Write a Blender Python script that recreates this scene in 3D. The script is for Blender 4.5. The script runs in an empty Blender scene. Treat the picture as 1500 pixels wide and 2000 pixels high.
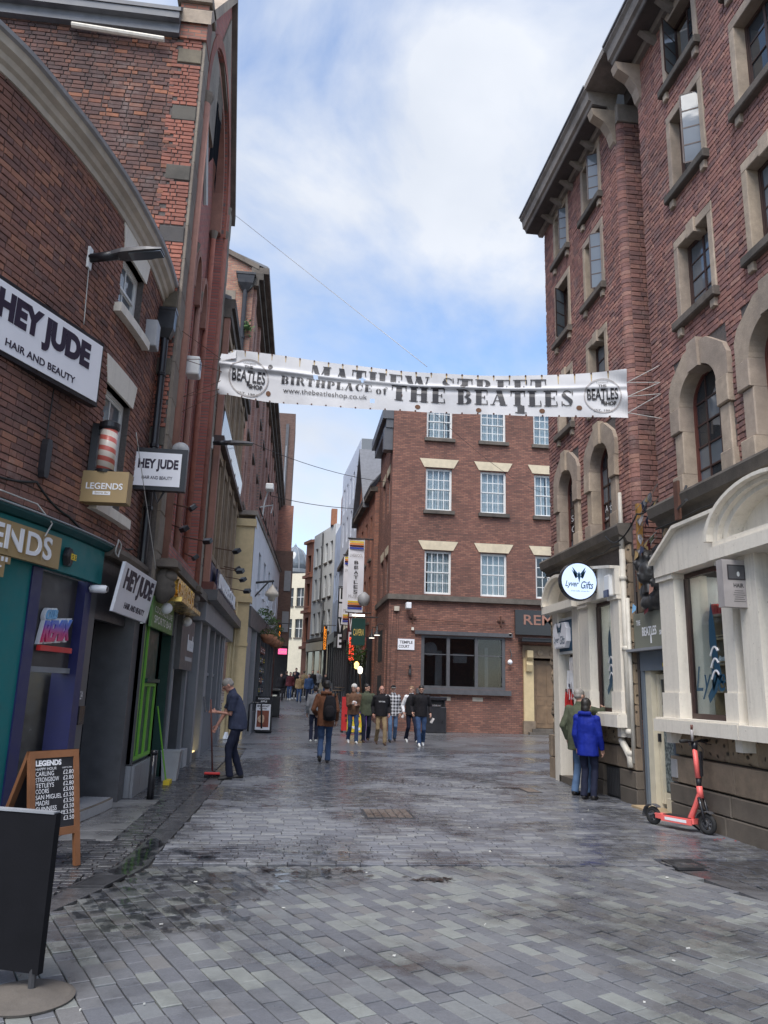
import bpy, bmesh, math, random
from mathutils import Vector, Matrix, noise as mnoise
random.seed(11)
SC = bpy.context.scene
COL = SC.collection
R = math.radians
# ------------------------------------------------------------------ camera
CAM_H = 1.6; FOC = 1500.0; IW, IH = 1500.0, 2000.0
ROLL = 0.0294; PITCH = R(13.1434); YAW = R(6.4368)
fwd = Vector((math.sin(YAW)*math.cos(PITCH), math.cos(YAW)*math.cos(PITCH), math.sin(PITCH)))
right0 = Vector((math.cos(YAW), -math.sin(YAW), 0)); up0 = right0.cross(fwd)
cam_r = right0*math.cos(ROLL)+up0*math.sin(ROLL)
cam_u = -(right0*math.sin(ROLL)-up0*math.cos(ROLL))
cd = bpy.data.cameras.new('camera'); cam = bpy.data.objects.new('camera', cd); COL.objects.link(cam)
cd.sensor_fit = 'VERTICAL'; cd.sensor_height = 36.0; cd.sensor_width = 27.0
cd.lens = FOC/IH*36.0; cd.clip_end = 3000; cd.clip_start = 0.05
cam.matrix_world = Matrix(((cam_r.x, cam_u.x, -fwd.x, 0), (cam_r.y, cam_u.y, -fwd.y, 0), (cam_r.z, cam_u.z, -fwd.z, CAM_H), (0, 0, 0, 1)))
SC.camera = cam
EYE = Vector((0, 0, CAM_H))
def proj(p):
    d = Vector(p)-EYE; z = d.dot(fwd)
    if z < .1: return (-9999, -9999, z)
    return (IW/2+FOC*d.dot(cam_r)/z, IH/2-FOC*d.dot(cam_u)/z, z)
# ------------------------------------------------------------------ world, sun, exposure
SUN_EL, SUN_AZ = 58.0, 206.0      # azimuth clockwise from +y
w = bpy.data.worlds.new('World'); SC.world = w; w.use_nodes = True
nt = w.node_tree; nt.nodes.clear()
def WN(t, **k):
    n = nt.nodes.new(t)
    for a, b in k.items(): setattr(n, a, b)
    return n
sky = WN('ShaderNodeTexSky', sky_type='NISHITA', sun_disc=False)
sky.sun_elevation = R(SUN_EL); sky.sun_rotation = R(SUN_AZ); sky.air_density = 1.0; sky.dust_density = 1.2; sky.ozone_density = 2.0
tc = WN('ShaderNodeTexCoord')
sep = WN('ShaderNodeSeparateXYZ'); nt.links.new(tc.outputs['Generated'], sep.inputs[0])
# project the view direction on a cloud layer: (x, y) / (z + .25)
zz = WN('ShaderNodeMath', operation='MAXIMUM'); nt.links.new(sep.outputs[2], zz.inputs[0]); zz.inputs[1].default_value = 0.0
za = WN('ShaderNodeMath', operation='ADD'); nt.links.new(zz.outputs[0], za.inputs[0]); za.inputs[1].default_value = 0.28
dv = WN('ShaderNodeVectorMath', operation='DIVIDE'); nt.links.new(tc.outputs['Generated'], dv.inputs[0])
cmb = WN('ShaderNodeCombineXYZ')
for i in range(3): nt.links.new(za.outputs[0], cmb.inputs[i])
nt.links.new(cmb.outputs[0], dv.inputs[1])
mp = WN('ShaderNodeMapping'); nt.links.new(tc.outputs['Generated'], mp.inputs[0]); mp.inputs['Location'].default_value = (0.42, 0.1, .33)
mp.inputs['Scale'].default_value = (1.0, 1.0, 1.35)
n1 = WN('ShaderNodeTexNoise'); n1.inputs['Scale'].default_value = 2.9; n1.inputs['Detail'].default_value = 8; n1.inputs['Roughness'].default_value = .53; n1.inputs['Distortion'].default_value = .45
nt.links.new(mp.outputs[0], n1.inputs['Vector'])
cr = WN('ShaderNodeValToRGB'); cr.color_ramp.elements[0].position = .41; cr.color_ramp.elements[1].position = .65
nt.links.new(n1.outputs[0], cr.inputs[0])
n2 = WN('ShaderNodeTexNoise'); n2.inputs['Scale'].default_value = 3.4; n2.inputs['Detail'].default_value = 5
nt.links.new(mp.outputs[0], n2.inputs['Vector'])
cc = WN('ShaderNodeValToRGB'); cc.color_ramp.elements[0].position = .3; cc.color_ramp.elements[0].color = (.66, .72, .83, 1)
cc.color_ramp.elements[1].position = .68; cc.color_ramp.elements[1].color = (.86, .90, .98, 1)
nt.links.new(n2.outputs[0], cc.inputs[0])
SKY_STR, CLOUD_STR = 0.115, 0.405
b1 = WN('ShaderNodeBackground'); b1.inputs[1].default_value = SKY_STR; nt.links.new(sky.outputs[0], b1.inputs[0])
b2 = WN('ShaderNodeBackground'); b2.inputs[1].default_value = CLOUD_STR; nt.links.new(cc.outputs[0], b2.inputs[0])
mx = WN('ShaderNodeMixShader'); nt.links.new(cr.outputs[0], mx.inputs[0]); nt.links.new(b1.outputs[0], mx.inputs[1]); nt.links.new(b2.outputs[0], mx.inputs[2])
wo = WN('ShaderNodeOutputWorld'); nt.links.new(mx.outputs[0], wo.inputs[0])
ld = bpy.data.lights.new('sun', 'SUN'); ld.energy = 1.5; ld.angle = R(40); ld.color = (1.0, .96, .90)
so = bpy.data.objects.new('sun', ld); COL.objects.link(so)
sd = Vector((math.sin(R(SUN_AZ))*math.cos(R(SUN_EL)), math.cos(R(SUN_AZ))*math.cos(R(SUN_EL)), math.sin(R(SUN_EL))))
so.rotation_euler = (-sd).to_track_quat('-Z', 'Y').to_euler(); so.location = (-30, -30, 60)
vs = SC.view_settings; vs.view_transform = 'Standard'; vs.look = 'None'; vs.gamma = 1; vs.exposure = 1.38; vs.use_curve_mapping = False
SC.cycles.use_denoising = True
SC.cycles.max_bounces = 6; SC.cycles.diffuse_bounces = 4; SC.cycles.transparent_max_bounces = 8
# ------------------------------------------------------------------ materials
MAT = {}
class NT:
    def __init__(s, name):
        s.m = bpy.data.materials.new(name); s.m.use_nodes = True; s.t = s.m.node_tree; s.t.nodes.clear()
        s.out = s.t.nodes.new('ShaderNodeOutputMaterial'); s.p = s.t.nodes.new('ShaderNodeBsdfPrincipled')
        s.t.links.new(s.p.outputs[0], s.out.inputs[0]); MAT[name] = s.m
    def n(s, t, ins={}, **k):
        x = s.t.nodes.new(t)
        for a, b in k.items(): setattr(x, a, b)
        for a, b in ins.items():
            if hasattr(b, 'is_linked'): s.t.links.new(b, x.inputs[a])
            else: x.inputs[a].default_value = b
        return x
    def l(s, a, b): s.t.links.new(a, b)
    def math(s, op, a, b=0.0, clamp=False):
        return s.n('ShaderNodeMath', {0: a, 1: b}, operation=op, use_clamp=clamp).outputs[0]
    def pos(s): return s.n('ShaderNodeNewGeometry').outputs['Position']
    def noise(s, scale, detail=4, rough=.5, vec=None, dist=0.0):
        x = s.n('ShaderNodeTexNoise', {'Scale': scale, 'Detail': detail, 'Roughness': rough, 'Distortion': dist})
        s.l(vec if vec is not None else s.pos(), x.inputs['Vector']); return x.outputs[0]
    def ramp(s, fac, stops, interp='LINEAR'):
        x = s.t.nodes.new('ShaderNodeValToRGB'); r = x.color_ramp; r.interpolation = interp
        while len(r.elements) < len(stops): r.elements.new(.5)
        for e, (p, c) in zip(r.elements, stops):
            e.position = p; e.color = (c, c, c, 1) if isinstance(c, (int, float)) else (*c, 1)
        s.l(fac, x.inputs[0]); return x.outputs[0]
    def mix(s, fac, a, b, blend='MIX'):
        x = s.t.nodes.new('ShaderNodeMix'); x.data_type = 'RGBA'; x.blend_type = blend
        for sk, v in ((x.inputs[0], fac), (x.inputs[6], a), (x.inputs[7], b)):
            if hasattr(v, 'is_linked'): s.l(v, sk)
            else: sk.default_value = v if isinstance(v, (int, float)) else (*v, 1)
        return x.outputs[2]
    def bump(s, h, strength=.3, dist=.02, chain=None):
        x = s.n('ShaderNodeBump', {'Strength': strength, 'Distance': dist, 'Height': h})
        if chain is not None: s.l(chain, x.inputs['Normal'])
        return x.outputs[0]
    def set(s, **k):
        for a, b in k.items():
            nm = {'col': 'Base Color', 'rough': 'Roughness', 'metal': 'Metallic', 'spec': 'Specular IOR Level', 'nrm': 'Normal', 'emc': 'Emission Color', 'ems': 'Emission Strength', 'coat': 'Coat Weight'}[a]
            sk = s.p.inputs[nm]
            if hasattr(b, 'is_linked'): s.l(b, sk)
            elif isinstance(b, (tuple, list)): sk.default_value = (*b[:3], 1)
            else: sk.default_value = b
        return s.m
    def rnd(s):
        a = s.n('ShaderNodeObjectInfo').outputs['Random']; b = s.n('ShaderNodeNewGeometry').outputs['Random Per Island']
        return s.math('FRACT', s.math('ADD', a, b))
def paint(name, col, rough=.5, var=.12, metal=0.0, scale=6.0, bump=.05, dirt=.25, spec=.5):
    """painted / plain surface with faint mottling and dirt"""
    if name in MAT: return MAT[name]
    k = NT(name)
    n = k.noise(scale, 5, .6); d = k.noise(1.3, 6, .65)
    c = k.mix(k.ramp(n, [(.3, 0), (.7, 1)]), tuple(max(0, x*(1-var)) for x in col), tuple(min(1, x*(1+var)) for x in col))
    c = k.mix(k.math('MULTIPLY', k.ramp(d, [(.45, 0), (.75, 1)]), dirt), c, tuple(x*.35+.012 for x in col))
    r = k.ramp(n, [(.3, max(.02, rough-.08)), (.7, min(1, rough+.1))])
    return k.set(col=c, rough=r, metal=metal, spec=spec, nrm=k.bump(k.noise(scale*9, 3), bump, .01))
def brickmat(name, cols, stain=(.045, .04, .04), stain_amt=.5, stain_scale=.6, pale=0.0, gain=1.5):
    cols = [tuple(min(.5, x*gain) for x in c) for c in cols]; stain_amt *= .8
    k = NT(name); r = k.rnd(); st = [(i/len(cols), c) for i, c in enumerate(cols)]
    c = k.ramp(r, st, 'CONSTANT')
    fine = k.noise(38, 5, .7)
    c = k.mix(k.ramp(fine, [(.35, .0), (.75, .55)]), c, k.mix(.5, c, (.30, .22, .19)), 'MIX')
    if pale: c = k.mix(k.math('MULTIPLY', k.ramp(k.noise(2.3, 6, .7), [(.55, 0), (.75, 1)]), pale), c, (.42, .38, .35))
    s = k.math('MULTIPLY', k.ramp(k.noise(stain_scale, 7, .68), [(.38, 0), (.68, 1)]), stain_amt)
    s2 = k.math('MULTIPLY', k.ramp(k.noise(11, 3, .6), [(.5, 0), (.8, 1)]), .45)
    c = k.mix(s, c, stain); c = k.mix(s2, c, stain)
    return k.set(col=c, rough=.88, spec=.25, nrm=k.bump(k.noise(60, 5, .7), .55, .008, k.bump(k.noise(9, 4), .3, .02)))
def stonemat(name, cols, pits=False, stain=.55, rough=.85, stainc=(.035, .033, .032), sscale=1.1):
    k = NT(name); c = k.ramp(k.rnd(), [(i/len(cols), x) for i, x in enumerate(cols)], 'CONSTANT')
    n = k.noise(7, 6, .65)
    c = k.mix(k.ramp(n, [(.3, .0), (.7, .5)]), c, k.mix(.6, c, (.10, .085, .07)))
    s = k.math('MULTIPLY', k.ramp(k.noise(sscale, 7, .7), [(.42, 0), (.66, 1)]), stain)
    c = k.mix(s, c, stainc); nrm = k.bump(k.noise(45, 5, .7), .5, .01)
    if pits:
        v = k.n('ShaderNodeTexVoronoi', {'Scale': 11.0, 'Randomness': .8}); k.l(k.pos(), v.inputs['Vector'])
        hole = k.ramp(v.outputs['Distance'], [(.16, 0), (.34, 1)])
        c = k.mix(k.math('MULTIPLY', k.math('SUBTRACT', 1.0, hole), .85), c, (.03, .027, .025))
        nrm = k.bump(hole, .9, .03, nrm)
    return k.set(col=c, rough=rough, spec=.25, nrm=nrm)
def texbrick(name, cols, axis, bw=.225, bh=.075, mortar=(.16, .14, .13), stain=.4, off=(0, 0, 0), stainc=(.055, .045, .042), gain=1.5):
    """far walls: bricks too small to pick apart.  axis 'x': wall runs along x, 'y': along y"""
    cols = [tuple(min(.5, x*gain) for x in c) for c in cols]; mortar = tuple(x*1.3 for x in mortar); stain *= .75
    k = NT(name); sp = k.n('ShaderNodeSeparateXYZ', {0: k.pos()})
    cv = k.n('ShaderNodeCombineXYZ', {0: sp.outputs[0 if axis == 'x' else 1], 1: sp.outputs[2]}).outputs[0]
    b = k.n('ShaderNodeTexBrick', {'Vector': cv, 'Color1': (0, 0, 0, 1), 'Color2': (1, 1, 1, 1), 'Mortar': (.5, .5, .5, 1), 'Scale': 1.0, 'Mortar Size': .011, 'Mortar Smooth': .2, 'Bias': 0.0, 'Brick Width': bw, 'Row Height': bh})
    c = k.ramp(b.outputs['Color'], [(i/len(cols), x) for i, x in enumerate(cols)])
    c = k.mix(k.ramp(k.noise(14, 4, .6), [(.35, 0), (.75, .4)]), c, k.mix(.5, c, (.2, .14, .12)))
    c = k.mix(b.outputs['Fac'], c, mortar)
    s = k.math('MULTIPLY', k.ramp(k.noise(.55, 7, .7), [(.38, 0), (.68, 1)]), stain)
    c = k.mix(s, c, stainc)
    return k.set(col=c, rough=.9, spec=.2, nrm=k.bump(k.math('SUBTRACT', 1.0, b.outputs['Fac']), .6, .012, k.bump(k.noise(40, 4), .3, .008)))
def glassdark(name, col=(.02, .025, .03), rough=.04):
    k = NT(name); n = k.noise(.9, 3)
    return k.set(col=k.mix(k.ramp(n, [(.3, 0), (.7, 1)]), col, tuple(x*1.8 for x in col)), rough=rough, spec=.6, nrm=k.bump(k.noise(2.2, 2), .06, .05))
def glassclear(name, tint=(.85, .9, .92), ior=1.5):
    k = NT(name); t = k.t
    tr = k.n('ShaderNodeBsdfTransparent'); tr.inputs[0].default_value = (*tint, 1)
    gl = k.n('ShaderNodeBsdfGlossy'); gl.inputs['Roughness'].default_value = .03
    k.l(k.bump(k.noise(1.8, 2), .05, .05), gl.inputs['Normal'])
    ge = k.n('ShaderNodeNewGeometry'); dt = k.n('ShaderNodeVectorMath', {0: ge.outputs['Incoming'], 1: ge.outputs['Normal']}, operation='DOT_PRODUCT').outputs['Value']
    f5 = k.math('POWER', k.math('SUBTRACT', 1.0, k.math('ABSOLUTE', dt)), 5.0); f2 = k.math('ADD', .05, k.math('MULTIPLY', f5, .95))
    ms = k.n('ShaderNodeMixShader'); k.l(f2, ms.inputs[0])
    k.l(tr.outputs[0], ms.inputs[1]); k.l(gl.outputs[0], ms.inputs[2]); k.l(ms.outputs[0], k.out.inputs[0])
    return k.m
def emit(name, col, strength):
    k = NT(name); return k.set(col=col, emc=col, ems=strength, rough=.5)
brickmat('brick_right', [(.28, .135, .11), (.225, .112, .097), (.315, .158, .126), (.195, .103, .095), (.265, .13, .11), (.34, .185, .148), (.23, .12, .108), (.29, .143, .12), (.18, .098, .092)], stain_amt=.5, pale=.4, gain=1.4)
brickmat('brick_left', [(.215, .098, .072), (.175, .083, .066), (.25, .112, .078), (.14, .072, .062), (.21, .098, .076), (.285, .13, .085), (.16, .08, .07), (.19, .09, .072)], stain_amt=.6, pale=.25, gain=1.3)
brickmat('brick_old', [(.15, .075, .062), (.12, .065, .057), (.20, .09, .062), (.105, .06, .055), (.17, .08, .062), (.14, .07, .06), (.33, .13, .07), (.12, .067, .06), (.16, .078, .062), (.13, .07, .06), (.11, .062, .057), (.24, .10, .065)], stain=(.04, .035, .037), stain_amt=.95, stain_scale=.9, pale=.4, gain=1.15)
brickmat('brick_red', [(.28, .10, .068), (.24, .088, .062), (.30, .11, .075), (.22, .082, .06), (.26, .095, .066)], stain_amt=.6)
texbrick('brick_gothic_front', [(.26, .085, .072), (.33, .11, .088), (.30, .095, .08), (.36, .125, .10)], 'y', stain=.45)
texbrick('brick_center', [(.17, .078, .06), (.225, .10, .074), (.14, .068, .056), (.26, .122, .088)], 'x', mortar=(.105, .07, .06), stain=.55, gain=1.25)
texbrick('brick_tower', [(.13, .075, .06), (.16, .09, .07), (.12, .07, .058), (.17, .10, .08)], 'x', mortar=(.10, .08, .07), stain=.4, gain=1.1)
texbrick('brick_center_side', [(.17, .078, .06), (.22, .10, .074), (.14, .068, .056), (.25, .12, .085)], 'y', mortar=(.11, .08, .07), stain=.45)
texbrick('brick_tall_gable', [(.24, .11, .08), (.32, .15, .105), (.20, .09, .07), (.36, .18, .12)], 'x', mortar=(.22, .18, .15), stain=.45)
texbrick('brick_tall', [(.30, .16, .125), (.36, .195, .155), (.33, .175, .14), (.27, .145, .12)], 'y', mortar=(.20, .16, .14), stain=.4)
texbrick('brick_far', [(.30, .12, .08), (.24, .10, .07), (.33, .14, .09), (.20, .09, .07)], 'x', mortar=(.16, .12, .1), stain=.4)
texbrick('brick_far_side', [(.32, .125, .08), (.27, .105, .07), (.35, .145, .09), (.24, .10, .07)], 'y', mortar=(.16, .12, .1), stain=.35)
paint('mortar', (.15, .13, .12), .95, .25, scale=25, bump=.5)
paint('mortar_dark', (.11, .095, .088), .95, .25, scale=25, bump=.5)
stonemat('stone_surround', [(.50, .40, .30), (.46, .37, .285), (.54, .435, .335), (.43, .345, .275)], stain=.6, stainc=(.17, .145, .125))
stonemat('stone_dark', [(.16, .14, .12), (.13, .115, .10), (.19, .16, .135)], stain=.6)
stonemat('stone_cornice', [(.34, .30, .265), (.29, .26, .235)], stain=.55)
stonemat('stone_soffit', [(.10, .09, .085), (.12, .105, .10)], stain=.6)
stonemat('stone_rock', [(.38, .29, .195), (.32, .24, .165), (.41, .31, .21), (.28, .215, .155)], pits=True, stain=.45)
stonemat('stone_base', [(.30, .23, .165), (.26, .20, .15), (.33, .255, .185)], stain=.45)
stonemat('stone_plinth', [(.16, .135, .11), (.14, .12, .10), (.18, .15, .12)], stain=.4)
stonemat('sandstone_pink', [(.42, .22, .165), (.38, .195, .15)], stain=.35, stainc=(.16, .10, .085))
stonemat('sandstone_grey', [(.27, .225, .185), (.30, .255, .205)], stain=.5, stainc=(.09, .075, .065))
stonemat('quoin', [(.12, .11, .095), (.20, .17, .125), (.09, .085, .085), (.16, .14, .11)], stain=.5)
stonemat('sandstone_ornate', [(.36, .27, .185), (.32, .24, .165), (.40, .30, .205)], stain=.45, stainc=(.10, .075, .06))
stonemat('far_sandstone', [(.45, .20, .13)], stain=.3, stainc=(.16, .08, .06))
paint('cornice_cream', (.50, .44, .36), .6, .12, dirt=.35)
def weathered(name, col, amt=.35):
    k = NT(name); v = k.n('ShaderNodeVectorMath', {0: k.pos(), 1: (9.0, 9.0, .9)}, operation='MULTIPLY').outputs[0]
    st = k.ramp(k.noise(1.0, 6, .7, vec=v), [(.48, 0), (.72, 1)]); bl = k.ramp(k.noise(1.1, 6, .7), [(.40, .2), (.7, 1)]); f = k.noise(22, 5, .65)
    c = k.mix(k.ramp(f, [(.3, 0), (.7, 1)]), tuple(x*.93 for x in col), col); c = k.mix(k.math('MULTIPLY', k.math('MULTIPLY', st, bl), amt), c, (.22, .19, .155))
    chip = k.ramp(k.noise(34, 2, .5), [(.70, 0), (.74, 1)]); c = k.mix(k.math('MULTIPLY', chip, .5), c, (.30, .25, .2))
    return k.set(col=c, rough=.6, spec=.35, nrm=k.bump(f, .25, .008, k.bump(chip, .3, .004)))
weathered('cream', (.78, .725, .63), .5)
paint('lintel_cream', (.62, .53, .38), .7, .08, dirt=.35)
paint('white_frame', (.72, .72, .70), .45, .05, dirt=.15)
paint('white_wall', (.66, .68, .72), .7, .05, dirt=.22)
paint('cream_yellow', (.56, .44, .25), .6, .08, dirt=.22)
paint('cream_pale', (.66, .60, .46), .6, .06, dirt=.2)
paint('black_paint', (.018, .018, .022), .35, .2, dirt=.1)
paint('black_gloss', (.02, .02, .024), .18, .2, dirt=.1, bump=.02)
paint('iron', (.03, .03, .033), .5, .3, dirt=.2)
paint('rust', (.10, .045, .03), .8, .3)
paint('grey_paint', (.23, .235, .25), .45, .08, dirt=.2)
paint('grey_dark', (.085, .085, .092), .4, .15, dirt=.2)
paint('grey_light', (.36, .36, .37), .5, .08)
paint('grey_metal', (.30, .31, .32), .4, .1, metal=.7)
paint('teal', (.0, .15, .155), .5, .06, dirt=.15)
paint('teal_dark', (.0, .06, .065), .5, .1, dirt=.3)
paint('blue_paint', (.017, .019, .09), .4, .1, dirt=.15)
paint('navy', (.008, .008, .05), .3, .2, dirt=.1)
paint('navy_panel', (.02, .025, .075), .4, .1)
paint('charcoal', (.042, .038, .042), .4, .2)
paint('green_dark', (.004, .045, .034), .35, .1, dirt=.2)
paint('green_lime', (.16, .42, .04), .45, .06, dirt=.15)
paint('green_sign', (.10, .21, .05), .5, .08)
paint('olive_sign', (.20, .205, .165), .55, .06, dirt=.2)
paint('slate_blue', (.14, .17, .205), .5, .06, dirt=.15)
paint('gold_board', (.34, .235, .105), .45, .05, dirt=.12)
paint('gold', (.80, .55, .16), .25, .1, metal=.9, dirt=.1)
paint('white_sign', (.80, .80, .84), .4, .02, dirt=.04)
paint('white_letter', (.78, .78, .80), .45, .03, dirt=.08)
paint('black_letter', (.012, .011, .016), .5, .05, dirt=0)
paint('purple_black', (.022, .012, .032), .5, .05, dirt=0)
paint('wood', (.20, .085, .037), .5, .25, scale=3, dirt=.25)
paint('wood_door', (.20, .13, .075), .55, .2, scale=4, dirt=.3)
paint('wood_pale', (.44, .33, .2), .6, .12)
paint('slate', (.14, .145, .16), .6, .2, dirt=.3)
paint('lead', (.26, .27, .29), .55, .12, dirt=.4)
paint('pipe_cream', (.62, .58, .50), .5, .1, dirt=.3)
paint('orange_wood', (.42, .22, .06), .6, .2)
paint('oxide_red', (.13, .04, .03), .5, .15, dirt=.2)
paint('frame_brown', (.055, .03, .026), .5, .2)
paint('terracotta', (.30, .13, .07), .8, .2)
paint('rubber', (.016, .016, .017), .75, .2)
paint('coral', (.80, .15, .135), .4, .04, dirt=.06)
paint('chrome', (.65, .65, .66), .2, .05, metal=1.0)
paint('bronze', (.028, .027, .027), .45, .4, scale=10, dirt=.2)
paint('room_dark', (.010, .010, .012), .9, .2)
paint('room_pale', (.55, .56, .56), .9, .1)
paint('blind', (.60, .62, .63), .7, .05, dirt=.08)
paint('cable', (.02, .02, .02), .6, .1)
paint('cable_pale', (.45, .44, .42), .6, .1)
paint('red', (.55, .03, .03), .45, .08)
paint('sign_blue', (.04, .07, .42), .4, .05)
paint('lyver_blue', (.005, .055, .11), .45, .05)
paint('yellow', (.75, .55, .03), .5, .05)
paint('orange', (.85, .30, .05), .5, .05)
paint('purple', (.12, .03, .30), .5, .05)
paint('sky_blue', (.20, .42, .65), .5, .05)
paint('pink', (.70, .05, .22), .4, .05)
paint('brown_print', (.25, .075, .045), .5, .25, scale=9)
paint('cream_print', (.62, .42, .28), .5, .3, scale=14)
paint('photo_grey', (.34, .315, .31), .4, .1)
paint('clad_grey', (.17, .185, .20), .5, .05, dirt=.1)
paint('clad_white', (.60, .64, .72), .5, .05, dirt=.1)
paint('mural_blue', (.46, .55, .72), .6, .25, scale=.5)
paint('far_white', (.62, .64, .64), .7, .06, dirt=.1)
glassdark('glass'); glassdark('glass_pale', (.10, .115, .13), .06); glassdark('glass_green', (.02, .05, .055), .15)
glassclear('glass_clear')
emit('lamp_white', (1.0, .93, .8), 1.2); emit('lamp_warm', (1.0, .62, .18), 1.2); emit('neon_red', (1.0, .06, .03), .6); emit('case_fill', (1.0, .95, .86), 7.0); emit('neon_pink', (1.0, .12, .3), .5); emit('strip_yellow', (1.0, .75, .3), .8); emit('neon_orange', (1.0, .30, .02), .25); emit('sign_lit', (.62, .76, 1.0), .22)
# ------------------------------------------------------------------ mesh helpers
class MB:
    def __init__(s): s.v = []; s.f = []
    def poly(s, pts):
        b = len(s.v); s.v += [tuple(p) for p in pts]; s.f.append(tuple(range(b, b+len(pts))))
    def hexa(s, p):
        b = len(s.v); s.v += [tuple(q) for q in p]
        for q in ((0, 1, 2, 3), (7, 6, 5, 4), (0, 4, 5, 1), (1, 5, 6, 2), (2, 6, 7, 3), (3, 7, 4, 0)): s.f.append(tuple(b+i for i in q))
        return s
    def box(s, x0, x1, y0, y1, z0, z1):
        return s.hexa([(x0, y0, z0), (x1, y0, z0), (x1, y1, z0), (x0, y1, z0), (x0, y0, z1), (x1, y0, z1), (x1, y1, z1), (x0, y1, z1)])
    def bevbox(s, x0, x1, y0, y1, z0, z1, b=.006):
        bm = bmesh.new(); bmesh.ops.create_cube(bm, size=1)
        for v in bm.verts: v.co = Vector(((x0+x1)/2+v.co.x*(x1-x0), (y0+y1)/2+v.co.y*(y1-y0), (z0+z1)/2+v.co.z*(z1-z0)))
        bmesh.ops.bevel(bm, geom=list(bm.edges), offset=b, segments=2, affect='EDGES', profile=.5)
        s.addbm(bm); bm.free(); return s
    def addbm(s, bm, fn=None):
        b = len(s.v); bm.verts.index_update()
        s.v += [tuple(fn(v.co) if fn else v.co) for v in bm.verts]
        s.f += [tuple(b+v.index for v in f.verts) for f in bm.faces]
    def loft(s, rings, close=True, caps=True):
        b = len(s.v); n = len(rings[0])
        for r in rings: s.v += [tuple(p) for p in r]
        for i in range(len(rings)-1):
            for j in range(n if close else n-1):
                k = (j+1) % n; s.f.append((b+i*n+j, b+i*n+k, b+(i+1)*n+k, b+(i+1)*n+j))
        if caps and close:
            s.f.append(tuple(b+j for j in reversed(range(n)))); s.f.append(tuple(b+(len(rings)-1)*n+j for j in range(n)))
        return s
    def tube(s, pts, r, n=8, caps=True):
        pts = [Vector(p) for p in pts]; rs = r if isinstance(r, (list, tuple)) else [r]*len(pts)
        rings = []; a = None
        for i, p in enumerate(pts):
            t = (pts[min(i+1, len(pts)-1)]-pts[max(i-1, 0)]).normalized()
            if a is None: a = t.orthogonal().normalized()
            else:
                a = (a-t*a.dot(t)); a = a.normalized() if a.length > 1e-6 else t.orthogonal().normalized()
            c = t.cross(a); rr = rs[i]; ra, rb = rr if isinstance(rr, (tuple, list)) else (rr, rr)
            rings.append([p+a*math.cos(2*math.pi*j/n)*ra+c*math.sin(2*math.pi*j/n)*rb for j in range(n)])
        return s.loft(rings, True, caps)
    def ball(s, c, r, nu=12, nv=8):
        rx, ry, rz = r if isinstance(r, (tuple, list)) else (r, r, r); c = Vector(c)
        rings = []
        for i in range(nv+1):
            t = math.pi*(i/nv)*.996+.006; rings.append([c+Vector((rx*math.sin(t)*math.cos(2*math.pi*j/nu), ry*math.sin(t)*math.sin(2*math.pi*j/nu), -rz*math.cos(t))) for j in range(nu)])
        return s.loft(rings)
    def lathe(s, c, prof, n=16, axis='z'):
        c = Vector(c); rings = []
        for r, h in prof:
            ring = []
            for j in range(n):
                a = 2*math.pi*j/n; q = (r*math.cos(a), r*math.sin(a), h)
                if axis == 'x': q = (h, r*math.cos(a), r*math.sin(a))
                if axis == 'y': q = (r*math.cos(a), h, r*math.sin(a))
                ring.append(c+Vector(q))
            rings.append(ring)
        return s.loft(rings)
    def prism(s, poly, pt, d0, d1):
        """poly [(u,z)] extruded between depths d0 and d1 in frame pt(u,z,d)"""
        a = [pt(u, z, d1) for u, z in poly]; c = [pt(u, z, d0) for u, z in poly]; n = len(poly); b = len(s.v)
        s.v += [tuple(p) for p in a+c]
        s.f.append(tuple(range(b, b+n))); s.f.append(tuple(range(b+2*n-1, b+n-1, -1)))
        for i in range(n): j = (i+1) % n; s.f.append((b+i, b+n+i, b+n+j, b+j))
        return s
    def wbox(s, F, u0, u1, z0, z1, d0, d1):
        """box in wall coordinates (u along, z up, d outward); follows curved walls"""
        k = max(1, int(math.ceil((u1-u0)/F.step))) if F.step else 1
        rings = []
        for i in range(k+1):
            u = u0+(u1-u0)*i/k
            rings.append([F.pt(u, z0, d0), F.pt(u, z0, d1), F.pt(u, z1, d1), F.pt(u, z1, d0)])
        return s.loft(rings)
    def build(s, name, mat, parent=None, smooth=False, label=None, cat=None, group=None, kind=None, origin=None):
        me = bpy.data.meshes.new(name); v = s.v
        if origin is not None:
            o = Vector(origin); v = [tuple(Vector(p)-o) for p in s.v]
        me.from_pydata(v, [], s.f); me.materials.append(MAT[mat] if isinstance(mat, str) else mat)
        if smooth: me.polygons.foreach_set('use_smooth', [True]*len(me.polygons))
        me.update(); ob = bpy.data.objects.new(name, me); COL.objects.link(ob)
        if origin is not None: ob.location = origin
        if parent is not None: setpar(ob, parent)
        tag(ob, label, cat, group, kind); return ob
def setpar(ob, parent):
    ob.parent = parent; ob.matrix_parent_inverse = wmat(parent).inverted()
def wmat(p): return p.matrix_basis.copy() if p.parent is None else wmat(p.parent) @ p.matrix_parent_inverse @ p.matrix_basis
def tag(o, label=None, cat=None, group=None, kind=None):
    if label: o['label'] = label
    if cat: o['category'] = cat
    if group: o['group'] = group
    if kind: o['kind'] = kind
    return o
def empty(name, loc, label, cat, group=None):
    o = bpy.data.objects.new(name, None); COL.objects.link(o); o.location = loc; o.empty_display_size = .2
    return tag(o, label, cat, group)
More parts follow.
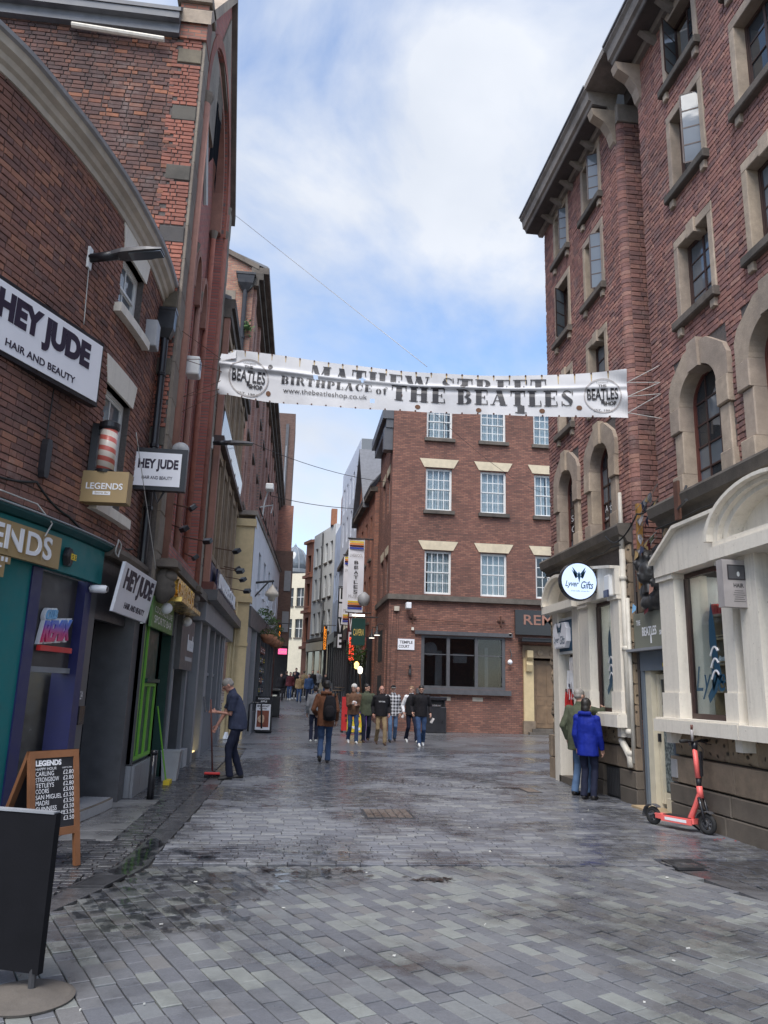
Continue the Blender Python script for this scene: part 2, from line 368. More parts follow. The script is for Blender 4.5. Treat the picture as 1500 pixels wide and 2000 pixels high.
class Frame:
    """flat wall: pt(u, z, d) = origin + dir*u + z + normal*d"""
    step = 0
    def __init__(s, o, d, n): s.o = Vector((o[0], o[1], 0)); s.d = Vector((d[0], d[1], 0)).normalized(); s.n = Vector((n[0], n[1], 0)).normalized()
    def pt(s, u, z, d=0.0): q = s.o+s.d*u+s.n*d; return Vector((q.x, q.y, z))
    def ax(s, u): return s.d, s.n
class Curve(Frame):
    """curved wall given by plan points (x, y); u = y coordinate of the plan, normal to the right"""
    step = .12
    def __init__(s, pts): s.p = sorted(pts, key=lambda q: q[1])
    def xat(s, y):
        p = s.p
        if y <= p[0][1]: i = 0
        elif y >= p[-1][1]: i = len(p)-2
        else: i = max(k for k in range(len(p)-1) if p[k][1] <= y)
        def sl(k):
            a, b = p[max(k-1, 0)], p[min(k+1, len(p)-1)]; return (b[0]-a[0])/(b[1]-a[1])
        a, b = p[i], p[i+1]; h = b[1]-a[1]; t = (y-a[1])/h
        if t < 0: return a[0]+sl(i)*(y-a[1])
        if t > 1: return b[0]+sl(i+1)*(y-b[1])
        return (2*t**3-3*t*t+1)*a[0]+(t**3-2*t*t+t)*h*sl(i)+(-2*t**3+3*t*t)*b[0]+(t**3-t*t)*h*sl(i+1)
    def ax(s, u):
        d = Vector((s.xat(u+.01)-s.xat(u-.01), .02, 0)).normalized(); return d, Vector((d.y, -d.x, 0))
    def pt(s, u, z, d=0.0):
        q = Vector((s.xat(u), u, 0))+s.ax(u)[1]*d; return Vector((q.x, q.y, z))
# holes: (u0, u1, z0, z1) rect or (u0, u1, z0, zspring, ztop) arch
def hole_top(h, u):
    if len(h) == 4: return h[3]
    c = (h[0]+h[1])/2; w2 = (h[1]-h[0])/2; t = max(0, 1-((u-c)/w2)**2); return h[3]+(h[4]-h[3])*math.sqrt(t)
def inhole(holes, u, z, m=0.0):
    for h in holes:
        if h[0]-m < u < h[1]+m and h[2]-m < z < hole_top(h, min(max(u, h[0]+.001), h[1]-.001))+m: return True
    return False
def wall_sheet(mb, F, u0, u1, z0, z1, holes, d=0.0, thick=.25):
    """wall plate with openings and reveals"""
    us = {u0, u1}
    for h in holes:
        us |= {max(u0, min(u1, h[0])), max(u0, min(u1, h[1]))}
        if len(h) == 5: us |= {h[0]+(h[1]-h[0])*i/16 for i in range(17)}
    if F.step:
        k = int((u1-u0)/F.step)+1; us |= {u0+(u1-u0)*i/k for i in range(k+1)}
    us = sorted(us)
    for a, b in zip(us, us[1:]):
        if b-a < 1e-5: continue
        m = (a+b)/2; cuts = []
        for h in holes:
            if h[0] < m < h[1]: cuts.append((h[2], hole_top(h, max(a, h[0]+1e-4)), hole_top(h, min(b, h[1]-1e-4))))
        cuts.sort(); za = zb = z0
        for c in cuts:
            if c[0] > za+1e-5: mb.poly([F.pt(a, za, d), F.pt(b, zb, d), F.pt(b, c[0], d), F.pt(a, c[0], d)])
            mb.poly([F.pt(a, c[0], d), F.pt(b, c[0], d), F.pt(b, c[0], d-thick), F.pt(a, c[0], d-thick)])
            mb.poly([F.pt(a, c[1], d), F.pt(b, c[2], d), F.pt(b, c[2], d-thick), F.pt(a, c[1], d-thick)])
            za, zb = c[1], c[2]
        if z1 > max(za, zb)+1e-5: mb.poly([F.pt(a, za, d), F.pt(b, zb, d), F.pt(b, z1, d), F.pt(a, z1, d)])
    for h in holes:
        zt = h[3]
        for u in (h[0], h[1]):
            if u0 <= u <= u1: mb.poly([F.pt(u, h[2], d), F.pt(u, zt, d), F.pt(u, zt, d-thick), F.pt(u, h[2], d-thick)])
BR = {}
def unit_brick(mat):
    if mat not in BR:
        b = MB(); c = .07
        # chamfered slab, unit in u and z, depth -1..1
        f = [(-.5+c*.35, -.5+c), (.5-c*.35, -.5+c), (.5-c*.35, .5-c), (-.5+c*.35, .5-c)]; g = [(-.5, -.5), (.5, -.5), (.5, .5), (-.5, .5)]
        b.loft([[Vector((u, 0, z)) for u, z in g], [Vector((u, .8, z)) for u, z in g], [Vector((u, 1, z)) for u, z in f]])
        me = bpy.data.meshes.new('brick'); me.from_pydata(b.v, [], b.f); me.materials.append(MAT[mat]); BR[mat] = me
    return BR[mat]
def brick_wall(F, u0, u1, z0, z1, holes, parent, mat, bl=.222, bh=.066, joint=.011, proud=.018, n_single=300, bond='flemish', margin=.02, see=None, jitter=.004, name='brick', clip=None):
    """real bricks: the largest in view are single objects, the rest one joined part"""
    cells = []; row = 0; z = z0
    while z+bh <= z1+.02:
        u = u0-(0.0 if row % 2 == 0 else bl*.5 if bond != 'flemish' else bl*.72); k = 0
        head = bond == 'english' and row % 4 == 3
        while u < u1:
            L = bl if bond == 'stretch' else (bl*.5 if (head or (bond == 'flemish' and (k+row) % 2)) else bl)
            L *= random.uniform(.95, 1.05)
            iv = [(max(u, u0), min(u+L-joint, u1))]
            for h in holes:
                if h[2] < z+bh*.5 < h[3]: iv = [q for a, b in iv for q in ((a, min(b, h[0]-.004)), (max(a, h[1]+.004), b)) if q[1] > q[0]] if any(b > h[0] and a < h[1] for a, b in iv) else iv
            for a, b in iv:
                if b-a > .03 and not (clip and clip((a+b)/2, z+bh/2)): cells.append((a, b, z+random.uniform(-.0015, .0015), random.uniform(-jitter, jitter)))
            u += L; k += 1
        z += bh+joint; row += 1
    sc = []
    for i, c in enumerate(cells):
        m = ((c[0]+c[1])/2, c[2]+bh/2); p0 = F.pt(c[0], c[2], 0); x0, y0, d0 = proj(p0); x1, y1, _ = proj(F.pt(c[1], c[2]+bh, 0))
        vis = d0 > .3 and 0 < (x0+x1)/2 < IW and 0 < (y0+y1)/2 < IH and (see is None or see((x0+x1)/2, (y0+y1)/2))
        sc.append((abs(x1-x0)*abs(proj(F.pt(c[0], c[2]+bh, 0))[1]-y0) if vis else 0, i))
    sc.sort(reverse=True); single = {i for a, i in sc[:n_single] if a > 0}
    mb = MB(); me = unit_brick(mat)
    bev = .0045
    for i, (a, b, zz, j) in enumerate(cells):
        pr = proud+j
        if i in single:
            u = (a+b)/2; d, n = F.ax(u); q = F.pt(u, zz+bh/2, 0); t = (F.pt(b, zz, 0)-F.pt(a, zz, 0)).length
            M = Matrix(((d.x*t, n.x*pr, 0, q.x), (d.y*t, n.y*pr, 0, q.y), (0, 0, bh, q.z), (0, 0, 0, 1)))
            if random.random() < .35: M = M @ Matrix.Rotation(random.uniform(-.02, .02), 4, 'Y')
            o = bpy.data.objects.new(name, me); COL.objects.link(o); o.parent = parent
            o.matrix_basis = wmat(parent).inverted() @ M
        else:
            r1 = [F.pt(a, zz, 0), F.pt(b, zz, 0), F.pt(b, zz+bh, 0), F.pt(a, zz+bh, 0)]
            t1, t2 = random.uniform(-.002, .002), random.uniform(-.002, .002)
            r2 = [F.pt(a+bev, zz+bev, pr+t1), F.pt(b-bev, zz+bev, pr+t2), F.pt(b-bev, zz+bh-bev, pr+t2), F.pt(a+bev, zz+bh-bev, pr+t1)]
            k = len(mb.v); mb.v += [tuple(p) for p in r1+r2]
            mb.f += [(k+4, k+5, k+6, k+7)]+[(k+i_, k+(i_+1) % 4, k+4+(i_+1) % 4, k+4+i_) for i_ in range(4)]
    if mb.v: mb.build('brickwork', mat, parent, kind='stuff')
# ------------------------------------------------------------------ lettering
TS = bpy.data.scenes.new('lettering')
def text_geo(s, bold=0.0, extrude=0.0, sp=1.0, shear=0.0):
    cu = bpy.data.curves.new('t', 'FONT'); cu.body = s; cu.size = 1; cu.offset = bold; cu.extrude = extrude; cu.space_character = sp; cu.shear = shear; cu.resolution_u = 4
    ob = bpy.data.objects.new('t', cu); TS.collection.objects.link(ob); vl = TS.view_layers[0]; vl.update()
    me = bpy.data.meshes.new_from_object(ob.evaluated_get(vl.depsgraph))
    v = [tuple(q.co) for q in me.vertices]; f = [tuple(p.vertices) for p in me.polygons]
    bpy.data.objects.remove(ob); bpy.data.curves.remove(cu); bpy.data.meshes.remove(me); return v, f
def fit_text(mb, s, fn, u0, u1, z0, z1, bold=.0, depth=.0, sp=1.0, shear=0.0, geo=None, flip=False):
    """text fitted to a rectangle; fn(u, z, d) maps to space"""
    v, f = geo if geo else text_geo(s, bold, .5 if depth else 0, sp, shear)
    xs = [p[0] for p in v]; ys = [p[1] for p in v]; ax, bx, ay, by = min(xs), max(xs), min(ys), max(ys)
    b = len(mb.v)
    for p in v:
        t = (p[0]-ax)/(bx-ax); u = u1+(u0-u1)*t if flip else u0+(u1-u0)*t
        mb.v.append(tuple(fn(u, z0+(z1-z0)*(p[1]-ay)/(by-ay), (p[2]+.5)*depth if depth else 0.0)))
    mb.f += [tuple(b+i for i in q) for q in f]; return mb
# ================================================================== GROUND
def gz(y): return 0.0 if y < 34 else .055*(y-34) if y < 90 else .055*56
def pavemat(name, cols, wet_bias=0.0, spots=()):
    cols = [tuple(x*1.22 for x in c) for c in cols]
    k = NT(name); r = k.rnd(); c = k.ramp(r, [(i/len(cols), x) for i, x in enumerate(cols)], 'CONSTANT')
    n = k.noise(22, 6, .7); c = k.mix(k.ramp(n, [(.3, 0), (.75, .5)]), c, k.mix(.5, c, (.05, .05, .055)))
    gr = k.noise(90, 4, .7); c = k.mix(k.ramp(gr, [(.45, 0), (.8, .35)]), c, (.26, .27, .27))
    # grime and damp patches
    big = k.noise(.55, 6, .62, dist=.4); w = k.ramp(big, [(.47-wet_bias, 0), (.60-wet_bias, 1)])
    for (sx, sy, rad) in spots:
        d = k.n('ShaderNodeVectorMath', {0: k.pos(), 1: (sx, sy, 0)}, operation='DISTANCE').outputs['Value']
        e = k.math('ADD', d, k.math('MULTIPLY', k.math('SUBTRACT', k.noise(3.5, 5, .65), .5), rad*1.6))
        w = k.math('MAXIMUM', w, k.ramp(k.math('DIVIDE', e, rad), [(.75, 1), (1.05, 0)]))
    film = k.ramp(k.noise(5.5, 5, .65), [(.40, 0), (.62, 1)])
    wf = k.math('MULTIPLY', w, k.math('ADD', .5, k.math('MULTIPLY', film, .5)))
    c = k.mix(k.math('MULTIPLY', wf, .8), c, k.mix(.8, c, (.012, .012, .014)))
    rough = k.math('SUBTRACT', k.ramp(n, [(.3, .40), (.7, .58)]), k.math('MULTIPLY', wf, .40))
    sp = k.n('ShaderNodeTexVoronoi', {'Scale': 2.6, 'Randomness': 1.0}); k.l(k.pos(), sp.inputs['Vector'])
    c = k.mix(k.ramp(sp.outputs['Distance'], [(.035, .5), (.06, 0)]), c, (.05, .05, .052))
    dry = k.math('SUBTRACT', 1.0, k.math('MULTIPLY', wf, .92))
    return k.set(col=c, rough=rough, spec=.55, nrm=k.bump(k.math('MULTIPLY', gr, dry), .35, .006, k.bump(k.math('MULTIPLY', n, dry), .25, .012)))
PC = [(.115, .118, .128), (.10, .103, .115), (.14, .146, .15), (.17, .178, .17), (.09, .093, .104), (.122, .122, .127), (.15, .156, .155), (.105, .108, .118), (.185, .194, .18), (.112, .114, .122), (.132, .128, .126)]
pavemat('paver_near', PC, .0, [(-.85, 6.9, .95), (-1.15, 6.1, .7), (.25, 7.45, .6), (-1.0, 8.3, .45)])
pavemat('paver_far', [(.125, .13, .15), (.11, .115, .135), (.155, .16, .175), (.185, .19, .195), (.10, .103, .12), (.135, .138, .152)], .035, [(.3, 8.1, .7), (1.0, 12.6, 1.2), (.2, 17, 2.5), (-.8, 8.2, .5)])
pavemat('sett_wet', [(.085, .085, .095), (.07, .07, .08), (.105, .105, .11), (.06, .062, .07)], .16)
pavemat('flag_stone', [(.165, .165, .168), (.15, .15, .155), (.18, .178, .178)], .02)
pavemat('channel', [(.10, .10, .105), (.085, .085, .092)], .12, [(-1.35, 8.1, .5)])
paint('joint', (.045, .043, .042), .9, .3, scale=30, bump=.4)
# far paving as material: rows too fine to tell apart
k = NT('ground_far'); sp_ = k.n('ShaderNodeSeparateXYZ', {0: k.pos()}); cv = k.n('ShaderNodeCombineXYZ', {0: sp_.outputs[0], 1: sp_.outputs[1]}).outputs[0]
bt = k.n('ShaderNodeTexBrick', {'Vector': cv, 'Color1': (0, 0, 0, 1), 'Color2': (1, 1, 1, 1), 'Mortar': (.5, .5, .5, 1), 'Scale': 1.0, 'Mortar Size': .008, 'Mortar Smooth': .1, 'Bias': 0.0, 'Brick Width': .23, 'Row Height': .11})
c_ = k.ramp(bt.outputs['Color'], [(0, (.145, .15, .165)), (.4, (.18, .185, .195)), (.7, (.155, .155, .17)), (1, (.22, .225, .23))]); c_ = k.mix(bt.outputs['Fac'], c_, (.05, .05, .05))
bg_ = k.ramp(k.noise(.4, 6, .62, dist=.4), [(.36, 0), (.56, 1)]); c_ = k.mix(k.math('MULTIPLY', bg_, .5), c_, (.05, .05, .055))
k.set(col=c_, rough=k.math('SUBTRACT', .46, k.math('MULTIPLY', bg_, .2)), spec=.55, nrm=k.bump(k.math('SUBTRACT', 1.0, bt.outputs['Fac']), .3, .006))
GEO_END = 22.0
ground = MB()
ys = [-40, 0, 10, GEO_END, 34, 45, 60, 90, 200, 900]; xs = [-900, -30, -2, 6, 30, 900]
for a, b in zip(ys, ys[1:]):
    for c, d in zip(xs, xs[1:]): ground.poly([(c, a, gz(a)-.03), (d, a, gz(a)-.03), (d, b, gz(b)-.03), (c, b, gz(b)-.03)])
ground = ground.build('ground', 'joint', label=None, kind='structure')
far = MB()
for a, b in zip([GEO_END, 34, 45, 60, 90, 200], [34, 45, 60, 90, 200, 900]):
    far.poly([(-300, a, gz(a)), (300, a, gz(a)), (300, b, gz(b)), (-300, b, gz(b))])
far.build('far_paving', 'ground_far', ground)
# outline of the left channel (plan), x of its left / right edge for a given y
GL = [(-2.15, 5.3), (-1.98, 6.0), (-1.74, 6.58), (-1.68, 6.96), (-1.47, 7.7), (-1.43, 8.9), (-1.41, 10.8), (-1.35, 15.4), (-1.34, 19), (-1.34, 24)]
GRt = [(-1.95, 5.3), (-1.70, 6.0), (-1.58, 6.33), (-1.39, 6.94), (-1.19, 7.7), (-1.19, 8.8), (-1.15, 10.4), (-1.09, 14.1), (-1.08, 19), (-1.08, 24)]
def px(P, y):
    if y <= P[0][1]:
        a, b = P[0], P[1]
    elif y >= P[-1][1]: return P[-1][0]
    else:
        i = max(j for j in range(len(P)-1) if P[j][1] <= y); a, b = P[i], P[i+1]
    return a[0]+(b[0]-a[0])*(y-a[1])/(b[1]-a[1])
RCL = [(4.3, 3.0), (4.02, 6.45), (3.84, 7.67), (3.80, 8.06)]   # right channel, left edge
def zb(x): return 7.72+.055*(x+1.19)*.35
def zone(x, y):
    if x < -2.0 and y > 9.2 and x < -2.02: pass
    gl, gr = px(GL, y), px(GRt, y)
    if x < gl: return 'left'
    if x < gr: return 'chan'
    if y < 8.06 and x > px(RCL, y):
        return 'rchan' if (x < px(RCL, y)+.28 and y < 7.7) else 'right'
    if y < zb(x): return 'near'
    return 'far'
def cutzone(poly, want):
    return all(zone(*p) == want for p in poly)
def paver_obj(mb, c, dx, dy, L, W, z, tx=0, ty=0):
    """chamfered block: centre c, half extents along dx / dy"""
    e = .0045
    def q(a, b, zz): return (c[0]+dx[0]*a+dy[0]*b, c[1]+dx[1]*a+dy[1]*b, zz+a*tx+b*ty)
    k = len(mb.v); r = []
    for s, h in ((0, -.03), (0, z-.004), (e, z)): r += [q(-L+s, -W+s, h), q(L-s, -W+s, h), q(L-s, W-s, h), q(-L+s, W-s, h)]
    mb.v += r; mb.f.append((k+8, k+9, k+10, k+11))
    for lv in (0, 4):
        for i in range(4): mb.f.append((k+lv+i, k+lv+(i+1) % 4, k+lv+4+(i+1) % 4, k+lv+4+i))
def blocks(angle, x0, x1, y0, y1, course, lens, want, joint, rng, dz=.004, keep=None):
    d = (math.cos(angle), math.sin(angle)); n = (-d[1], d[0]); out = []
    # bounding range in (s, t)
    cs = [(x*d[0]+y*d[1], x*n[0]+y*n[1]) for x in (x0, x1) for y in (y0, y1)]
    t = min(c[1] for c in cs); s0 = min(c[0] for c in cs); s1 = max(c[0] for c in cs); t1 = max(c[1] for c in cs)
    while t < t1:
        W = course*rng.uniform(.96, 1.04); s = s0+rng.uniform(0, .2)
        while s < s1:
            L = rng.choice(lens)*rng.uniform(.96, 1.04); cx, cy = (s+L/2)*d[0]+(t+W/2)*n[0], (s+L/2)*d[1]+(t+W/2)*n[1]
            if x0 <= cx <= x1 and y0 <= cy <= y1:
                # trim the block at the zone edge
                a, b = s, s+L
                def ok(u): return all(zone(u*d[0]+tt*n[0], u*d[1]+tt*n[1]) == want for tt in (t+.012, t+W-.012))
                st = L/6
                while a < b-.03 and not ok(a+.008): a += st
                while b > a+.03 and not ok(b-.008): b -= st
                if b-a > .05:
                    out.append((((a+b)/2*d[0]+(t+W/2)*n[0], (a+b)/2*d[1]+(t+W/2)*n[1]), d, n, (b-a)/2-joint/2, W/2-joint/2, rng.uniform(-dz, dz), rng.uniform(-.012, .012), rng.uniform(-.012, .012)))
            s += L
        t += W
    return out
rg = random.Random(5)
near = blocks(R(90+24.6), -2.2, 4.9, 2.2, 8.2, .118, [.115, .135, .155, .18, .205, .23, .25], 'near', .007, rg)
farb = blocks(0.0, -1.5, 9.0, 7.6, GEO_END, .108, [.19, .215, .225, .235, .25], 'far', .006, rg, .003)
farb = [b for b in farb if b[0][0] < 5.55 or b[0][1] > 15.9]
leftb = blocks(0.0, -4.2, -1.2, 4.0, GEO_END, .085, [.12, .15, .18, .21], 'left', .012, rg, .006)
flag = lambda x, y: (x < -1.75 and 8.9 < y < 11.9) or y > 16.6
leftb = [b for b in leftb if not flag(*b[0]) and b[0][0] > -3.9]
rightb = blocks(0.0, 3.7, 5.5, 3.0, 8.1, .10, [.13, .16, .2, .22], 'right', .008, rg, .004)
# the largest pavers in view become single objects
def psize(b):
    c, d, n, L, W = b[0], b[1], b[2], b[3], b[4]
    P = [proj((c[0]+d[0]*sa*L+n[0]*sb*W, c[1]+d[1]*sa*L+n[1]*sb*W, 0))[:2] for sa, sb in ((-1, -1), (1, -1), (1, 1), (-1, 1))]
    m = (sum(p[0] for p in P)/4, sum(p[1] for p in P)/4)
    if not (0 < m[0] < IW and 0 < m[1] < IH) or (m[0] < 110 and 1590 < m[1] < 1930): return 0
    return abs(sum(P[i][0]*P[(i+1) % 4][1]-P[(i+1) % 4][0]*P[i][1] for i in range(4)))/2
near.sort(key=psize, reverse=True)
um = MB(); paver_obj(um, (0, 0), (1, 0), (0, 1), .11, .0555, 0.0); ume = bpy.data.meshes.new('paver'); ume.from_pydata(um.v, [], um.f); ume.materials.append(MAT['paver_near'])
for b in near[:300]:
    o = bpy.data.objects.new('paver', ume); COL.objects.link(o); o.parent = ground
    o.location = (b[0][0], b[0][1], b[5]); o.rotation_euler = (b[7], -b[6], math.atan2(b[1][1], b[1][0])); o.scale = (b[3]/.11, b[4]/.0555, 1)
for nm, bl, mt in (('paver_field', near[300:], 'paver_near'), ('paver_rows', farb, 'paver_far'), ('sett_rows', leftb, 'sett_wet'), ('pavement_rows', rightb, 'sett_wet')):
    m = MB()
    for b in bl: paver_obj(m, b[0], b[1], b[2], b[3], b[4], b[5], b[6]*.5, b[7]*.5)
    m.build(nm, mt, ground, kind='stuff')
# smooth flags on the left pavement, one by one
y = 8.9; i = 0
fl = []
while y < 11.85:
    h = rg.uniform(.55, .8); y2 = min(y+h, 11.9); fl.append((-2.9, -2.35, y, y2)); fl.append((-2.34, -1.76, y, y2)); y = y2+.008
y = 16.62
while y < 33.9:
    h = rg.uniform(.6, .9); y2 = min(y+h, 33.95); xm = rg.uniform(-1.95, -1.75); fl.append((-2.3, xm-.005, y, y2)); fl.append((xm+.005, -1.36, y, y2)); y = y2+.01
for f in fl:
    m = MB(); m.bevbox(f[0], f[1], f[2], f[3], -.03, rg.uniform(-.001, .004), .004); m.build('flagstone', 'flag_stone', ground)
# channel stones
def chan(P, Q, y0, y1, name):
    y = y0
    while y < y1:
        h = min(rg.uniform(.75, 1.05) if y > 8 else .42, y1-y); a, b = y+.004, y+h-.004
        p = [(px(P, a)+.006, a), (px(Q, a)-.006, a), (px(Q, b)-.006, b), (px(P, b)+.006, b)]
        m = MB(); m.loft([[(u, v, -.03) for u, v in p], [(u, v, -.006) for u, v in p]]); m.build(name, 'channel', ground); y += h
chan(GL, GRt, 5.35, 6.93, 'channel_stone'); chan(GL, GRt, 7.36, 22.0, 'channel_stone')
RCR = [(4.6, 3.0), (4.30, 6.45), (4.13, 7.67)]
chan(RCL[:3], RCR, 4.2, 7.6, 'channel_stone')
def grate(name, pts, nb, mat, label, along=0):
    """cast-iron grating: frame and bars, 4 plan corners"""
    P = [Vector((x, y, 0)) for x, y in pts]; m = MB()
    def at(u, v): return P[0].lerp(P[1], u).lerp(P[3].lerp(P[2], u), v)
    def strip(u0, u1, v0, v1, z0, z1):
        q = [at(u0, v0), at(u1, v0), at(u1, v1), at(u0, v1)]; m.loft([[(p.x, p.y, z0) for p in q], [(p.x, p.y, z1) for p in q]])
    strip(0, 1, 0, .08, -.02, .004); strip(0, 1, .92, 1, -.02, .004); strip(0, .08, .08, .92, -.02, .004); strip(.92, 1, .08, .92, -.02, .004)
    r = m.build(name, mat, None, label=label, cat='drain grate')
    for i in range(nb):
        m = MB(); t = .08+.84*(i+.3)/nb; t2 = t+.84*.5/nb
        if along: strip(t, t2, .08, .92, -.02, .001)
        else: strip(.08, .92, t, t2, -.02, .001)
        m.build('bar', mat, r)
    return r
grate('drain_grate', [(-1.68, 6.94), (-1.40, 6.94), (-1.30, 7.34), (-1.57, 7.34)], 9, 'iron', 'wet iron drain grate where the left gutter bends')
grate('drain_grate', [(3.86, 7.70), (4.20, 7.72), (4.22, 8.12), (3.88, 8.08)], 7, 'iron', 'dark drain grate in right gutter near the coral scooter')
pavemat('cover', [(.16, .125, .10), (.14, .11, .09)], 0)
def manhole(x0, x1, y0, y1, label):
    m = MB(); m.box(x0, x1, y0, y1, -.02, .006); r = m.build('manhole_cover', 'iron', None, label=label, cat='manhole cover')
    nx = max(2, int((x1-x0)/.1)); ny = max(2, int((y1-y0)/.11))
    for i in range(nx):
        for j in range(ny):
            m = MB(); a = x0+.03+(x1-x0-.06)*i/nx; b = y0+.03+(y1-y0-.06)*j/ny; m.bevbox(a+.006, a+(x1-x0-.06)/nx-.006, b+.006, b+(y1-y0-.06)/ny-.006, .0, .013, .003); m.build('inset_sett', 'cover', r)
manhole(1.06, 1.72, 10.5, 11.25, 'brownish inset manhole cover in the middle of the street')
manhole(4.08, 4.36, 13.35, 14.0, 'narrow rusty cover set in paving near the window-shopping couple')
# litter and wet leaf mess
for i in range(34):
    x = rg.uniform(-1, 4.5); y = rg.uniform(3.8, 9.5) if i < 22 else rg.uniform(9, 16)
    m = MB(); a = rg.uniform(0, 6.28); L = rg.uniform(.005, .016); W = rg.uniform(.002, .006)
    p = [(x+math.cos(a)*L*s-math.sin(a)*W*t, y+math.sin(a)*L*s+math.cos(a)*W*t) for s, t in ((-1, -1), (1, -.7), (.9, 1), (-.8, .8))]
    m.loft([[(u, v, .004) for u, v in p], [(u, v, .009+rg.uniform(0, .004)) for u, v in p]])
    if i == 0: lit = m
    else:
        b = len(lit.v); lit.v += m.v; lit.f += [tuple(b+q for q in f) for f in m.f]
paint('litter', (.55, .54, .5), .7, .2)
lit.build('litter_scraps', 'litter', None, label='tiny pale litter scraps scattered over the paving', cat='litter', kind='stuff')
lf = MB()
for i in range(420):
    t = rg.random(); cx, cy = [(2.3, 14.3), (2.9, 14.1), (3.5, 13.9), (1.9, 14.8), (.55, 7.5), (1.35, 7.2), (3.9, 13.9)][i % 7]
    x = cx+rg.gauss(0, .3 if i % 7 < 4 else .1); y = cy+rg.gauss(0, .13 if i % 7 < 4 else .05); a = rg.uniform(0, 6.28); L = rg.uniform(.012, .04); W = L*rg.uniform(.2, .6)
    lf.poly([(x+math.cos(a)*L*s-math.sin(a)*W*t, y+math.sin(a)*L*s+math.cos(a)*W*t, .005+rg.uniform(0, .008)) for s, t in ((-1, 0), (0, -1), (1, 0), (0, 1))])
paint('wet_leaf', (.035, .022, .016), .35, .3)
lf.build('leaf_litter', 'wet_leaf', None, label='dark wet leaf litter smeared on the paving', cat='leaf litter', kind='stuff')
# standing water: dished setts each hold a little, plus thin films where the street drains
def watermat(name, tint=(.72, .73, .75)):
    k = NT(name); tr = k.n('ShaderNodeBsdfTransparent'); tr.inputs[0].default_value = (*tint, 1); gl = k.n('ShaderNodeBsdfGlossy'); gl.inputs['Roughness'].default_value = .05
    k.l(k.bump(k.noise(9, 3), .06, .01), gl.inputs['Normal']); ge = k.n('ShaderNodeNewGeometry'); dt = k.n('ShaderNodeVectorMath', {0: ge.outputs['Incoming'], 1: ge.outputs['Normal']}, operation='DOT_PRODUCT').outputs['Value']
    f = k.math('ADD', .02, k.math('MULTIPLY', k.math('POWER', k.math('SUBTRACT', 1.0, k.math('ABSOLUTE', dt)), 5.0), .98)); ms = k.n('ShaderNodeMixShader'); k.l(f, ms.inputs[0]); k.l(tr.outputs[0], ms.inputs[1]); k.l(gl.outputs[0], ms.inputs[2]); k.l(ms.outputs[0], k.out.inputs[0])
watermat('water')
pud = MB(); rw = random.Random(19)
def blob(cx, cy, ax, ay, ang, z, n=18, rough=.3):
    ph = [rw.uniform(0, 6.28) for _ in range(4)]; P = []
    for i in range(n):
        a = 2*math.pi*i/n; r_ = 1+rough*(.5*math.sin(2*a+ph[0])+.35*math.sin(3*a+ph[1])+.3*math.sin(5*a+ph[2])); u, v = ax*r_*math.cos(a), ay*r_*math.sin(a)
        P.append((cx+u*math.cos(ang)-v*math.sin(ang), cy+u*math.sin(ang)+v*math.cos(ang), z))
    pud.poly(P)
for b in near:
    x, y = b[0]; d1 = math.hypot((x+.85)/.75, (y-6.75)/1.0); 
    if d1+rw.uniform(-.25, .25) < 1.0 and rw.random() < .62: blob(x+rw.uniform(-.03, .03), y+rw.uniform(-.03, .03), b[3]*rw.uniform(.4, 1.25), b[4]*rw.uniform(.45, 1.25), math.atan2(b[1][1], b[1][0])+rw.uniform(-.3, .3), b[5]+.0045+rw.uniform(0, .0015), 18, .6)
for (cx, cy, sx, sy, m_) in ((.22, 7.42, .5, .26, 34), (.45, 8.2, .6, .35, 14), (-.75, 8.2, .35, .3, 14)):
    for i in range(m_): blob(cx+rw.gauss(0, sx*.5), cy+rw.gauss(0, sy*.5), rw.uniform(.03, .11), rw.uniform(.02, .06), rw.uniform(-.2, .5), .0075+.00012*i, 16, .45)
for i in range(9): y = 7.5+.17*i; blob((px(GL, y)+px(GRt, y))/2+rw.uniform(-.03, .03), y, .09, .14, 0, -.0035+.0002*i, 16, .3)
pud.build('puddle', 'water', ground, kind='stuff')
# ================================================================== RIGHT SIDE: red brick block with stone windows
FR = Frame((5.5, 0), (0, 1), (-1, 0))
block = empty('brick_block', (6, 9, 0), 'tall red brick block with stone-framed windows, filling the right edge of the street', 'building')
wing = empty('brick_block', (6, 13.8, 0), 'red brick block with rounded corner and arched windows, just past the gift shop drainpipe', 'building')
def stone(F, u0, u1, z0, z1, d0, d1, mat, parent, name='stone', b=.012, bulge=0.0):
    m = MB(); r0 = [(u0, z0), (u1, z0), (u1, z1), (u0, z1)]; r1 = [(u0+b, z0+b), (u1-b, z0+b), (u1-b, z1-b), (u0+b, z1-b)]
    rings = [[F.pt(u, z, d0) for u, z in r0], [F.pt(u, z, d1-b) for u, z in r0], [F.pt(u, z, d1) for u, z in r1]]
    if bulge:
        c = .3; r2 = [(u0+(u1-u0)*(c if i in (0, 3) else 1-c)+random.uniform(-.02, .02), z0+(z1-z0)*(c if i < 2 else 1-c)+random.uniform(-.02, .02)) for i in range(4)]
        rings.append([F.pt(u, z, d1+bulge*random.uniform(.5, 1.2)) for u, z in r2])
    m.loft(rings); return m.build(name, mat, parent)
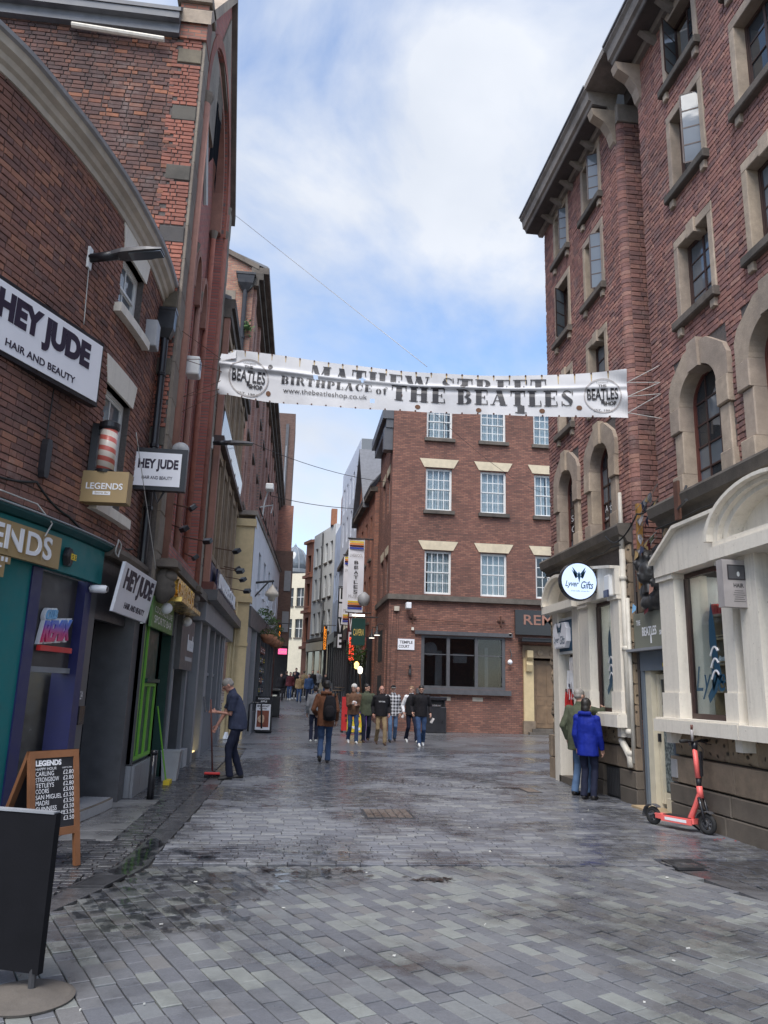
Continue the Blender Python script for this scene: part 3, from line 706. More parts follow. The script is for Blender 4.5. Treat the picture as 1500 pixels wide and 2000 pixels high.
def stones(F, u0, u1, z0, z1, course, length, mat, parent, proud=.05, bulge=0.0, holes=(), name='stone', joint=.012):
    n = max(1, round((z1-z0)/course)); h = (z1-z0)/n
    for i in range(n):
        za, zb_ = z0+i*h, z0+(i+1)*h-joint
        # free intervals of this course
        iv = [(u0, u1)]
        for hl in holes:
            if hl[2] < zb_ and hl[3] > za:
                nv = []
                for a, b in iv:
                    if hl[0] > a: nv.append((a, min(b, hl[0])))
                    if hl[1] < b: nv.append((max(a, hl[1]), b))
                iv = [q for q in nv if q[1]-q[0] > .04]
        for a, b in iv:
            u = a; first = True
            while u < b-.02:
                L = length*random.uniform(.75, 1.3)*(.55 if first and i % 2 else 1); e = min(u+L, b)
                if b-e < .14: e = b
                stone(F, u+joint/2, e-joint/2, za, zb_, -.05, proud+random.uniform(-.006, .01), mat, parent, name, .012, bulge); u = e; first = False
def casement(F, u0, u1, z0, z1, d, win, mat='frame_brown', cols=2, rows=4, open_leaf=None, bar=.022, glass='glass'):
    """timber casement: leaves with glazing bars, each pane its own sub-part"""
    fr = MB(); t = .045
    fr.wbox(F, u0, u0+t, z0, z1, d-.05, d); fr.wbox(F, u1-t, u1, z0, z1, d-.05, d); fr.wbox(F, u0+t, u1-t, z1-t, z1, d-.05, d-.002); fr.wbox(F, u0+t, u1-t, z0, z0+t, d-.05, d-.002)
    root = fr.build('window', mat, win)
    a0, b0 = u0+t, u1-t; cw = (b0-a0)/cols
    for c in range(cols):
        if open_leaf == c: continue
        ua, ub = a0+c*cw, a0+(c+1)*cw; bars = MB()
        bars.wbox(F, ua, ua+bar, z0+t, z1-t, d-.04, d-.01); bars.wbox(F, ub-bar, ub, z0+t, z1-t, d-.04, d-.01)
        for r in range(rows+1):
            zz = z0+t+(z1-z0-2*t)*r/rows; bars.wbox(F, ua+bar, ub-bar, zz-bar*.45, zz+bar*.45, d-.038, d-.012)
        bars.build('glazing_bars', mat, root)
        for r in range(rows):
            za, zb_ = z0+t+(z1-z0-2*t)*r/rows, z0+t+(z1-z0-2*t)*(r+1)/rows
            m = MB(); tl = random.uniform(-.004, .004); m.hexa([F.pt(ua, za, d-.03), F.pt(ub, za, d-.03), F.pt(ub, za, d-.024), F.pt(ua, za, d-.024), F.pt(ua, zb_, d-.03+tl), F.pt(ub, zb_, d-.03+tl), F.pt(ub, zb_, d-.024+tl), F.pt(ua, zb_, d-.024+tl)]); m.build('pane', glass, root)
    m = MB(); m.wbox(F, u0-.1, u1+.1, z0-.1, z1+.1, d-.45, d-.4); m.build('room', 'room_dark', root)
    if open_leaf is not None:
        c = open_leaf; hu = a0 if c == 0 else b0; sgn = 1 if c == 0 else -1; ang = R(58); lf = MB()
        def op(q, z, dd): return F.pt(hu+sgn*(q*math.cos(ang))+dd*math.sin(ang)*sgn*0, z, d-.02+q*math.sin(ang)+dd*math.cos(ang))
        def bx(q0, q1, za, zb_, mb): mb.hexa([op(q0, za, 0), op(q1, za, 0), op(q1, za, .03), op(q0, za, .03), op(q0, zb_, 0), op(q1, zb_, 0), op(q1, zb_, .03), op(q0, zb_, .03)])
        bx(0, bar, z0+t, z1-t, lf); bx(cw-bar, cw, z0+t, z1-t, lf)
        for r in range(rows+1):
            zz = z0+t+(z1-z0-2*t)*r/rows; bx(bar, cw-bar, zz-bar*.5, zz+bar*.5, lf)
        lf.build('open_leaf', mat, root); g = MB(); g.hexa([op(0, z0+t, .012), op(cw, z0+t, .012), op(cw, z0+t, .016), op(0, z0+t, .016), op(0, z1-t, .012), op(cw, z1-t, .012), op(cw, z1-t, .016), op(0, z1-t, .016)]); g.build('pane', 'glass_pale', root)
    return root
def stone_window(F, u0, u1, z0, z1, parent, key=False, open_leaf=None, glass='glass'):
    """u0..u1, z0..z1 outer edge of the stone surround; returns the wall opening"""
    s = .115; iu0, iu1, iz0, iz1 = u0+s, u1-s, z0+.12, z1-.145
    for a, b in ((u0, iu0), (iu1, u1)): stone(F, a, b, iz0, iz1, -.26, .035, 'stone_surround', parent, 'jamb', .008)
    if key:
        c = (u0+u1)/2
        stone(F, u0, c-.11, iz1, z1, -.26, .033, 'stone_surround', parent, 'lintel', .008); stone(F, c+.11, u1, iz1, z1, -.26, .033, 'stone_surround', parent, 'lintel', .008)
        stone(F, c-.108, c+.108, iz1-.06, z1+.03, -.2, .06, 'stone_surround', parent, 'keystone', .01)
    else: stone(F, u0, u1, iz1, z1, -.26, .033, 'stone_surround', parent, 'lintel', .008)
    stone(F, u0-.05, u1+.05, z0-.01, iz0, -.26, .12, 'stone_dark', parent, 'sill', .015)
    for c in (u0+.08, u1-.08): stone(F, c-.06, c+.06, z0-.14, z0-.012, -.02, .07, 'stone_surround', parent, 'sill_bracket', .012)
    casement(F, iu0, iu1, iz0, iz1, -.13, parent, open_leaf=open_leaf, glass=glass)
    return (iu0, iu1, iz0, iz1), (u0, u1, z0-.01, z1)
def arch_window(F, u0, u1, z0, zs, zt, parent, transfer=None, ext=.29, bars=True):
    """stone arched window: inner opening u0..u1, sill z0, springing zs, crown zt"""
    c = (u0+u1)/2; w = (u1-u0)/2; hgt = zs-z0
    for sgn in (-1, 1):
        def bl(a, b, za, zb_, d1):
            p, q = sorted((c+sgn*a, c+sgn*b)); stone(F, p, q, za, zb_, -.3, d1, 'stone_surround', parent, 'jamb_stone', .014)
        bl(w, w+ext*1.02, z0, z0+hgt*.22, .10); bl(w, w+ext*.80, z0+hgt*.22+.004, z0+hgt*.70, .06); bl(w, w+ext*.98, z0+hgt*.70+.004, zs-.02, .10)
        # voussoirs with stepped back
        a0, a1 = R(0), R(72); arc = [(c+sgn*w*math.cos(a0+(a1-a0)*i/8), zs-.016+(zt-zs)*math.sin(a0+(a1-a0)*i/8)) for i in range(9)]
        top = zt+.30; poly = arc+[(c+sgn*.135, top+.02), (c+sgn*(w*.62), top), (c+sgn*(w+ext*.72), zs+(top-zs)*.62), (c+sgn*(w+ext), zs+(top-zs)*.40), (c+sgn*(w+ext), zs-.016)]
        m = MB(); m.prism(poly, F.pt, -.3, .085); m.build('voussoir', 'stone_surround', parent)
    a1 = R(72); m = MB(); m.prism([(c-w*math.cos(a1)+.012, zt-.055), (c+w*math.cos(a1)-.012, zt-.055), (c+.128, zt+.38), (c-.128, zt+.38)], F.pt, -.3, .125); m.build('keystone', 'stone_surround', parent)
    # frame
    d = -.13; fr = MB(); t = .05
    fr.wbox(F, u0, u0+t, z0, zs, d-.06, d); fr.wbox(F, u1-t, u1, z0, zs, d-.06, d); fr.wbox(F, u0+t, u1-t, z0, z0+t, d-.06, d-.002)
    n = 14
    for i in range(n):
        a, b = math.pi*i/n, math.pi*(i+1)/n
        P = [(c-w*math.cos(a), zs+(zt-zs)*math.sin(a)), (c-w*math.cos(b), zs+(zt-zs)*math.sin(b)), (c-(w-t)*math.cos(b), zs+(zt-zs-t)*math.sin(b)), (c-(w-t)*math.cos(a), zs+(zt-zs-t)*math.sin(a))]
        fr.prism(P, F.pt, d-.06, d)
    root = fr.build('window', 'oxide_red', parent)
    for k_ in range(1, 3):
        u = u0+(u1-u0)*k_/3; b = MB(); b.wbox(F, u-.014, u+.014, z0, zs+(zt-zs)*math.sqrt(max(0, 1-((u-c)/w)**2)), d-.045, d-.012); b.build('mullion', 'frame_brown', root)
    rows = [z0+(zs-z0)*i/4 for i in range(1, 5)]
    for zz in rows:
        b = MB(); b.wbox(F, u0+t, u1-t, zz-.013, zz+.013, d-.043, d-.014); b.build('transom', 'frame_brown', root)
    zz = [z0]+rows
    for k_ in range(3):
        ua, ub = u0+(u1-u0)*k_/3, u0+(u1-u0)*(k_+1)/3
        for i in range(4):
            m = MB(); tl = random.uniform(-.006, .006); m.hexa([F.pt(ua, zz[i], d-.035), F.pt(ub, zz[i], d-.035), F.pt(ub, zz[i], d-.03), F.pt(ua, zz[i], d-.03), F.pt(ua, zz[i+1], d-.035+tl), F.pt(ub, zz[i+1], d-.035+tl), F.pt(ub, zz[i+1], d-.03+tl), F.pt(ua, zz[i+1], d-.03+tl)]); m.build('pane', 'glass_pale' if random.random() < .5 else 'glass', root)
        m = MB(); P = [(ua, zs), (ub, zs)]+[(ub+(ua-ub)*i/5, zs+(zt-zs)*math.sqrt(max(0, 1-((ub+(ua-ub)*i/5-c)/w)**2))) for i in range(6)]; m.prism(P, F.pt, d-.035, d-.03); m.build('pane', 'glass', root)
    if transfer:
        for i, (s_, za, zb_) in enumerate(transfer):
            m = MB(); fit_text(m, s_, lambda u, z, q: F.pt(u, z, d-.02), u0+.14, u1-.12, za, zb_, .0, flip=True); m.build('window_lettering', 'white_letter', root)
    return (u0, u1, z0, zs, zt), (u0-ext*.9, u1+ext*.9, z0, zs+.3), root
LV = [(11.06, 12.42), (9.12, 10.64), (6.97, 8.43)]
def brick_block(parent, ua, ub, cols, arches, opens, seed):
    random.seed(seed); holes = []; outer = []
    for ci, (a, b) in enumerate(cols):
        for ri, (z0, z1) in enumerate(LV):
            h, o = stone_window(FR, a, b, z0, z1, parent, key=(ri == 2), open_leaf=opens.get((ci, ri)), glass='glass_pale' if ri == 2 else 'glass'); holes.append(h); outer.append(o)
    for (a, b, tr) in arches:
        h, o, r = arch_window(FR, a, b, 4.46, 5.78, 6.2, parent, tr); holes.append(h); outer.append(o)
        outer.append((a-.2, b+.2, 6.0, 6.5))
    holes = [(h[0]-.03, h[1]+.03, h[2]-.03, h[3]+.03) if len(h) == 4 else (h[0]-.03, h[1]+.03, h[2]+.0, h[3], h[4]+.03) for h in holes]
    m = MB(); wall_sheet(m, FR, ua, ub, 3.9, 12.5, holes, 0, .24)
    m.build('wall', 'mortar_dark', parent); return holes, outer
h1, o1 = brick_block(block, 3.0, 10.9, [(8.9, 9.97), (7.1, 8.16), (5.2, 6.26)], [(9.0, 9.99, None), (7.25, 8.24, None)], {(0, 0): 1, (0, 1): 0, (1, 0): 0, (1, 1): None}, 3)
brick_wall(FR, 6.4, 10.9, 4.45, 12.5, o1, block, 'brick_right', n_single=300, see=lambda x, y: y < 990)
brick_wall(FR, 3.0, 6.39, 4.45, 12.5, o1, block, 'brick_right', n_single=0)
h2, o2 = brick_block(wing, 11.9, 15.95, [(12.56, 13.58), (14.35, 15.3)], [(12.58, 13.46, [('Archive', 4.95, 5.08), ('workshop', 4.75, 4.88)]), (14.38, 15.22, [('SAM', 5.15, 5.28), ('CHI', 4.92, 5.05)])], {(0, 0): 0, (0, 1): 0, (1, 1): 1, (1, 0): 0}, 4)
brick_wall(FR, 11.9, 15.95, 4.45, 12.5, o2, wing, 'brick_right', n_single=40, see=lambda x, y: y < 1000)
# return face of the wing with its bullnose corner
FW = Frame((0, 11.78), (1, 0), (0, -1))
m = MB(); wall_sheet(m, FW, 5.62, 7.0, 2.9, 12.5, [], 0); wall_sheet(m, Frame((15.95, 0), (0, 1), (-1, 0)), 0, 0, 0, 0, []) if False else None
m.build('return_wall', 'mortar_dark', wing)
brick_wall(FW, 5.625, 7.0, 4.0, 12.1, [], wing, 'brick_right', bh=.078, n_single=260, see=lambda x, y: 1200 < x < 1285 and 180 < y < 1000)
random.seed(8); cb = MB(); z = 4.0; row = 0
while z < 12.12:
    r_ = .122+random.uniform(-.004, .004); c0 = (5.62, 11.90); P = [(c0[0]-(r_)*math.cos(R(90*i/6)), c0[1]-(r_)*math.sin(R(90*i/6))) for i in range(7)]
    L = .07 if row % 2 else .16
    P = [(c0[0]-r_, c0[1]+.0)]+P
    ring = P+[(5.62, 11.90)]; b_ = .006
    cb.loft([[(x, y, z) for x, y in ring], [(x-.004*0, y, z+.004) for x, y in ring], [(x, y, z+.074) for x, y in ring]]); z += .0815; row += 1
cb.build('bullnose_bricks', 'brick_right', wing, kind='stuff')
stone(FW, 5.5, 6.6, 12.12, 12.5, -.1, .03, 'stone_cornice', wing, 'capping_stone', .01)
stone(FW, 5.52, 6.6, 2.95, 3.98, -.1, .02, 'stone_base', wing, 'corner_stone', .015)
m = MB(); m.box(6.6, 6.7, 10.9, 11.78, 2.9, 12.5); m.build('recess_wall', 'brick_far_side', wing)
m = MB(); m.box(5.5, 12, 15.9, 15.95, 0, 12.5); m.box(5.9, 12, 11.8, 15.85, 12.5, 12.6); m.build('end_wall', 'brick_far', wing)
m = MB(); m.hexa([(5.3, 11.2, 12.95), (5.3, 16.1, 12.95), (9, 16.1, 15.2), (9, 11.2, 15.2), (5.3, 11.2, 13.05), (5.3, 16.1, 13.05), (9, 16.1, 15.3), (9, 11.2, 15.3)]); m.build('roof', 'slate', wing)
m = MB(); m.hexa([(5.3, 0, 12.95), (5.3, 11.15, 12.95), (9, 11.15, 15.2), (9, 0, 15.2), (5.3, 0, 13.05), (5.3, 11.15, 13.05), (9, 11.15, 15.3), (9, 0, 15.3)]); m.build('roof', 'slate', block)
m = MB(); m.box(5.55, 9, 10.86, 10.9, 0, 12.5); m.box(5.55, 9, 3.0, 3.04, 0, 12.5); m.build('end_wall', 'brick_far', block)
# eaves cornice: soffit, bed mould, fascia, lead edge, corbels
def cornice(u0, u1, parent, ret=None):
    prof = [(.0, 12.42), (.10, 12.42), (.14, 12.50), (.43, 12.52), (.45, 12.58), (.50, 12.61), (.52, 12.78), (.57, 12.83), (.57, 12.88), (-.1, 12.88)]
    m = MB(); m.loft([[FR.pt(u, z, d) for d, z in prof] for u in (u0, u1)]); m.build('cornice', 'stone_cornice', parent)
    m = MB(); m.wbox(FR, u0, u1, 12.885, 12.915, -.1, .60); m.build('lead_flashing', 'lead', parent)
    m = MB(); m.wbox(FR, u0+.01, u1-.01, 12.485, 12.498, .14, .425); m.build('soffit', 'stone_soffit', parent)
    u = u0+.35
    while u < u1-.2:
        b = MB(); b.hexa([FR.pt(u-.06, 12.30, .0), FR.pt(u+.06, 12.30, .0), FR.pt(u+.06, 12.36, .12), FR.pt(u-.06, 12.36, .12), FR.pt(u-.06, 12.484, .0), FR.pt(u+.06, 12.484, .0), FR.pt(u+.05, 12.484, .30), FR.pt(u-.05, 12.484, .30)]); b.build('corbel', 'stone_cornice', parent); u += .62
cornice(11.86, 16.1, wing); cornice(3.0, 10.95, block)
# cornice crosses the recess
m = MB(); m.wbox(FR, 10.955, 11.855, 12.8, 12.93, -1.1, .57); m.build('recess_gutter', 'stone_cornice', block)
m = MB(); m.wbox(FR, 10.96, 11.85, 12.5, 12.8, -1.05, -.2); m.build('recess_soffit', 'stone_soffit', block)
for (u, par) in ((10.84, block), (11.95, wing)):
    m = MB(); s = 1 if par is block else -1
    pr = [(0, 11.7), (.05, 11.75), (.10, 11.95), (.22, 12.15), (.42, 12.28), (.46, 12.42), (0, 12.42)]
    m.prism([(d, z) for d, z in pr], lambda a, z, q: FR.pt(u-.1+q, z, a), 0, .2); m.build('scroll_bracket', 'stone_surround', par)
# string course over the shops
def ledge(u0, u1, par):
    prof = [(0, 4.12), (.08, 4.14), (.12, 4.22), (.22, 4.26), (.25, 4.40), (.23, 4.44), (0, 4.46)]
    m = MB(); m.loft([[FR.pt(u, z, d) for d, z in prof] for u in (u0, u1)]); m.build('string_course', 'stone_dark', par)
    m = MB(); m.tube([FR.pt(u0+.1+(u1-u0-.2)*i/12, 4.09+.02*math.sin(i*2.1), .16+.02*math.sin(i*1.3)) for i in range(13)], .012, 6); m.build('cable', 'cable', par)
ledge(3.0, 10.86, block); ledge(11.95, 16.08, wing)
# ---- ground floor of the near block
random.seed(21)
gh = [(8.95, 10.25, 1.2, 3.5), (7.0, 8.8, 0, 3.5)]
stones(FR, 6.2, 10.74, .86, 4.12, .34, .62, 'stone_rock', block, .05, .035, [(8.80, 10.70, 1.18, 3.95), (6.75, 8.63, 1.18, 4.05), (6.0, 8.95, 3.3, 4.05)])
stones(FR, 5.4, 10.76, .50, .85, .35, .9, 'stone_base', block, .12)
stones(FR, 5.4, 10.78, -.02, .49, .26, 1.3, 'stone_plinth', block, .14)
m = MB(); wall_sheet(m, FR, 6.0, 10.76, 0, 4.2, [(9.03, 10.27, 1.34, 3.35), (7.22, 8.29, 1.3, 3.32)], -.01, .3); m.build('wall_base', 'mortar_dark', block)
def panel(name, poly, d0, d1, mat, par, F=FR): m = MB(); m.prism(poly, F.pt, d0, d1); return m.build(name, mat, par)
def slab(name, u0, u1, z0, z1, d0, d1, mat, par, F=FR): m = MB(); m.wbox(F, u0, u1, z0, z1, d0, d1); return m.build(name, mat, par)
def shop_window(par, u0, u1, z0, z1, near, far, gable, sill):
    sw = slab('shopfront', far[0], far[1], z0-.02, z1+.02, -.05, .20, 'cream', par)          # far pilaster is the carrier
    slab('pilaster', near[0], near[1], z0-.02, z1+.02, -.05, .20, 'cream', sw)
    for a, b in (far, near):
        slab('pilaster_block', a-.02, b+.02, z0-.02, z0+.34, -.04, .225, 'cream', sw); slab('pilaster_cap', a-.025, b+.025, z1-.06, z1+.02, -.04, .24, 'cream', sw)
    panel('pediment', gable, -.05, .26, 'cream', sw)
    g2 = MB(); top = sorted(gable, key=lambda q: q[0])
    up = [q for q in gable if q[1] > z1+.12]; up.sort()
    for (a, b) in zip(up, up[1:]): g2.hexa([FR.pt(a[0], a[1]+.002, -.02), FR.pt(b[0], b[1]+.002, -.02), FR.pt(b[0], b[1]+.002, .34), FR.pt(a[0], a[1]+.002, .34), FR.pt(a[0], a[1]+.05, -.02), FR.pt(b[0], b[1]+.05, -.02), FR.pt(b[0], b[1]+.05, .34), FR.pt(a[0], a[1]+.05, .34)])
    g2.build('raking_moulding', 'cream', sw)
    slab('sill', sill[0], sill[1], sill[2], sill[3], -.05, .33, 'cream', sw)
    slab('sill_lip', sill[0]+.01, sill[1]-.01, sill[3]+.001, sill[3]+.025, -.05, .30, 'cream', sw)
    for u in (sill[0]+.18, sill[1]-.22): slab('sill_bracket', u-.07, u+.07, sill[2]-.15, sill[2]-.004, -.02, .22, 'cream', sw)
    f = MB()
    for a in ((u0, u0+.05, z0, z1), (u1-.05, u1, z0, z1), (u0+.05, u1-.05, z0, z0+.07), (u0+.05, u1-.05, z1-.06, z1)): f.wbox(FR, *a, -.02, .05)
    f.build('window_frame', 'frame_brown', sw)
    for s in (u0-.02, u1): slab('jamb_lining', s, s+.02, z0, z1, -.3, .02, 'cream', sw)
    slab('pane', u0+.03, u1-.03, z0+.03, z1-.03, .008, .014, 'glass_clear', sw)
    # shallow display case behind the glass
    m = MB(); m.wbox(FR, u0-.1, u1+.1, z0-.1, z1+.1, -.95, -.9); m.build('case_back', 'room_pale', sw)
    slab('case_floor', u0-.1, u1+.1, z0-.1, z0, -.95, -.02, 'wood_pale', sw); slab('case_ceiling', u0-.1, u1+.1, z1+.0, z1+.1, -.95, -.02, 'room_dark', sw)
    slab('display_fill', u0+.1, u1-.1, z1-.03, z1-.005, -.6, -.5, 'case_fill', sw)  # added glowing strip under the case ceiling, brightens the dark display
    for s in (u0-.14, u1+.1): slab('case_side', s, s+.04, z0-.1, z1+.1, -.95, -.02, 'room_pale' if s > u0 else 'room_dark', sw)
    return sw
sw1 = shop_window(block, 9.06, 10.24, 1.36, 3.33, (8.82, 9.06), (10.24, 10.68), [(8.80, 3.34), (10.70, 3.34), (10.70, 3.52), (9.95, 3.92), (8.80, 3.92)], (8.68, 10.80, 1.17, 1.335))
# pedimented doorway at the picture edge
dw = slab('round_headed_bay', 8.26, 8.62, 1.19, 3.3, -.05, .22, 'cream', block); slab('sill', 6.75, 8.66, 1.17, 1.335, -.05, .33, 'cream', dw); slab('pilaster', 6.9, 7.25, 1.34, 3.3, -.05, .22, 'cream', dw)
slab('entablature', 6.75, 8.98, 3.30, 3.46, -.05, .40, 'cream', dw); slab('frieze', 6.8, 8.93, 3.461, 3.54, -.05, .34, 'cream', dw)
cx, rx, rz = 7.86, 1.14, .60
def arc(rx_, rz_, n=20): return [(cx+rx_*math.cos(math.pi*i/n), 3.545+rz_*math.sin(math.pi*i/n)) for i in range(n+1)]
for (k0, k1, d) in ((1.0, .93, .42), (.93, .84, .33), (.84, .74, .26)):
    o_, i_ = arc(rx*k0, rz*k0), arc(rx*k1, rz*k1); m = MB()
    for j in range(20): m.prism([o_[j], o_[j+1], i_[j+1], i_[j]], FR.pt, -.05, d)
    m.build('arch_moulding', 'cream', dw)
panel('tympanum', arc(rx*.74, rz*.74), -.05, .06, 'cream', dw)
slab('window_frame', 7.25, 7.33, 1.34, 3.3, -.2, -.1, 'frame_brown', dw); slab('window_frame', 8.18, 8.26, 1.34, 3.3, -.2, -.1, 'frame_brown', dw); slab('pane', 7.33, 8.18, 1.34, 3.3, -.17, -.16, 'glass', dw)
# rough stones between window and doorway are in stones(); display goods in the near gift window
shelf = MB()
def goods_thing(name, label, cat): return empty(name, (5.9, 9.7, 1.4), label, cat)
sh = empty('display_shelf', (5.95, 9.9, 1.36), 'pale wooden box shelves with souvenirs behind the near gift-shop window', 'shelf')
for i, (u, z, wd, ht) in enumerate([(9.72, 1.37, .42, .36), (9.62, 1.75, .40, .34), (9.80, 2.11, .36, .33), (9.68, 2.46, .44, .30)]):
    m = MB(); m.wbox(FR, u, u+wd, z, z+.02, -.6, -.25); m.wbox(FR, u, u+wd, z+ht-.02, z+ht, -.6, -.25); m.wbox(FR, u, u+.02, z+.02, z+ht-.02, -.6, -.25); m.wbox(FR, u+wd-.02, u+wd, z+.02, z+ht-.02, -.6, -.25); m.wbox(FR, u+.02, u+wd-.02, z+.02, z+ht-.02, -.6, -.58)
    m.build('shelf_box', 'wood_pale', sh)
random.seed(31)
for i in range(16):
    u, z = [(9.78, 1.39), (9.68, 1.77), (9.86, 2.13), (9.74, 2.48)][i % 4]; u += .07*(i//4); hh = random.uniform(.06, .14)
    m = MB(); m.lathe(FR.pt(u, z, -.33), [(.0, 0), (.025, 0), (.03, hh*.3), (.022, hh*.7), (.012, hh*.85), (.018, hh)], 8); m.build('figurine', random.choice(['red', 'white_letter', 'sky_blue', 'room_pale', 'charcoal']), sh)
for i in range(6):
    m = MB(); m.wbox(FR, 9.7+.08*i, 9.77+.08*i, 2.775, 2.82+.02*i, -.5, -.3); m.build('red_bus', 'red', sh)
tr = empty('souvenir_tray', (5.75, 9.35, 1.37), 'tray of crystal souvenirs on blue cloth at the foot of the near gift window', 'tray')
m = MB(); m.wbox(FR, 9.12, 9.62, 1.372, 1.41, -.42, -.12); m.build('tray', 'oxide_red', tr)
for i in range(14):
    m = MB(); hh = random.uniform(.04, .13); m.lathe(FR.pt(9.16+.033*i, 1.411, -.2-.1*random.random()), [(.016, 0), (.012, hh*.5), (.02, hh*.8), (.005, hh)], 6); m.build('crystal', random.choice(['grey_light', 'white_letter', 'yellow', 'red']), tr)
m = MB(); m.wbox(FR, 9.1, 9.6, 1.46, 1.7, -.52, -.5); m.build('blue_backcloth', 'sky_blue', tr)
def union_flag(pt, name, label, wu=.42, hz=.75):
    r = empty(name, pt(0, 0, 0), label, 'flag'); m = MB(); n = 14
    for i in range(n):
        for j in range(8):
            P = [(a/n, b/8) for a, b in ((i, j), (i+1, j), (i+1, j+1), (i, j+1))]
            m.poly([pt(p[0]*wu, p[1]*hz, .03*math.sin(p[0]*14)*(1-p[1]*.3)) for p in P])
    k2 = 'union_cloth'
    m.build('cloth', 'union_navy', r)
    def strip(pts, d, mat):
        m = MB(); q = []
        (x0, y0, x1, y1, wd) = pts; L = math.hypot(x1-x0, y1-y0); nx, ny = -(y1-y0)/L*wd/2, (x1-x0)/L*wd/2; n = 12
        for i in range(n):
            a, b = i/n, (i+1)/n; A = (x0+(x1-x0)*a, y0+(y1-y0)*a); B = (x0+(x1-x0)*b, y0+(y1-y0)*b)
            cl = lambda x, y: (min(wu, max(0, x)), min(hz, max(0, y)))
            P = [cl(A[0]+nx, A[1]+ny), cl(B[0]+nx, B[1]+ny), cl(B[0]-nx, B[1]-ny), cl(A[0]-nx, A[1]-ny)]
            m.poly([pt(p[0], p[1], d+.03*math.sin(p[0]/wu*14)*(1-p[1]/hz*.3)) for p in P])
        m.build('stripe', mat, r)
    for s in ((0, 0, wu, hz), (wu, 0, 0, hz)): strip((*s, .12), .004, 'white_letter'); strip((*s, .045), .008, 'red')
    strip((wu/2, 0, wu/2, hz, .16), .012, 'white_letter'); strip((0, hz/2, wu, hz/2, .2), .012, 'white_letter'); strip((wu/2, 0, wu/2, hz, .09), .016, 'red'); strip((0, hz/2, wu, hz/2, .11), .016, 'red')
paint('union_navy', (.012, .02, .12), .8, .1)
union_flag(lambda a, z, d: FR.pt(9.10+a, 1.72+z, -.45+d), 'union_flag', 'red, white and blue flag hanging inside the near gift-shop window')
m = MB(); m.wbox(FR, 9.1, 9.5, 1.7, 2.9, -.68, -.66); m.build('shop_backcloth', 'lyver_blue', sw1)
def wing_mark(F, u, z, s, d, par, mat='lyver_blue', name='bird_transfer'):
    """window transfer: winged bird with script-like strokes"""
    m = MB()
    for k_, (pts) in enumerate([[(0, 0), (.10, -.42), (.30, -.60), (.20, -.2), (.16, .25), (.10, .55), (.02, .3)], [(.02, -.35), (.22, -.42), (.12, -.66), (-.08, -.82), (-.12, -.72), (.0, -.6)]]):
        m.prism([(u-a*s, z+b*s) for a, b in pts], F.pt, d, d+.002)
    o = m.build(name, mat, par)
    for i in range(3):
        m = MB(); m.tube([F.pt(u-(.02+.19*t)*s, z+(-.18-.16*i+.12*math.sin(t*2.6))*s, d+.004) for t in [j/8 for j in range(9)]], .008*s/.5, 4); m.build('white_swirl', 'white_letter', o)
    return o
wing_mark(FR, 9.72, 2.35, .95, .016, sw1)
m = MB(); fit_text(m, 'Lyver', lambda u, z, d: FR.pt(u, z, .018), 9.2, 10.12, 1.62, 2.05, 0, shear=.3, flip=True); m.build('script_transfer', 'lyver_blue', sw1)
# ---- wing ground floor
random.seed(22)
sw2 = shop_window(wing, 12.47, 13.46, 1.37, 3.26, (12.13, 12.47), (13.46, 13.92), [(12.10, 3.27), (13.94, 3.27), (13.94, 3.45), (13.3, 3.86), (12.10, 3.70)], (12.06, 14.05, 1.15, 1.345))
stones(FR, 11.98, 15.95, .86, 4.12, .34, .5, 'stone_rock', wing, .05, .04, [(12.10, 13.96, 1.18, 3.86), (13.96, 15.42, 0, 3.9)])
stones(FR, 11.94, 13.98, .52, .85, .35, .9, 'stone_base', wing, .10); stones(FR, 11.92, 13.98, -.02, .51, .26, 1.2, 'stone_plinth', wing, .12, holes=[(12.55, 13.2, -.1, .6)])
stones(FR, 15.44, 16.0, -.02, .85, .42, .6, 'stone_base', wing, .13)
m = MB(); wall_sheet(m, FR, 11.9, 15.95, 0, 4.2, [(12.44, 13.49, 1.35, 3.28), (14.28, 15.14, .1, 2.44)], -.01, .35); m.build('wall_base', 'mortar_dark', wing)
vg = slab('vent_grille', 12.57, 13.18, .02, .48, .02, .06, 'black_paint', wing)
for i in range(9): slab('grille_bar', 12.6+.065*i, 12.62+.065*i, .04, .46, .061, .085, 'iron', vg)
wing_mark(FR, 13.05, 2.35, .85, .016, sw2)
random.seed(5)
for i in range(26):
    u = 12.55+random.random()*.8; z = 1.38 if i < 14 else 1.9+random.random()*.7
    m = MB(); hh = random.uniform(.06, .2); m.lathe(FR.pt(u, z, -.25-.25*random.random()), [(.03, 0), (.035, hh*.4), (.02, hh*.8), (.01, hh)], 7)
    if i == 0: gd2 = empty('souvenir_display', (5.8, 13, 1.4), 'jumble of souvenirs on show in the far gift-shop window', 'display')
    m.build('souvenir', random.choice(['red', 'white_letter', 'navy_panel', 'charcoal', 'sky_blue', 'pink']), gd2)
for z in (1.86, 2.35): m = MB(); m.wbox(FR, 12.5, 13.4, z, z+.02, -.6, -.2); m.build('glass_shelf', 'glass_pale', gd2)
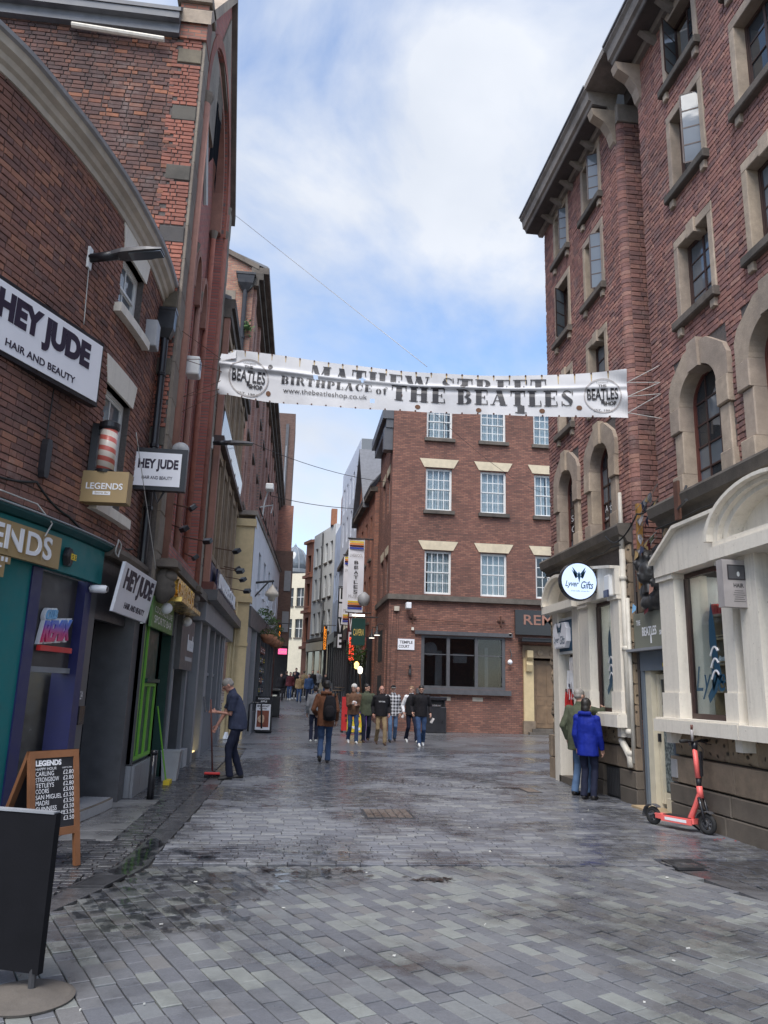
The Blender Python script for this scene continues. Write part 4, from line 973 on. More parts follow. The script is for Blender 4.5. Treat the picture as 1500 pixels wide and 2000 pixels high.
# wing doorway with segmental pediment
dw2 = slab('doorway', 13.97, 14.30, 0, 3.25, -.05, .2, 'cream', wing); slab('pilaster', 15.12, 15.42, 0, 3.25, -.05, .2, 'cream', dw2)
slab('entablature', 13.86, 15.62, 3.25, 3.40, -.05, .36, 'cream', dw2); slab('frieze', 14.30, 15.12, 2.42, 3.25, -.05, .06, 'cream', dw2)
cx, rx, rz = 14.74, .86, .56
def arc2(kk, n=20): return [(cx+rx*kk*math.cos(math.pi*i/n), 3.405+rz*kk*math.sin(math.pi*i/n)) for i in range(n+1)]
for (k0, k1, d) in ((1.0, .90, .38), (.90, .78, .28)):
    o_, i_ = arc2(k0), arc2(k1); m = MB()
    for j in range(20): m.prism([o_[j], o_[j+1], i_[j+1], i_[j]], FR.pt, -.05, d)
    m.build('arch_moulding', 'cream', dw2)
panel('tympanum', arc2(.78), -.05, .08, 'cornice_cream', dw2)
slab('doorway_dark', 14.3, 15.12, .1, 2.42, -.6, -.55, 'room_dark', dw2); slab('door_step', 14.25, 15.2, 0, .12, -.5, .2, 'stone_plinth', dw2)
# ---- Beatles shop door in the recess between the blocks
bd = empty('shop_door', (5.5, 11.3, 0), 'narrow shop doorway with slate-blue frame under the olive sign board', 'door')
slab('jamb', 10.78, 10.86, 0, 2.32, -.3, .02, 'slate_blue', bd); slab('jamb', 11.74, 11.82, 0, 2.03, -.3, .015, 'slate_blue', bd)
slab('shutter_box', 10.862, 11.82, 2.03, 2.32, -.28, .02, 'slate_blue', bd); slab('warning_sticker', 10.92, 11.06, 2.08, 2.13, .021, .024, 'yellow', bd)
slab('side_panel', 11.56, 11.735, .02, 2.03, -.3, -.02, 'cream_pale', bd)
dl = slab('door_leaf', 11.44, 11.54, .1, 1.98, -.16, -.1, 'cream_pale', bd); slab('rail', 10.88, 11.44, .1, .26, -.15, -.11, 'cream_pale', dl); slab('rail', 10.88, 11.44, 1.9, 1.98, -.15, -.11, 'cream_pale', dl); slab('stile', 10.862, 10.93, .1, 1.98, -.16, -.105, 'slate_blue', dl)
slab('glass', 10.93, 11.44, .26, 1.9, -.135, -.13, 'glass', dl)
k = NT('poster_dark'); vv = k.n('ShaderNodeTexVoronoi', {'Scale': 24.0}); k.l(k.pos(), vv.inputs['Vector']); k.set(col=k.ramp(vv.outputs['Distance'], [(.1, (.012, .016, .02)), (.45, (.07, .10, .11)), (.7, (.22, .25, .25))]), rough=.4)
slab('poster', 10.94, 11.43, .28, 1.22, -.128, -.126, 'poster_dark', dl); slab('street_plate', 10.94, 11.43, 1.24, 1.52, -.128, -.124, 'photo_grey', dl)
for s_, za, zb_ in (('ABBEY', 1.41, 1.50), ('RD. NW8', 1.30, 1.39), ('CITY OF WESTMINSTER', 1.25, 1.285)):
    m = MB(); fit_text(m, s_, lambda u, z, d: FR.pt(u, z, -.122), 10.97, 11.40, za, zb_, .03, flip=True); m.build('lettering', 'black_letter', dl)
slab('lower_board', 10.9, 11.3, .0, .2, -.1, -.05, 'cream_pale', bd); slab('threshold', 10.8, 11.85, 0, .03, -.3, .25, 'wood_pale', bd)
slab('handle', 11.46, 11.5, .98, 1.1, -.1, -.06, 'black_paint', dl); slab('lobby_back', 10.8, 11.8, 0, 2.4, -1.0, -.95, 'room_dark', bd)
slab('info_plate', 10.56, 10.70, .56, .80, .125, .15, 'grey_light', block)
m = MB(); m.box(5.5, 6.6, 10.9, 11.78, 2.33, 2.4); m.box(5.52, 6.6, 11.80, 11.84, 0, 2.9); m.build('lobby_wall', 'stone_base', wing)
bs = slab('shop_sign', 10.74, 11.96, 2.37, 2.93, -.12, .03, 'olive_sign', None); tag(bs, 'olive green BEATLES SHOP sign board over the narrow doorway', 'sign')
slab('drip_tray', 10.72, 12.0, 2.325, 2.365, .0, .16, 'lead', bs)
for s_, ua, ub, za, zb_, bo in (('THE', 11.72, 11.86, 2.74, 2.82, .02), ('BEATLES', 11.18, 11.66, 2.56, 2.70, .015), ('SHOP', 10.86, 11.08, 2.55, 2.62, .02)):
    m = MB(); fit_text(m, s_, lambda u, z, d: FR.pt(u, z, .031+d), ua, ub, za, zb_, bo, .003, flip=True); m.build('lettering', 'white_letter', bs)
m = MB(); m.prism([(11.35, 2.57), (11.385, 2.57), (11.39, 2.44), (11.345, 2.44)], FR.pt, .031, .034); m.build('lettering', 'white_letter', bs)
# ---- white downpipe, with swan-neck at foot
dp = MB(); dp.tube([FR.pt(12.08, z, .12) for z in (4.0, 5.0)], [.045, .03], 10); dp.tube([FR.pt(12.08, z, .12) for z in (1.0, 4.02)], .05, 10)
pipe = dp.build('downpipe', 'pipe_cream', None, True, 'cream painted iron downpipe between the gift window and Beatles shop door', 'downpipe')
dp = MB(); dp.tube([FR.pt(12.0, z, .10) for z in (.62, 3.2)], .035, 10); dp.build('second_pipe', 'pipe_cream', pipe, True)
dp = MB(); dp.tube([FR.pt(12.32, .95, .16), FR.pt(12.25, .9, .16), FR.pt(12.12, .78, .15), FR.pt(12.08, .70, .13), FR.pt(12.06, .55, .13)], .055, 10); dp.build('swan_neck', 'pipe_cream', pipe, True)
for z in (.72, 1.05, 2.35, 3.5): m = MB(); m.lathe(FR.pt(12.08, z, .12), [(.05, 0), (.068, .01), (.068, .07), (.05, .08)], 12); m.build('collar', 'pipe_cream', pipe, True)
# ================================================================== LEFT SIDE
FC = Curve([(-5.2, 4.2), (-3.98, 6.1), (-3.52, 6.94), (-3.3, 7.34), (-3.1, 7.87), (-2.88, 8.56), (-2.66, 9.49), (-2.5, 10.59), (-2.46, 11.2), (-2.45, 12)])
jude = empty('corner_building', (-3.6, 9, 0), 'two-storey dark brick building with a curved front and cream eaves at the left edge', 'building')
random.seed(41)
def sash(F, u0, u1, z0, z1, parent, d=-.09, cols=2, rows=2, mat='white_frame', glass='glass', blind=None, bar=.022, name='window'):
    """sliding sash in a wall opening u0..u1, z0..z1"""
    t = .06; f = MB()
    for a in ((u0, u0+t, z0, z1), (u1-t, u1, z0, z1), (u0+t, u1-t, z0, z0+t*1.2), (u0+t, u1-t, z1-t, z1)): f.wbox(F, *a, d-.06, d)
    w_ = f.build(name, mat, parent); zm = (z0+z1)/2
    for (za, zb_, dd, nm) in ((zm, z1-t, d-.012, 'upper_sash'), (z0+t, zm+.02, d-.035, 'lower_sash')):
        s = MB(); s.wbox(F, u0+t, u0+t+.035, za, zb_, dd-.03, dd); s.wbox(F, u1-t-.035, u1-t, za, zb_, dd-.03, dd); s.wbox(F, u0+t+.035, u1-t-.035, zb_-.035, zb_, dd-.03, dd); s.wbox(F, u0+t+.035, u1-t-.035, za, za+.04, dd-.03, dd)
        ua, ub, va, vb = u0+t+.035, u1-t-.035, za+.04, zb_-.035
        for i in range(1, cols): u = ua+(ub-ua)*i/cols; s.wbox(F, u-bar/2, u+bar/2, va, vb, dd-.025, dd-.004)
        for j in range(1, rows): z = va+(vb-va)*j/rows; s.wbox(F, ua, ub, z-bar/2, z+bar/2, dd-.024, dd-.005)
        s.build(nm, mat, w_)
        for i in range(cols):
            for j in range(rows):
                p = MB(); a, b, c, e = ua+(ub-ua)*i/cols, ua+(ub-ua)*(i+1)/cols, va+(vb-va)*j/rows, va+(vb-va)*(j+1)/rows; tl = random.uniform(-.002, .002)
                p.hexa([F.pt(a, c, dd-.018), F.pt(b, c, dd-.018), F.pt(b, c, dd-.014), F.pt(a, c, dd-.014), F.pt(a, e, dd-.018+tl), F.pt(b, e, dd-.018+tl), F.pt(b, e, dd-.014+tl), F.pt(a, e, dd-.014+tl)]); p.build('pane', glass, w_)
    if blind:
        m = MB(); n = int((u1-u0)/.09)
        for i in range(n):
            if random.random() < .1: continue
            a = u0+(u1-u0)*i/n; b = a+(u1-u0)/n*.92; sk = random.uniform(.0, .03); m.poly([F.pt(a, z0, d-.16), F.pt(b, z0, d-.16-sk), F.pt(b, z1, d-.16-sk), F.pt(a, z1, d-.16)])
        m.build('blind_slats', blind, w_)
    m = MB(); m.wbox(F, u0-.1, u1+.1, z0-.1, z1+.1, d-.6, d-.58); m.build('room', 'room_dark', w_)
    return w_
def splay_lintel(F, u0, u1, z0, z1, sp, parent, mat='lintel_cream', d=.03):
    m = MB(); n = max(1, int((u1-u0+2*sp)/.2)) if F.step else 1
    for i in range(n):
        a, b = i/n, (i+1)/n; lo = lambda t: u0+(u1-u0)*t; hi = lambda t: u0-sp+(u1-u0+2*sp)*t
        m.hexa([F.pt(lo(a), z0, -.1), F.pt(lo(b), z0, -.1), F.pt(lo(b), z0, d), F.pt(lo(a), z0, d), F.pt(hi(a), z1, -.1), F.pt(hi(b), z1, -.1), F.pt(hi(b), z1, d), F.pt(hi(a), z1, d)])
    return m.build('lintel', mat, parent)
W1 = (9.85, 10.72, 6.55, 7.36); W2 = (9.8, 10.72, 3.84, 5.44)
W1 = (9.85, 10.72, 6.56, 7.42)
hj_holes = [W1, W2]
for (u0, u1, z0, z1) in hj_holes:
    w_ = sash(FC, u0, u1, z0, z1, jude, cols=2, rows=1, glass='glass_pale')
    splay_lintel(FC, u0-.02, u1+.05, z1-.0, z1+.36, .1, jude, 'cream')
    m = MB(); m.wbox(FC, u0-.13, u1+.22, z0-.13, z0, -.12, .12); m.build('sill', 'cream', jude)
m = MB(); wall_sheet(m, FC, 5.0, 12.0, 3.2, 7.85, hj_holes, 0, .16); m.build('wall', 'mortar_dark', jude)
oh = [(u0-.0, u1+.0, z0-.1, z1+.36) for (u0, u1, z0, z1) in hj_holes]
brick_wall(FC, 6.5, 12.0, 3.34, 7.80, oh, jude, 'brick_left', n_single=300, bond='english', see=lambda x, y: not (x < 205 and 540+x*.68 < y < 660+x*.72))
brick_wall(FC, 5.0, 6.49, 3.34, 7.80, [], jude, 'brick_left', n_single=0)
prof = [(0, 7.76), (.04, 7.77), (.05, 7.84), (.09, 7.87), (.11, 7.93), (.17, 7.97), (.19, 8.06), (.0, 8.08)]
m = MB(); n = 60; m.loft([[FC.pt(5.0+7.0*i/n, z, d) for d, z in prof] for i in range(n+1)]); m.build('eaves_cornice', 'cornice_cream', jude)
gp = [(.18, 8.06), (.22, 8.045), (.27, 8.06), (.285, 8.10), (.27, 8.10), (.22, 8.075), (.18, 8.09)]
m = MB(); m.loft([[FC.pt(5.0+7.0*i/n, z+.01, d-.04) for d, z in gp] for i in range(n+1)]); m.build('gutter', 'grey_light', jude)
m = MB()
for i in range(n):
    a, b = 5.0+7.0*i/n, 5.0+7.0*(i+1)/n; m.poly([FC.pt(a, 8.09, .1), FC.pt(b, 8.09, .1), (-9, b, 9.6), (-9, a, 9.6)])
m.build('roof', 'slate', jude)
# rain-water head and pipe at the far end
m = MB(); c = FC.pt(11.82, 0, .14); m.loft([[(c.x-a, c.y-b, z) for a, b in ((s, s*.8), (-s, s*.8), (-s, -s*.8), (s, -s*.8))] for s, z in ((.07, 7.05), (.13, 7.2), (.14, 7.5), (.15, 7.52), (.15, 7.56))])
m.tube([(c.x, c.y, 7.06), (c.x, c.y, 3.0)], .055, 10)
for z in (6.4, 5.2, 4.2): m.lathe((c.x, c.y, z), [(.055, 0), (.072, .01), (.072, .06), (.055, .07)], 10)
m.build('rainwater_pipe', 'black_paint', None, label='black iron rainwater pipe with hopper head beside the gothic front', cat='downpipe')
# ---- bar shopfront (teal) along the curve
bar = empty('bar_shopfront', (-3.0, 8.5, 0), 'teal bar shopfront with long fascia at the left edge', 'shopfront')
m = MB(); m.wbox(FC, 5.0, 10.12, 2.82, 3.24, 0, .10); m.build('fascia', 'teal', bar)
pr = [(0, 3.24), (.14, 3.25), (.20, 3.30), (.20, 3.345), (.05, 3.40), (0, 3.42)]
m = MB(); m.loft([[FC.pt(5.0+5.14*i/40, z, d) for d, z in pr] for i in range(41)]); m.build('fascia_moulding', 'teal_dark', bar)
m = MB(); m.tube([FC.pt(5.0+5.15*i/40, 3.335, .205) for i in range(41)], .012, 6); m.build('edge_trim', 'lead', bar)
m = MB(); m.wbox(FC, 5.0, 8.62, .32, 2.82, -.02, .03); m.build('panel', 'teal', bar)
m = MB(); m.wbox(FC, 5.0, 8.12, .9, 2.3, .031, .05); m.build('window_panel', 'navy', bar)
m = MB(); m.wbox(FC, 5.0, 8.64, 0, .32, -.02, .07); m.build('plinth', 'oxide_red', bar)
m = MB(); m.wbox(FC, 10.12, 12.0, 2.4, 3.38, -.06, .02); m.build('fascia_backing', 'charcoal', jude)
gb = MB(); gb.wbox(FC, 7.0, 8.9, 2.82, 3.17, .105, .16); gb = gb.build('bar_sign', 'gold_board', None, label='gold board with white stencil LEGENDS letters on the teal fascia', cat='sign')
m = MB(); fit_text(m, 'LEGENDS', lambda u, z, d: FC.pt(u, z, .161+d), 7.12, 8.72, 2.88, 3.13, .02, .012, sp=1.05); m.build('lettering', 'white_letter', gb)
for u in (8.66-.115, 8.38-.1, 8.14-.1):
    m = MB(); m.wbox(FC, u-.008, u+.008, 2.86, 3.15, .172, .176); m.build('stencil_gap', 'gold_board', gb)
lo = MB(); lo.wbox(FC, 7.3, 8.05, 2.60, 2.812, .10, .15); lo.wbox(FC, 7.3, 8.12, 2.74, 2.813, .10, .15); lo.build('lower_plate', 'gold_board', gb)
m = MB(); fit_text(m, 'Sports Bar', lambda u, z, d: FC.pt(u, z, .151+d), 7.3, 8.0, 2.62, 2.74, .02, .008, shear=.3); m.build('lettering', 'white_letter', gb)
for i in range(9): m = MB(); m.wbox(FC, 7.6+.055*i, 7.63+.055*i, 2.755, 2.80, .151, .157); m.build('stripe', 'white_letter', gb)
al = MB(); al.lathe(FC.pt(9.12, 3.0, .10), [(.0, 0), (.12, 0), (.12, .05), (.08, .07), (0, .07)], 6, 'x'); al = al.build('alarm_box', 'black_paint', None, label='black hexagonal alarm box with yellow letters on teal fascia', cat='alarm box')
for i, ch in enumerate('OSS'):
    m = MB(); u = 9.06+.055*i; m.wbox(FC, u, u+.05, 2.97, 3.04, .172, .176); y_ = m.build('yellow_tile', 'yellow', al)
    m = MB(); fit_text(m, ch, lambda u, z, d: FC.pt(u, z, .178), u+.008, u+.042, 2.98, 3.03, .01); m.build('lettering', 'black_letter', y_)
# club door with blue posts
club = empty('club_doorway', (-2.8, 9.3, 0), 'blue-framed club doorway with dark upper panel under the teal fascia', 'door')
for a, b in ((8.62, 8.80), (9.80, 9.98)): m = MB(); m.wbox(FC, a, b, 0, 2.815, -.25, .05); m.build('post', 'blue_paint', club)
m = MB(); m.wbox(FC, 8.80, 9.80, 1.76, 2.815, -.14, -.06); m.build('upper_panel', 'charcoal', club)
m = MB(); m.wbox(FC, 8.80, 9.80, 1.70, 1.76, -.14, -.03); m.build('panel_edge', 'lead', club)
m = MB(); m.wbox(FC, 8.80, 9.80, .0, 1.70, -.65, -.6); m.build('door_leaf', 'navy', club)
for u in (8.82, 9.31): m = MB(); m.wbox(FC, u+.05, u+.43, .2, 1.5, -.6, -.585); m.build('door_panel', 'navy', club)
rs = MB()
k = NT('remix_print'); sz = k.n('ShaderNodeSeparateXYZ', {0: k.pos()}); k.set(col=k.ramp(k.math('DIVIDE', k.math('SUBTRACT', sz.outputs[2], 1.96), .42), [(.0, (.65, .02, .04)), (.45, (.42, .04, .20)), (.62, (.12, .10, .45)), (.95, (.06, .30, .70))]), rough=.35)
rs.wbox(FC, 8.93, 9.62, 1.93, 1.99, .0, .05); rmx = rs.build('club_sign', 'red', None, label='red and blue 3D REMIX lettering on the dark panel over the blue door', cat='sign')
for s_, ua, ub, za, zb_, mt in (('REMIX', 8.98, 9.62, 2.02, 2.26, 'remix_print'), ('CLUB', 9.03, 9.25, 2.27, 2.38, 'sky_blue')):
    g_ = text_geo(s_, .09, .5, .82, .35)
    m = MB(); fit_text(m, s_, lambda u, z, d: FC.pt(u, z+(u-8.98)*.10, -.05+d), ua-.015, ub+.015, za-.02, zb_+.02, 0, .05, geo=g_); m.build('letter_backing', 'white_letter', rmx)
    g_ = text_geo(s_, .03, .5, .88, .35); m = MB(); fit_text(m, s_, lambda u, z, d: FC.pt(u, z+(u-8.98)*.10, -.01+d), ua, ub, za, zb_, 0, .03, geo=g_); m.build('lettering', mt, rmx)
m = MB(); p = FC.pt(9.9, 2.74, .06); m.lathe(p, [(.0, 0), (.045, 0), (.05, .06), (.05, .18), (.04, .2), (0, .2)], 12, 'x'); cctv = m.build('cctv_camera', 'white_letter', None, True, 'white bullet CCTV camera beside the black and white salon sign', 'camera')
m = MB(); m.lathe(p+Vector((.2, 0, 0)), [(.03, 0), (.035, .012), (0, .014)], 10, 'x'); m.build('lens', 'black_gloss', cctv); m = MB(); m.tube([p, p+Vector((-.1, 0, .05))], .02, 6); m.build('mount', 'white_letter', cctv)
# salon shopfront
salon = empty('salon_shopfront', (-2.5, 11, 0), 'black salon shopfront with tiled step below the white sign panel', 'shopfront')
m = MB(); m.wbox(FC, 9.98, 10.18, 0, 2.82, -.3, .04); m.build('post', 'grey_dark', salon)
m = MB(); m.wbox(FC, 11.62, 11.98, 0, 2.6, -.4, .16); m.build('pilaster', 'grey_dark', salon)
m = MB(); m.wbox(FC, 10.18, 11.62, 0, 2.5, -.95, -.9); m.build('door', 'black_gloss', salon)
m = MB(); m.wbox(FC, 10.5, 11.3, .3, 2.2, -.895, -.88); m.build('door_glass', 'glass', salon)
for a, b in ((10.16, -.3), (11.6, -.4)): m = MB(); m.wbox(FC, a, a+.04, 0, 2.5, -.92, b); m.build('side_wall', 'black_gloss', salon)
m = MB(); m.wbox(FC, 10.18, 11.62, 2.44, 2.5, -.92, -.06); m.build('ceiling', 'room_dark', salon)
pw = [(0, 3.2), (.16, 3.2), (.22, 3.27), (.22, 3.33), (.0, 3.40)]
m = MB(); m.loft([[FC.pt(10.14+1.86*i/14, z-.0, d) for d, z in pw] for i in range(15)]); m.build('hood_moulding', 'stone_dark', salon)
st = MB(); st.wbox(FC, 9.9, 11.1, 0, .13, -.9, .22); st = st.build('tiled_step', 'stone_plinth', salon)
for i in range(9): m = MB(); m.wbox(FC, 9.9, 11.1, .131, .137, .19-.04*i-.03, .19-.04*i); m.build('tread_strip', 'lead', st)
for i in range(14): m = MB(); m.wbox(FC, 9.905+.085*i, 9.985+.085*i, .01, .12, .221, .226); m.build('riser_tile', 'grey_light', st)
m = MB(); fit_text(m, '24', lambda u, z, d: FC.pt(u, z, .045), 10.0, 10.07, 1.40, 1.50, .0); m.build('house_number', 'white_letter', salon)
m = MB(); m.wbox(FC, 10.0, 10.16, 1.1, 1.32, .042, .06); m.build('notice', 'black_gloss', salon)
# ================================================================== gothic brick front
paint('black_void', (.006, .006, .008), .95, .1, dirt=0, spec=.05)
gothic = empty('gothic_building', (-3.5, 15, 0), 'tall red brick gothic building with pointed arches and rough blackened side wall', 'building')
FG = Frame((0, 12.0), (1, 0), (0, -1)); FL = Frame((-2.2, 0), (0, 1), (1, 0))
random.seed(51)
m = MB(); wall_sheet(m, FG, -9, -2.2, 2.5, 13.15, []); m.build('side_wall', 'mortar_dark', gothic)
q_edge = lambda z: -2.56-(.11 if int((z-.2)/.35) % 2 else 0)
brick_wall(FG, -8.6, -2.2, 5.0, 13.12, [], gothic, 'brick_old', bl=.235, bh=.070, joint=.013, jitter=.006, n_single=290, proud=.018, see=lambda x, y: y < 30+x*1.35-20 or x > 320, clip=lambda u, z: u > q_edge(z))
for i, z in enumerate([5.0+.3*j for j in range(28)]):
    q0 = -2.50-(.10 if i % 2 else 0)
    if i % 4 == 1: stone(FG, q0-.02, -2.205, z, z+.295, -.05, .028, 'quoin', gothic, 'quoin', .012)
brick_wall(FG, -2.72, -2.205, 5.0, 13.1, [(-2.62, -2.2, 5.0+.3*j, 5.295+.3*j) for j in range(28) if j % 4 == 1], gothic, 'brick_red', n_single=0, clip=lambda u, z: u < q_edge(z)-.07)
# eaves of the long side
m = MB(); m.wbox(FG, -9, -2.62, 13.0, 13.2, 0, .14); m.wbox(FG, -9, -2.62, 13.2, 13.34, .0, .26); m.build('eaves_board', 'slate', gothic)
m = MB(); m.hexa([(-9, 11.72, 13.34), (-2.6, 11.72, 13.34), (-2.6, 15, 16.6), (-9, 15, 16.6), (-9, 11.72, 13.42), (-2.6, 11.72, 13.42), (-2.6, 15, 16.7), (-9, 15, 16.7)])
m.hexa([(-9, 18.2, 13.34), (-2.6, 18.2, 13.34), (-2.6, 15, 16.6), (-9, 15, 16.6), (-9, 18.2, 13.42), (-2.6, 18.2, 13.42), (-2.6, 15, 16.7), (-9, 15, 16.7)]); m.build('roof', 'slate', gothic)
m = MB(); m.tube([FG.pt(-4.46, 12.90, .14), FG.pt(-2.86, 12.82, .14)], .05, 8); m.build('gutter_length', 'cream', gothic)
# gabled front, with a tall pointed recess
def gtop(u): return 13.4+(3.7)*(1-abs(u-15.05)/3.05)
rec = (12.75, 17.0, 4.0, 12.2, 14.9)
fb = MB(); us = sorted({12.0, 17.95, 15.05}|{12.75+(17.0-12.75)*i/24 for i in range(25)})
for a, b in zip(us, us[1:]):
    mid = (a+b)/2
    if rec[0] < mid < rec[1]:
        ta, tb = hole_top(rec, max(a, rec[0]+1e-4)), hole_top(rec, min(b, rec[1]-1e-4))
        fb.poly([FL.pt(a, ta), FL.pt(b, tb), FL.pt(b, gtop(b)), FL.pt(a, gtop(a))]); fb.poly([FL.pt(a, ta), FL.pt(b, tb), FL.pt(b, tb, -.35), FL.pt(a, ta, -.35)])
        fb.poly([FL.pt(a, 3), FL.pt(b, 3), FL.pt(b, 4), FL.pt(a, 4)])
    else: fb.poly([FL.pt(a, 3), FL.pt(b, 3), FL.pt(b, gtop(b)), FL.pt(a, gtop(a))])
for u in (rec[0], rec[1]): fb.poly([FL.pt(u, 4), FL.pt(u, rec[3]), FL.pt(u, rec[3], -.35), FL.pt(u, 4, -.35)])
fb.build('front_wall', 'brick_gothic_front', gothic)
m = MB(); wall_sheet(m, FL, 12.6, 17.2, 3, 15.2, [(13.45, 14.15, 4.6, 9.6, 10.5), (14.75, 15.5, 4.6, 9.6, 10.5), (15.9, 16.6, 4.6, 9.6, 10.5)], -.3, .25); m.build('recess_wall', 'brick_gothic_front', gothic)
for a, b, c, e in ((13.45, 14.15, 4.6, 10.6), (14.75, 15.5, 4.6, 10.6), (15.9, 16.6, 4.6, 10.6)): m = MB(); m.wbox(FL, a-.05, b+.05, c, e, -.6, -.56); m.build('blind_lancet', 'room_dark' if c > 10 else 'brick_gothic_front', gothic)
# grey stone corner strips, pink shafts, arch mouldings
for (a, b, z0, z1, d, mt, nm) in ((12.003, 12.42, 3.0, 13.0, .05, 'sandstone_grey', 'corner_strip'), (17.62, 17.95, 3.0, 13.4, .05, 'sandstone_grey', 'corner_strip')):
    n = 16
    for i in range(n): stone(FL, a, b+(.06 if i % 2 else 0), z0+(z1-z0)*i/n, z0+(z1-z0)*(i+1)/n-.006, -.05, d, mt, gothic, nm, .01)
for (u, r_, zt, dd, mt) in ((12.62, .10, 12.2, .03, 'sandstone_pink'), (14.45, .085, 10.2, -.24, 'sandstone_pink'), (13.2, .05, 12.0, -.24, 'sandstone_pink'), (15.7, .06, 9.8, -.24, 'sandstone_pink'), (16.8, .06, 12.0, -.2, 'brick_red'), (17.1, .06, 12.2, .02, 'brick_red'), (17.3, .06, 13.0, .02, 'brick_red')):
    m = MB(); c = FL.pt(u, 0, dd); m.lathe(c, [(r_, 3.2), (r_, zt)], 10); m.build('shaft', mt, gothic, True)
    m = MB(); m.lathe(c, [(r_, zt), (r_*1.5, zt+.14), (r_*1.6, zt+.2), (0, zt+.2)], 10); m.build('capital', 'sandstone_grey', gothic)
def arch_ring(u0, u1, zs, zt, wd, d0, d1, mt, name='arch_moulding'):
    m = MB(); c = (u0+u1)/2; w_ = (u1-u0)/2; n = 18
    o_ = [(c-(w_+wd)*math.cos(math.pi*i/n), zs+(zt-zs+wd)*math.sin(math.pi*i/n)**.85) for i in range(n+1)]; i_ = [(c-w_*math.cos(math.pi*i/n), zs+(zt-zs)*math.sin(math.pi*i/n)**.85) for i in range(n+1)]
    for j in range(n): m.prism([o_[j], o_[j+1], i_[j+1], i_[j]], FL.pt, d0, d1)
    return m.build(name, mt, gothic)
arch_ring(12.75, 17.0, 12.2, 14.9, .22, -.1, .05, 'brick_red'); arch_ring(12.95, 16.8, 12.2, 14.65, .16, -.3, -.05, 'sandstone_pink')
for a, b in ((13.45, 14.15), (14.75, 15.5), (15.9, 16.6)): arch_ring(a, b, 9.6, 10.5, .12, -.35, -.18, 'sandstone_pink')
m = MB(); m.tube([FL.pt(12.95, 12.35, .0), FL.pt(13.9, 10.95, .0)], .05, 6); m.build('hanging_board', 'white_frame', gothic)
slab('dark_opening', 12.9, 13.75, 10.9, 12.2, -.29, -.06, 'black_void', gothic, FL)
for i in range(7): m = MB(); m.wbox(FL, 13.7, 15.4, 13.95+.10*i, 14.0+.10*i, -.3, -.05); m.build('louvre', 'sandstone_grey', gothic)
m = MB(); random.seed(77); nb_ = 14
m.loft([[FL.pt(13.5+2.0*i/nb_, zz, -.06+.03*math.sin(i*1.7)) for i in range(nb_+1)] for zz in (13.95, 13.2)], close=False)
m.loft([[FL.pt(13.5+2.0*i/nb_, 13.2-(.35+random.random()*.75)*t, -.06+.03*math.sin(i*1.7+t)) for i in range(nb_+1)] for t in (0, 1)], close=False); m.build('torn_netting', 'black_void', gothic)
stone(FL, 12.42, 14.0, 12.35, 14.2, -.2, .03, 'sandstone_grey', gothic, 'spandrel_stone', .01); m = MB(); m.prism([(14.0, 14.9), (16.4, 14.6), (15.05, 16.6)], FL.pt, -.1, .03); m.build('gable_stone', 'sandstone_grey', gothic)
# gable copings, corner pier
for s in (-1, 1):
    m = MB(); a = (15.05, 17.1); b = (15.05+s*3.15, 13.30)
    m.hexa([FL.pt(a[0], a[1], -.5), FL.pt(b[0], b[1], -.5), FL.pt(b[0], b[1], .12), FL.pt(a[0], a[1], .12), FL.pt(a[0], a[1]+.28, -.5), FL.pt(b[0], b[1]+.28, -.5), FL.pt(b[0], b[1]+.28, .12), FL.pt(a[0], a[1]+.28, .12)]); m.build('gable_coping', 'stone_dark' if s > 0 else 'stone_surround', gothic)
stone(FL, 11.95, 12.45, 13.0, 13.75, -.45, .06, 'brick_far', gothic, 'corner_pier', .01); stone(FL, 11.88, 12.52, 13.76, 13.95, -.52, .12, 'sandstone_grey', gothic, 'pier_cap', .02)
m = MB(); m.box(-9, -2.25, 17.94, 17.96, 3, 13.4); m.build('end_wall', 'brick_far', gothic)
m = MB(); wall_sheet(m, FL, 12.0, 17.95, 0, 3.05, [(12.05, 13.6, .45, 2.5), (13.6, 14.9, 0, 2.5), (15.2, 16.5, .3, 2.5)], -.01, .3); m.build('base_wall', 'grey_dark', gothic)
# ---- green bar front
green = empty('green_bar_front', (-2.2, 13, 0), 'dark green bar front with lime green trim and folded panel doors', 'shopfront')
def fslab(nm, u0, u1, z0, z1, d0, d1, mt, par): return slab(nm, u0, u1, z0, z1, d0, d1, mt, par, FL)
fslab('panelling', 12.05, 13.55, .46, 2.5, -.15, -.05, 'green_dark', green)
for u in (12.10, 12.42, 12.92, 13.46): fslab('trim', u, u+.05, .50, 2.5 if u < 12.5 else 1.62, -.05, -.02, 'green_lime', green)
for z in (.50, 1.57): fslab('trim', 12.47 if z > 1 else 12.15, 13.46, z, z+.05, -.05, -.022, 'green_lime', green)
fslab('panel_edge', 12.9, 13.0, .55, 1.57, -.05, -.021, 'green_lime', green)
fslab('opening', 12.47, 13.55, 1.70, 2.5, -.5, -.45, 'black_paint', green); fslab('counter', 12.45, 13.6, 1.63, 1.69, -.3, .02, 'green_dark', green)
for i in range(3): fslab('tiled_base', 12.02+.53*i, 12.54+.53*i, 0, .44, -.1, .03, 'grey_paint', green)
fslab('door_recess', 13.6, 14.9, 0, 2.5, -.9, -.85, 'green_dark', green); fslab('door_side', 14.86, 14.9, 0, 2.5, -.85, -.05, 'green_dark', green)
gs = fslab('banner_board', 12.06, 14.2, 2.46, 2.93, .02, .06, 'green_sign', None); tag(gs, 'green board advertising live sports hanging over the lime trimmed bar front', 'sign')
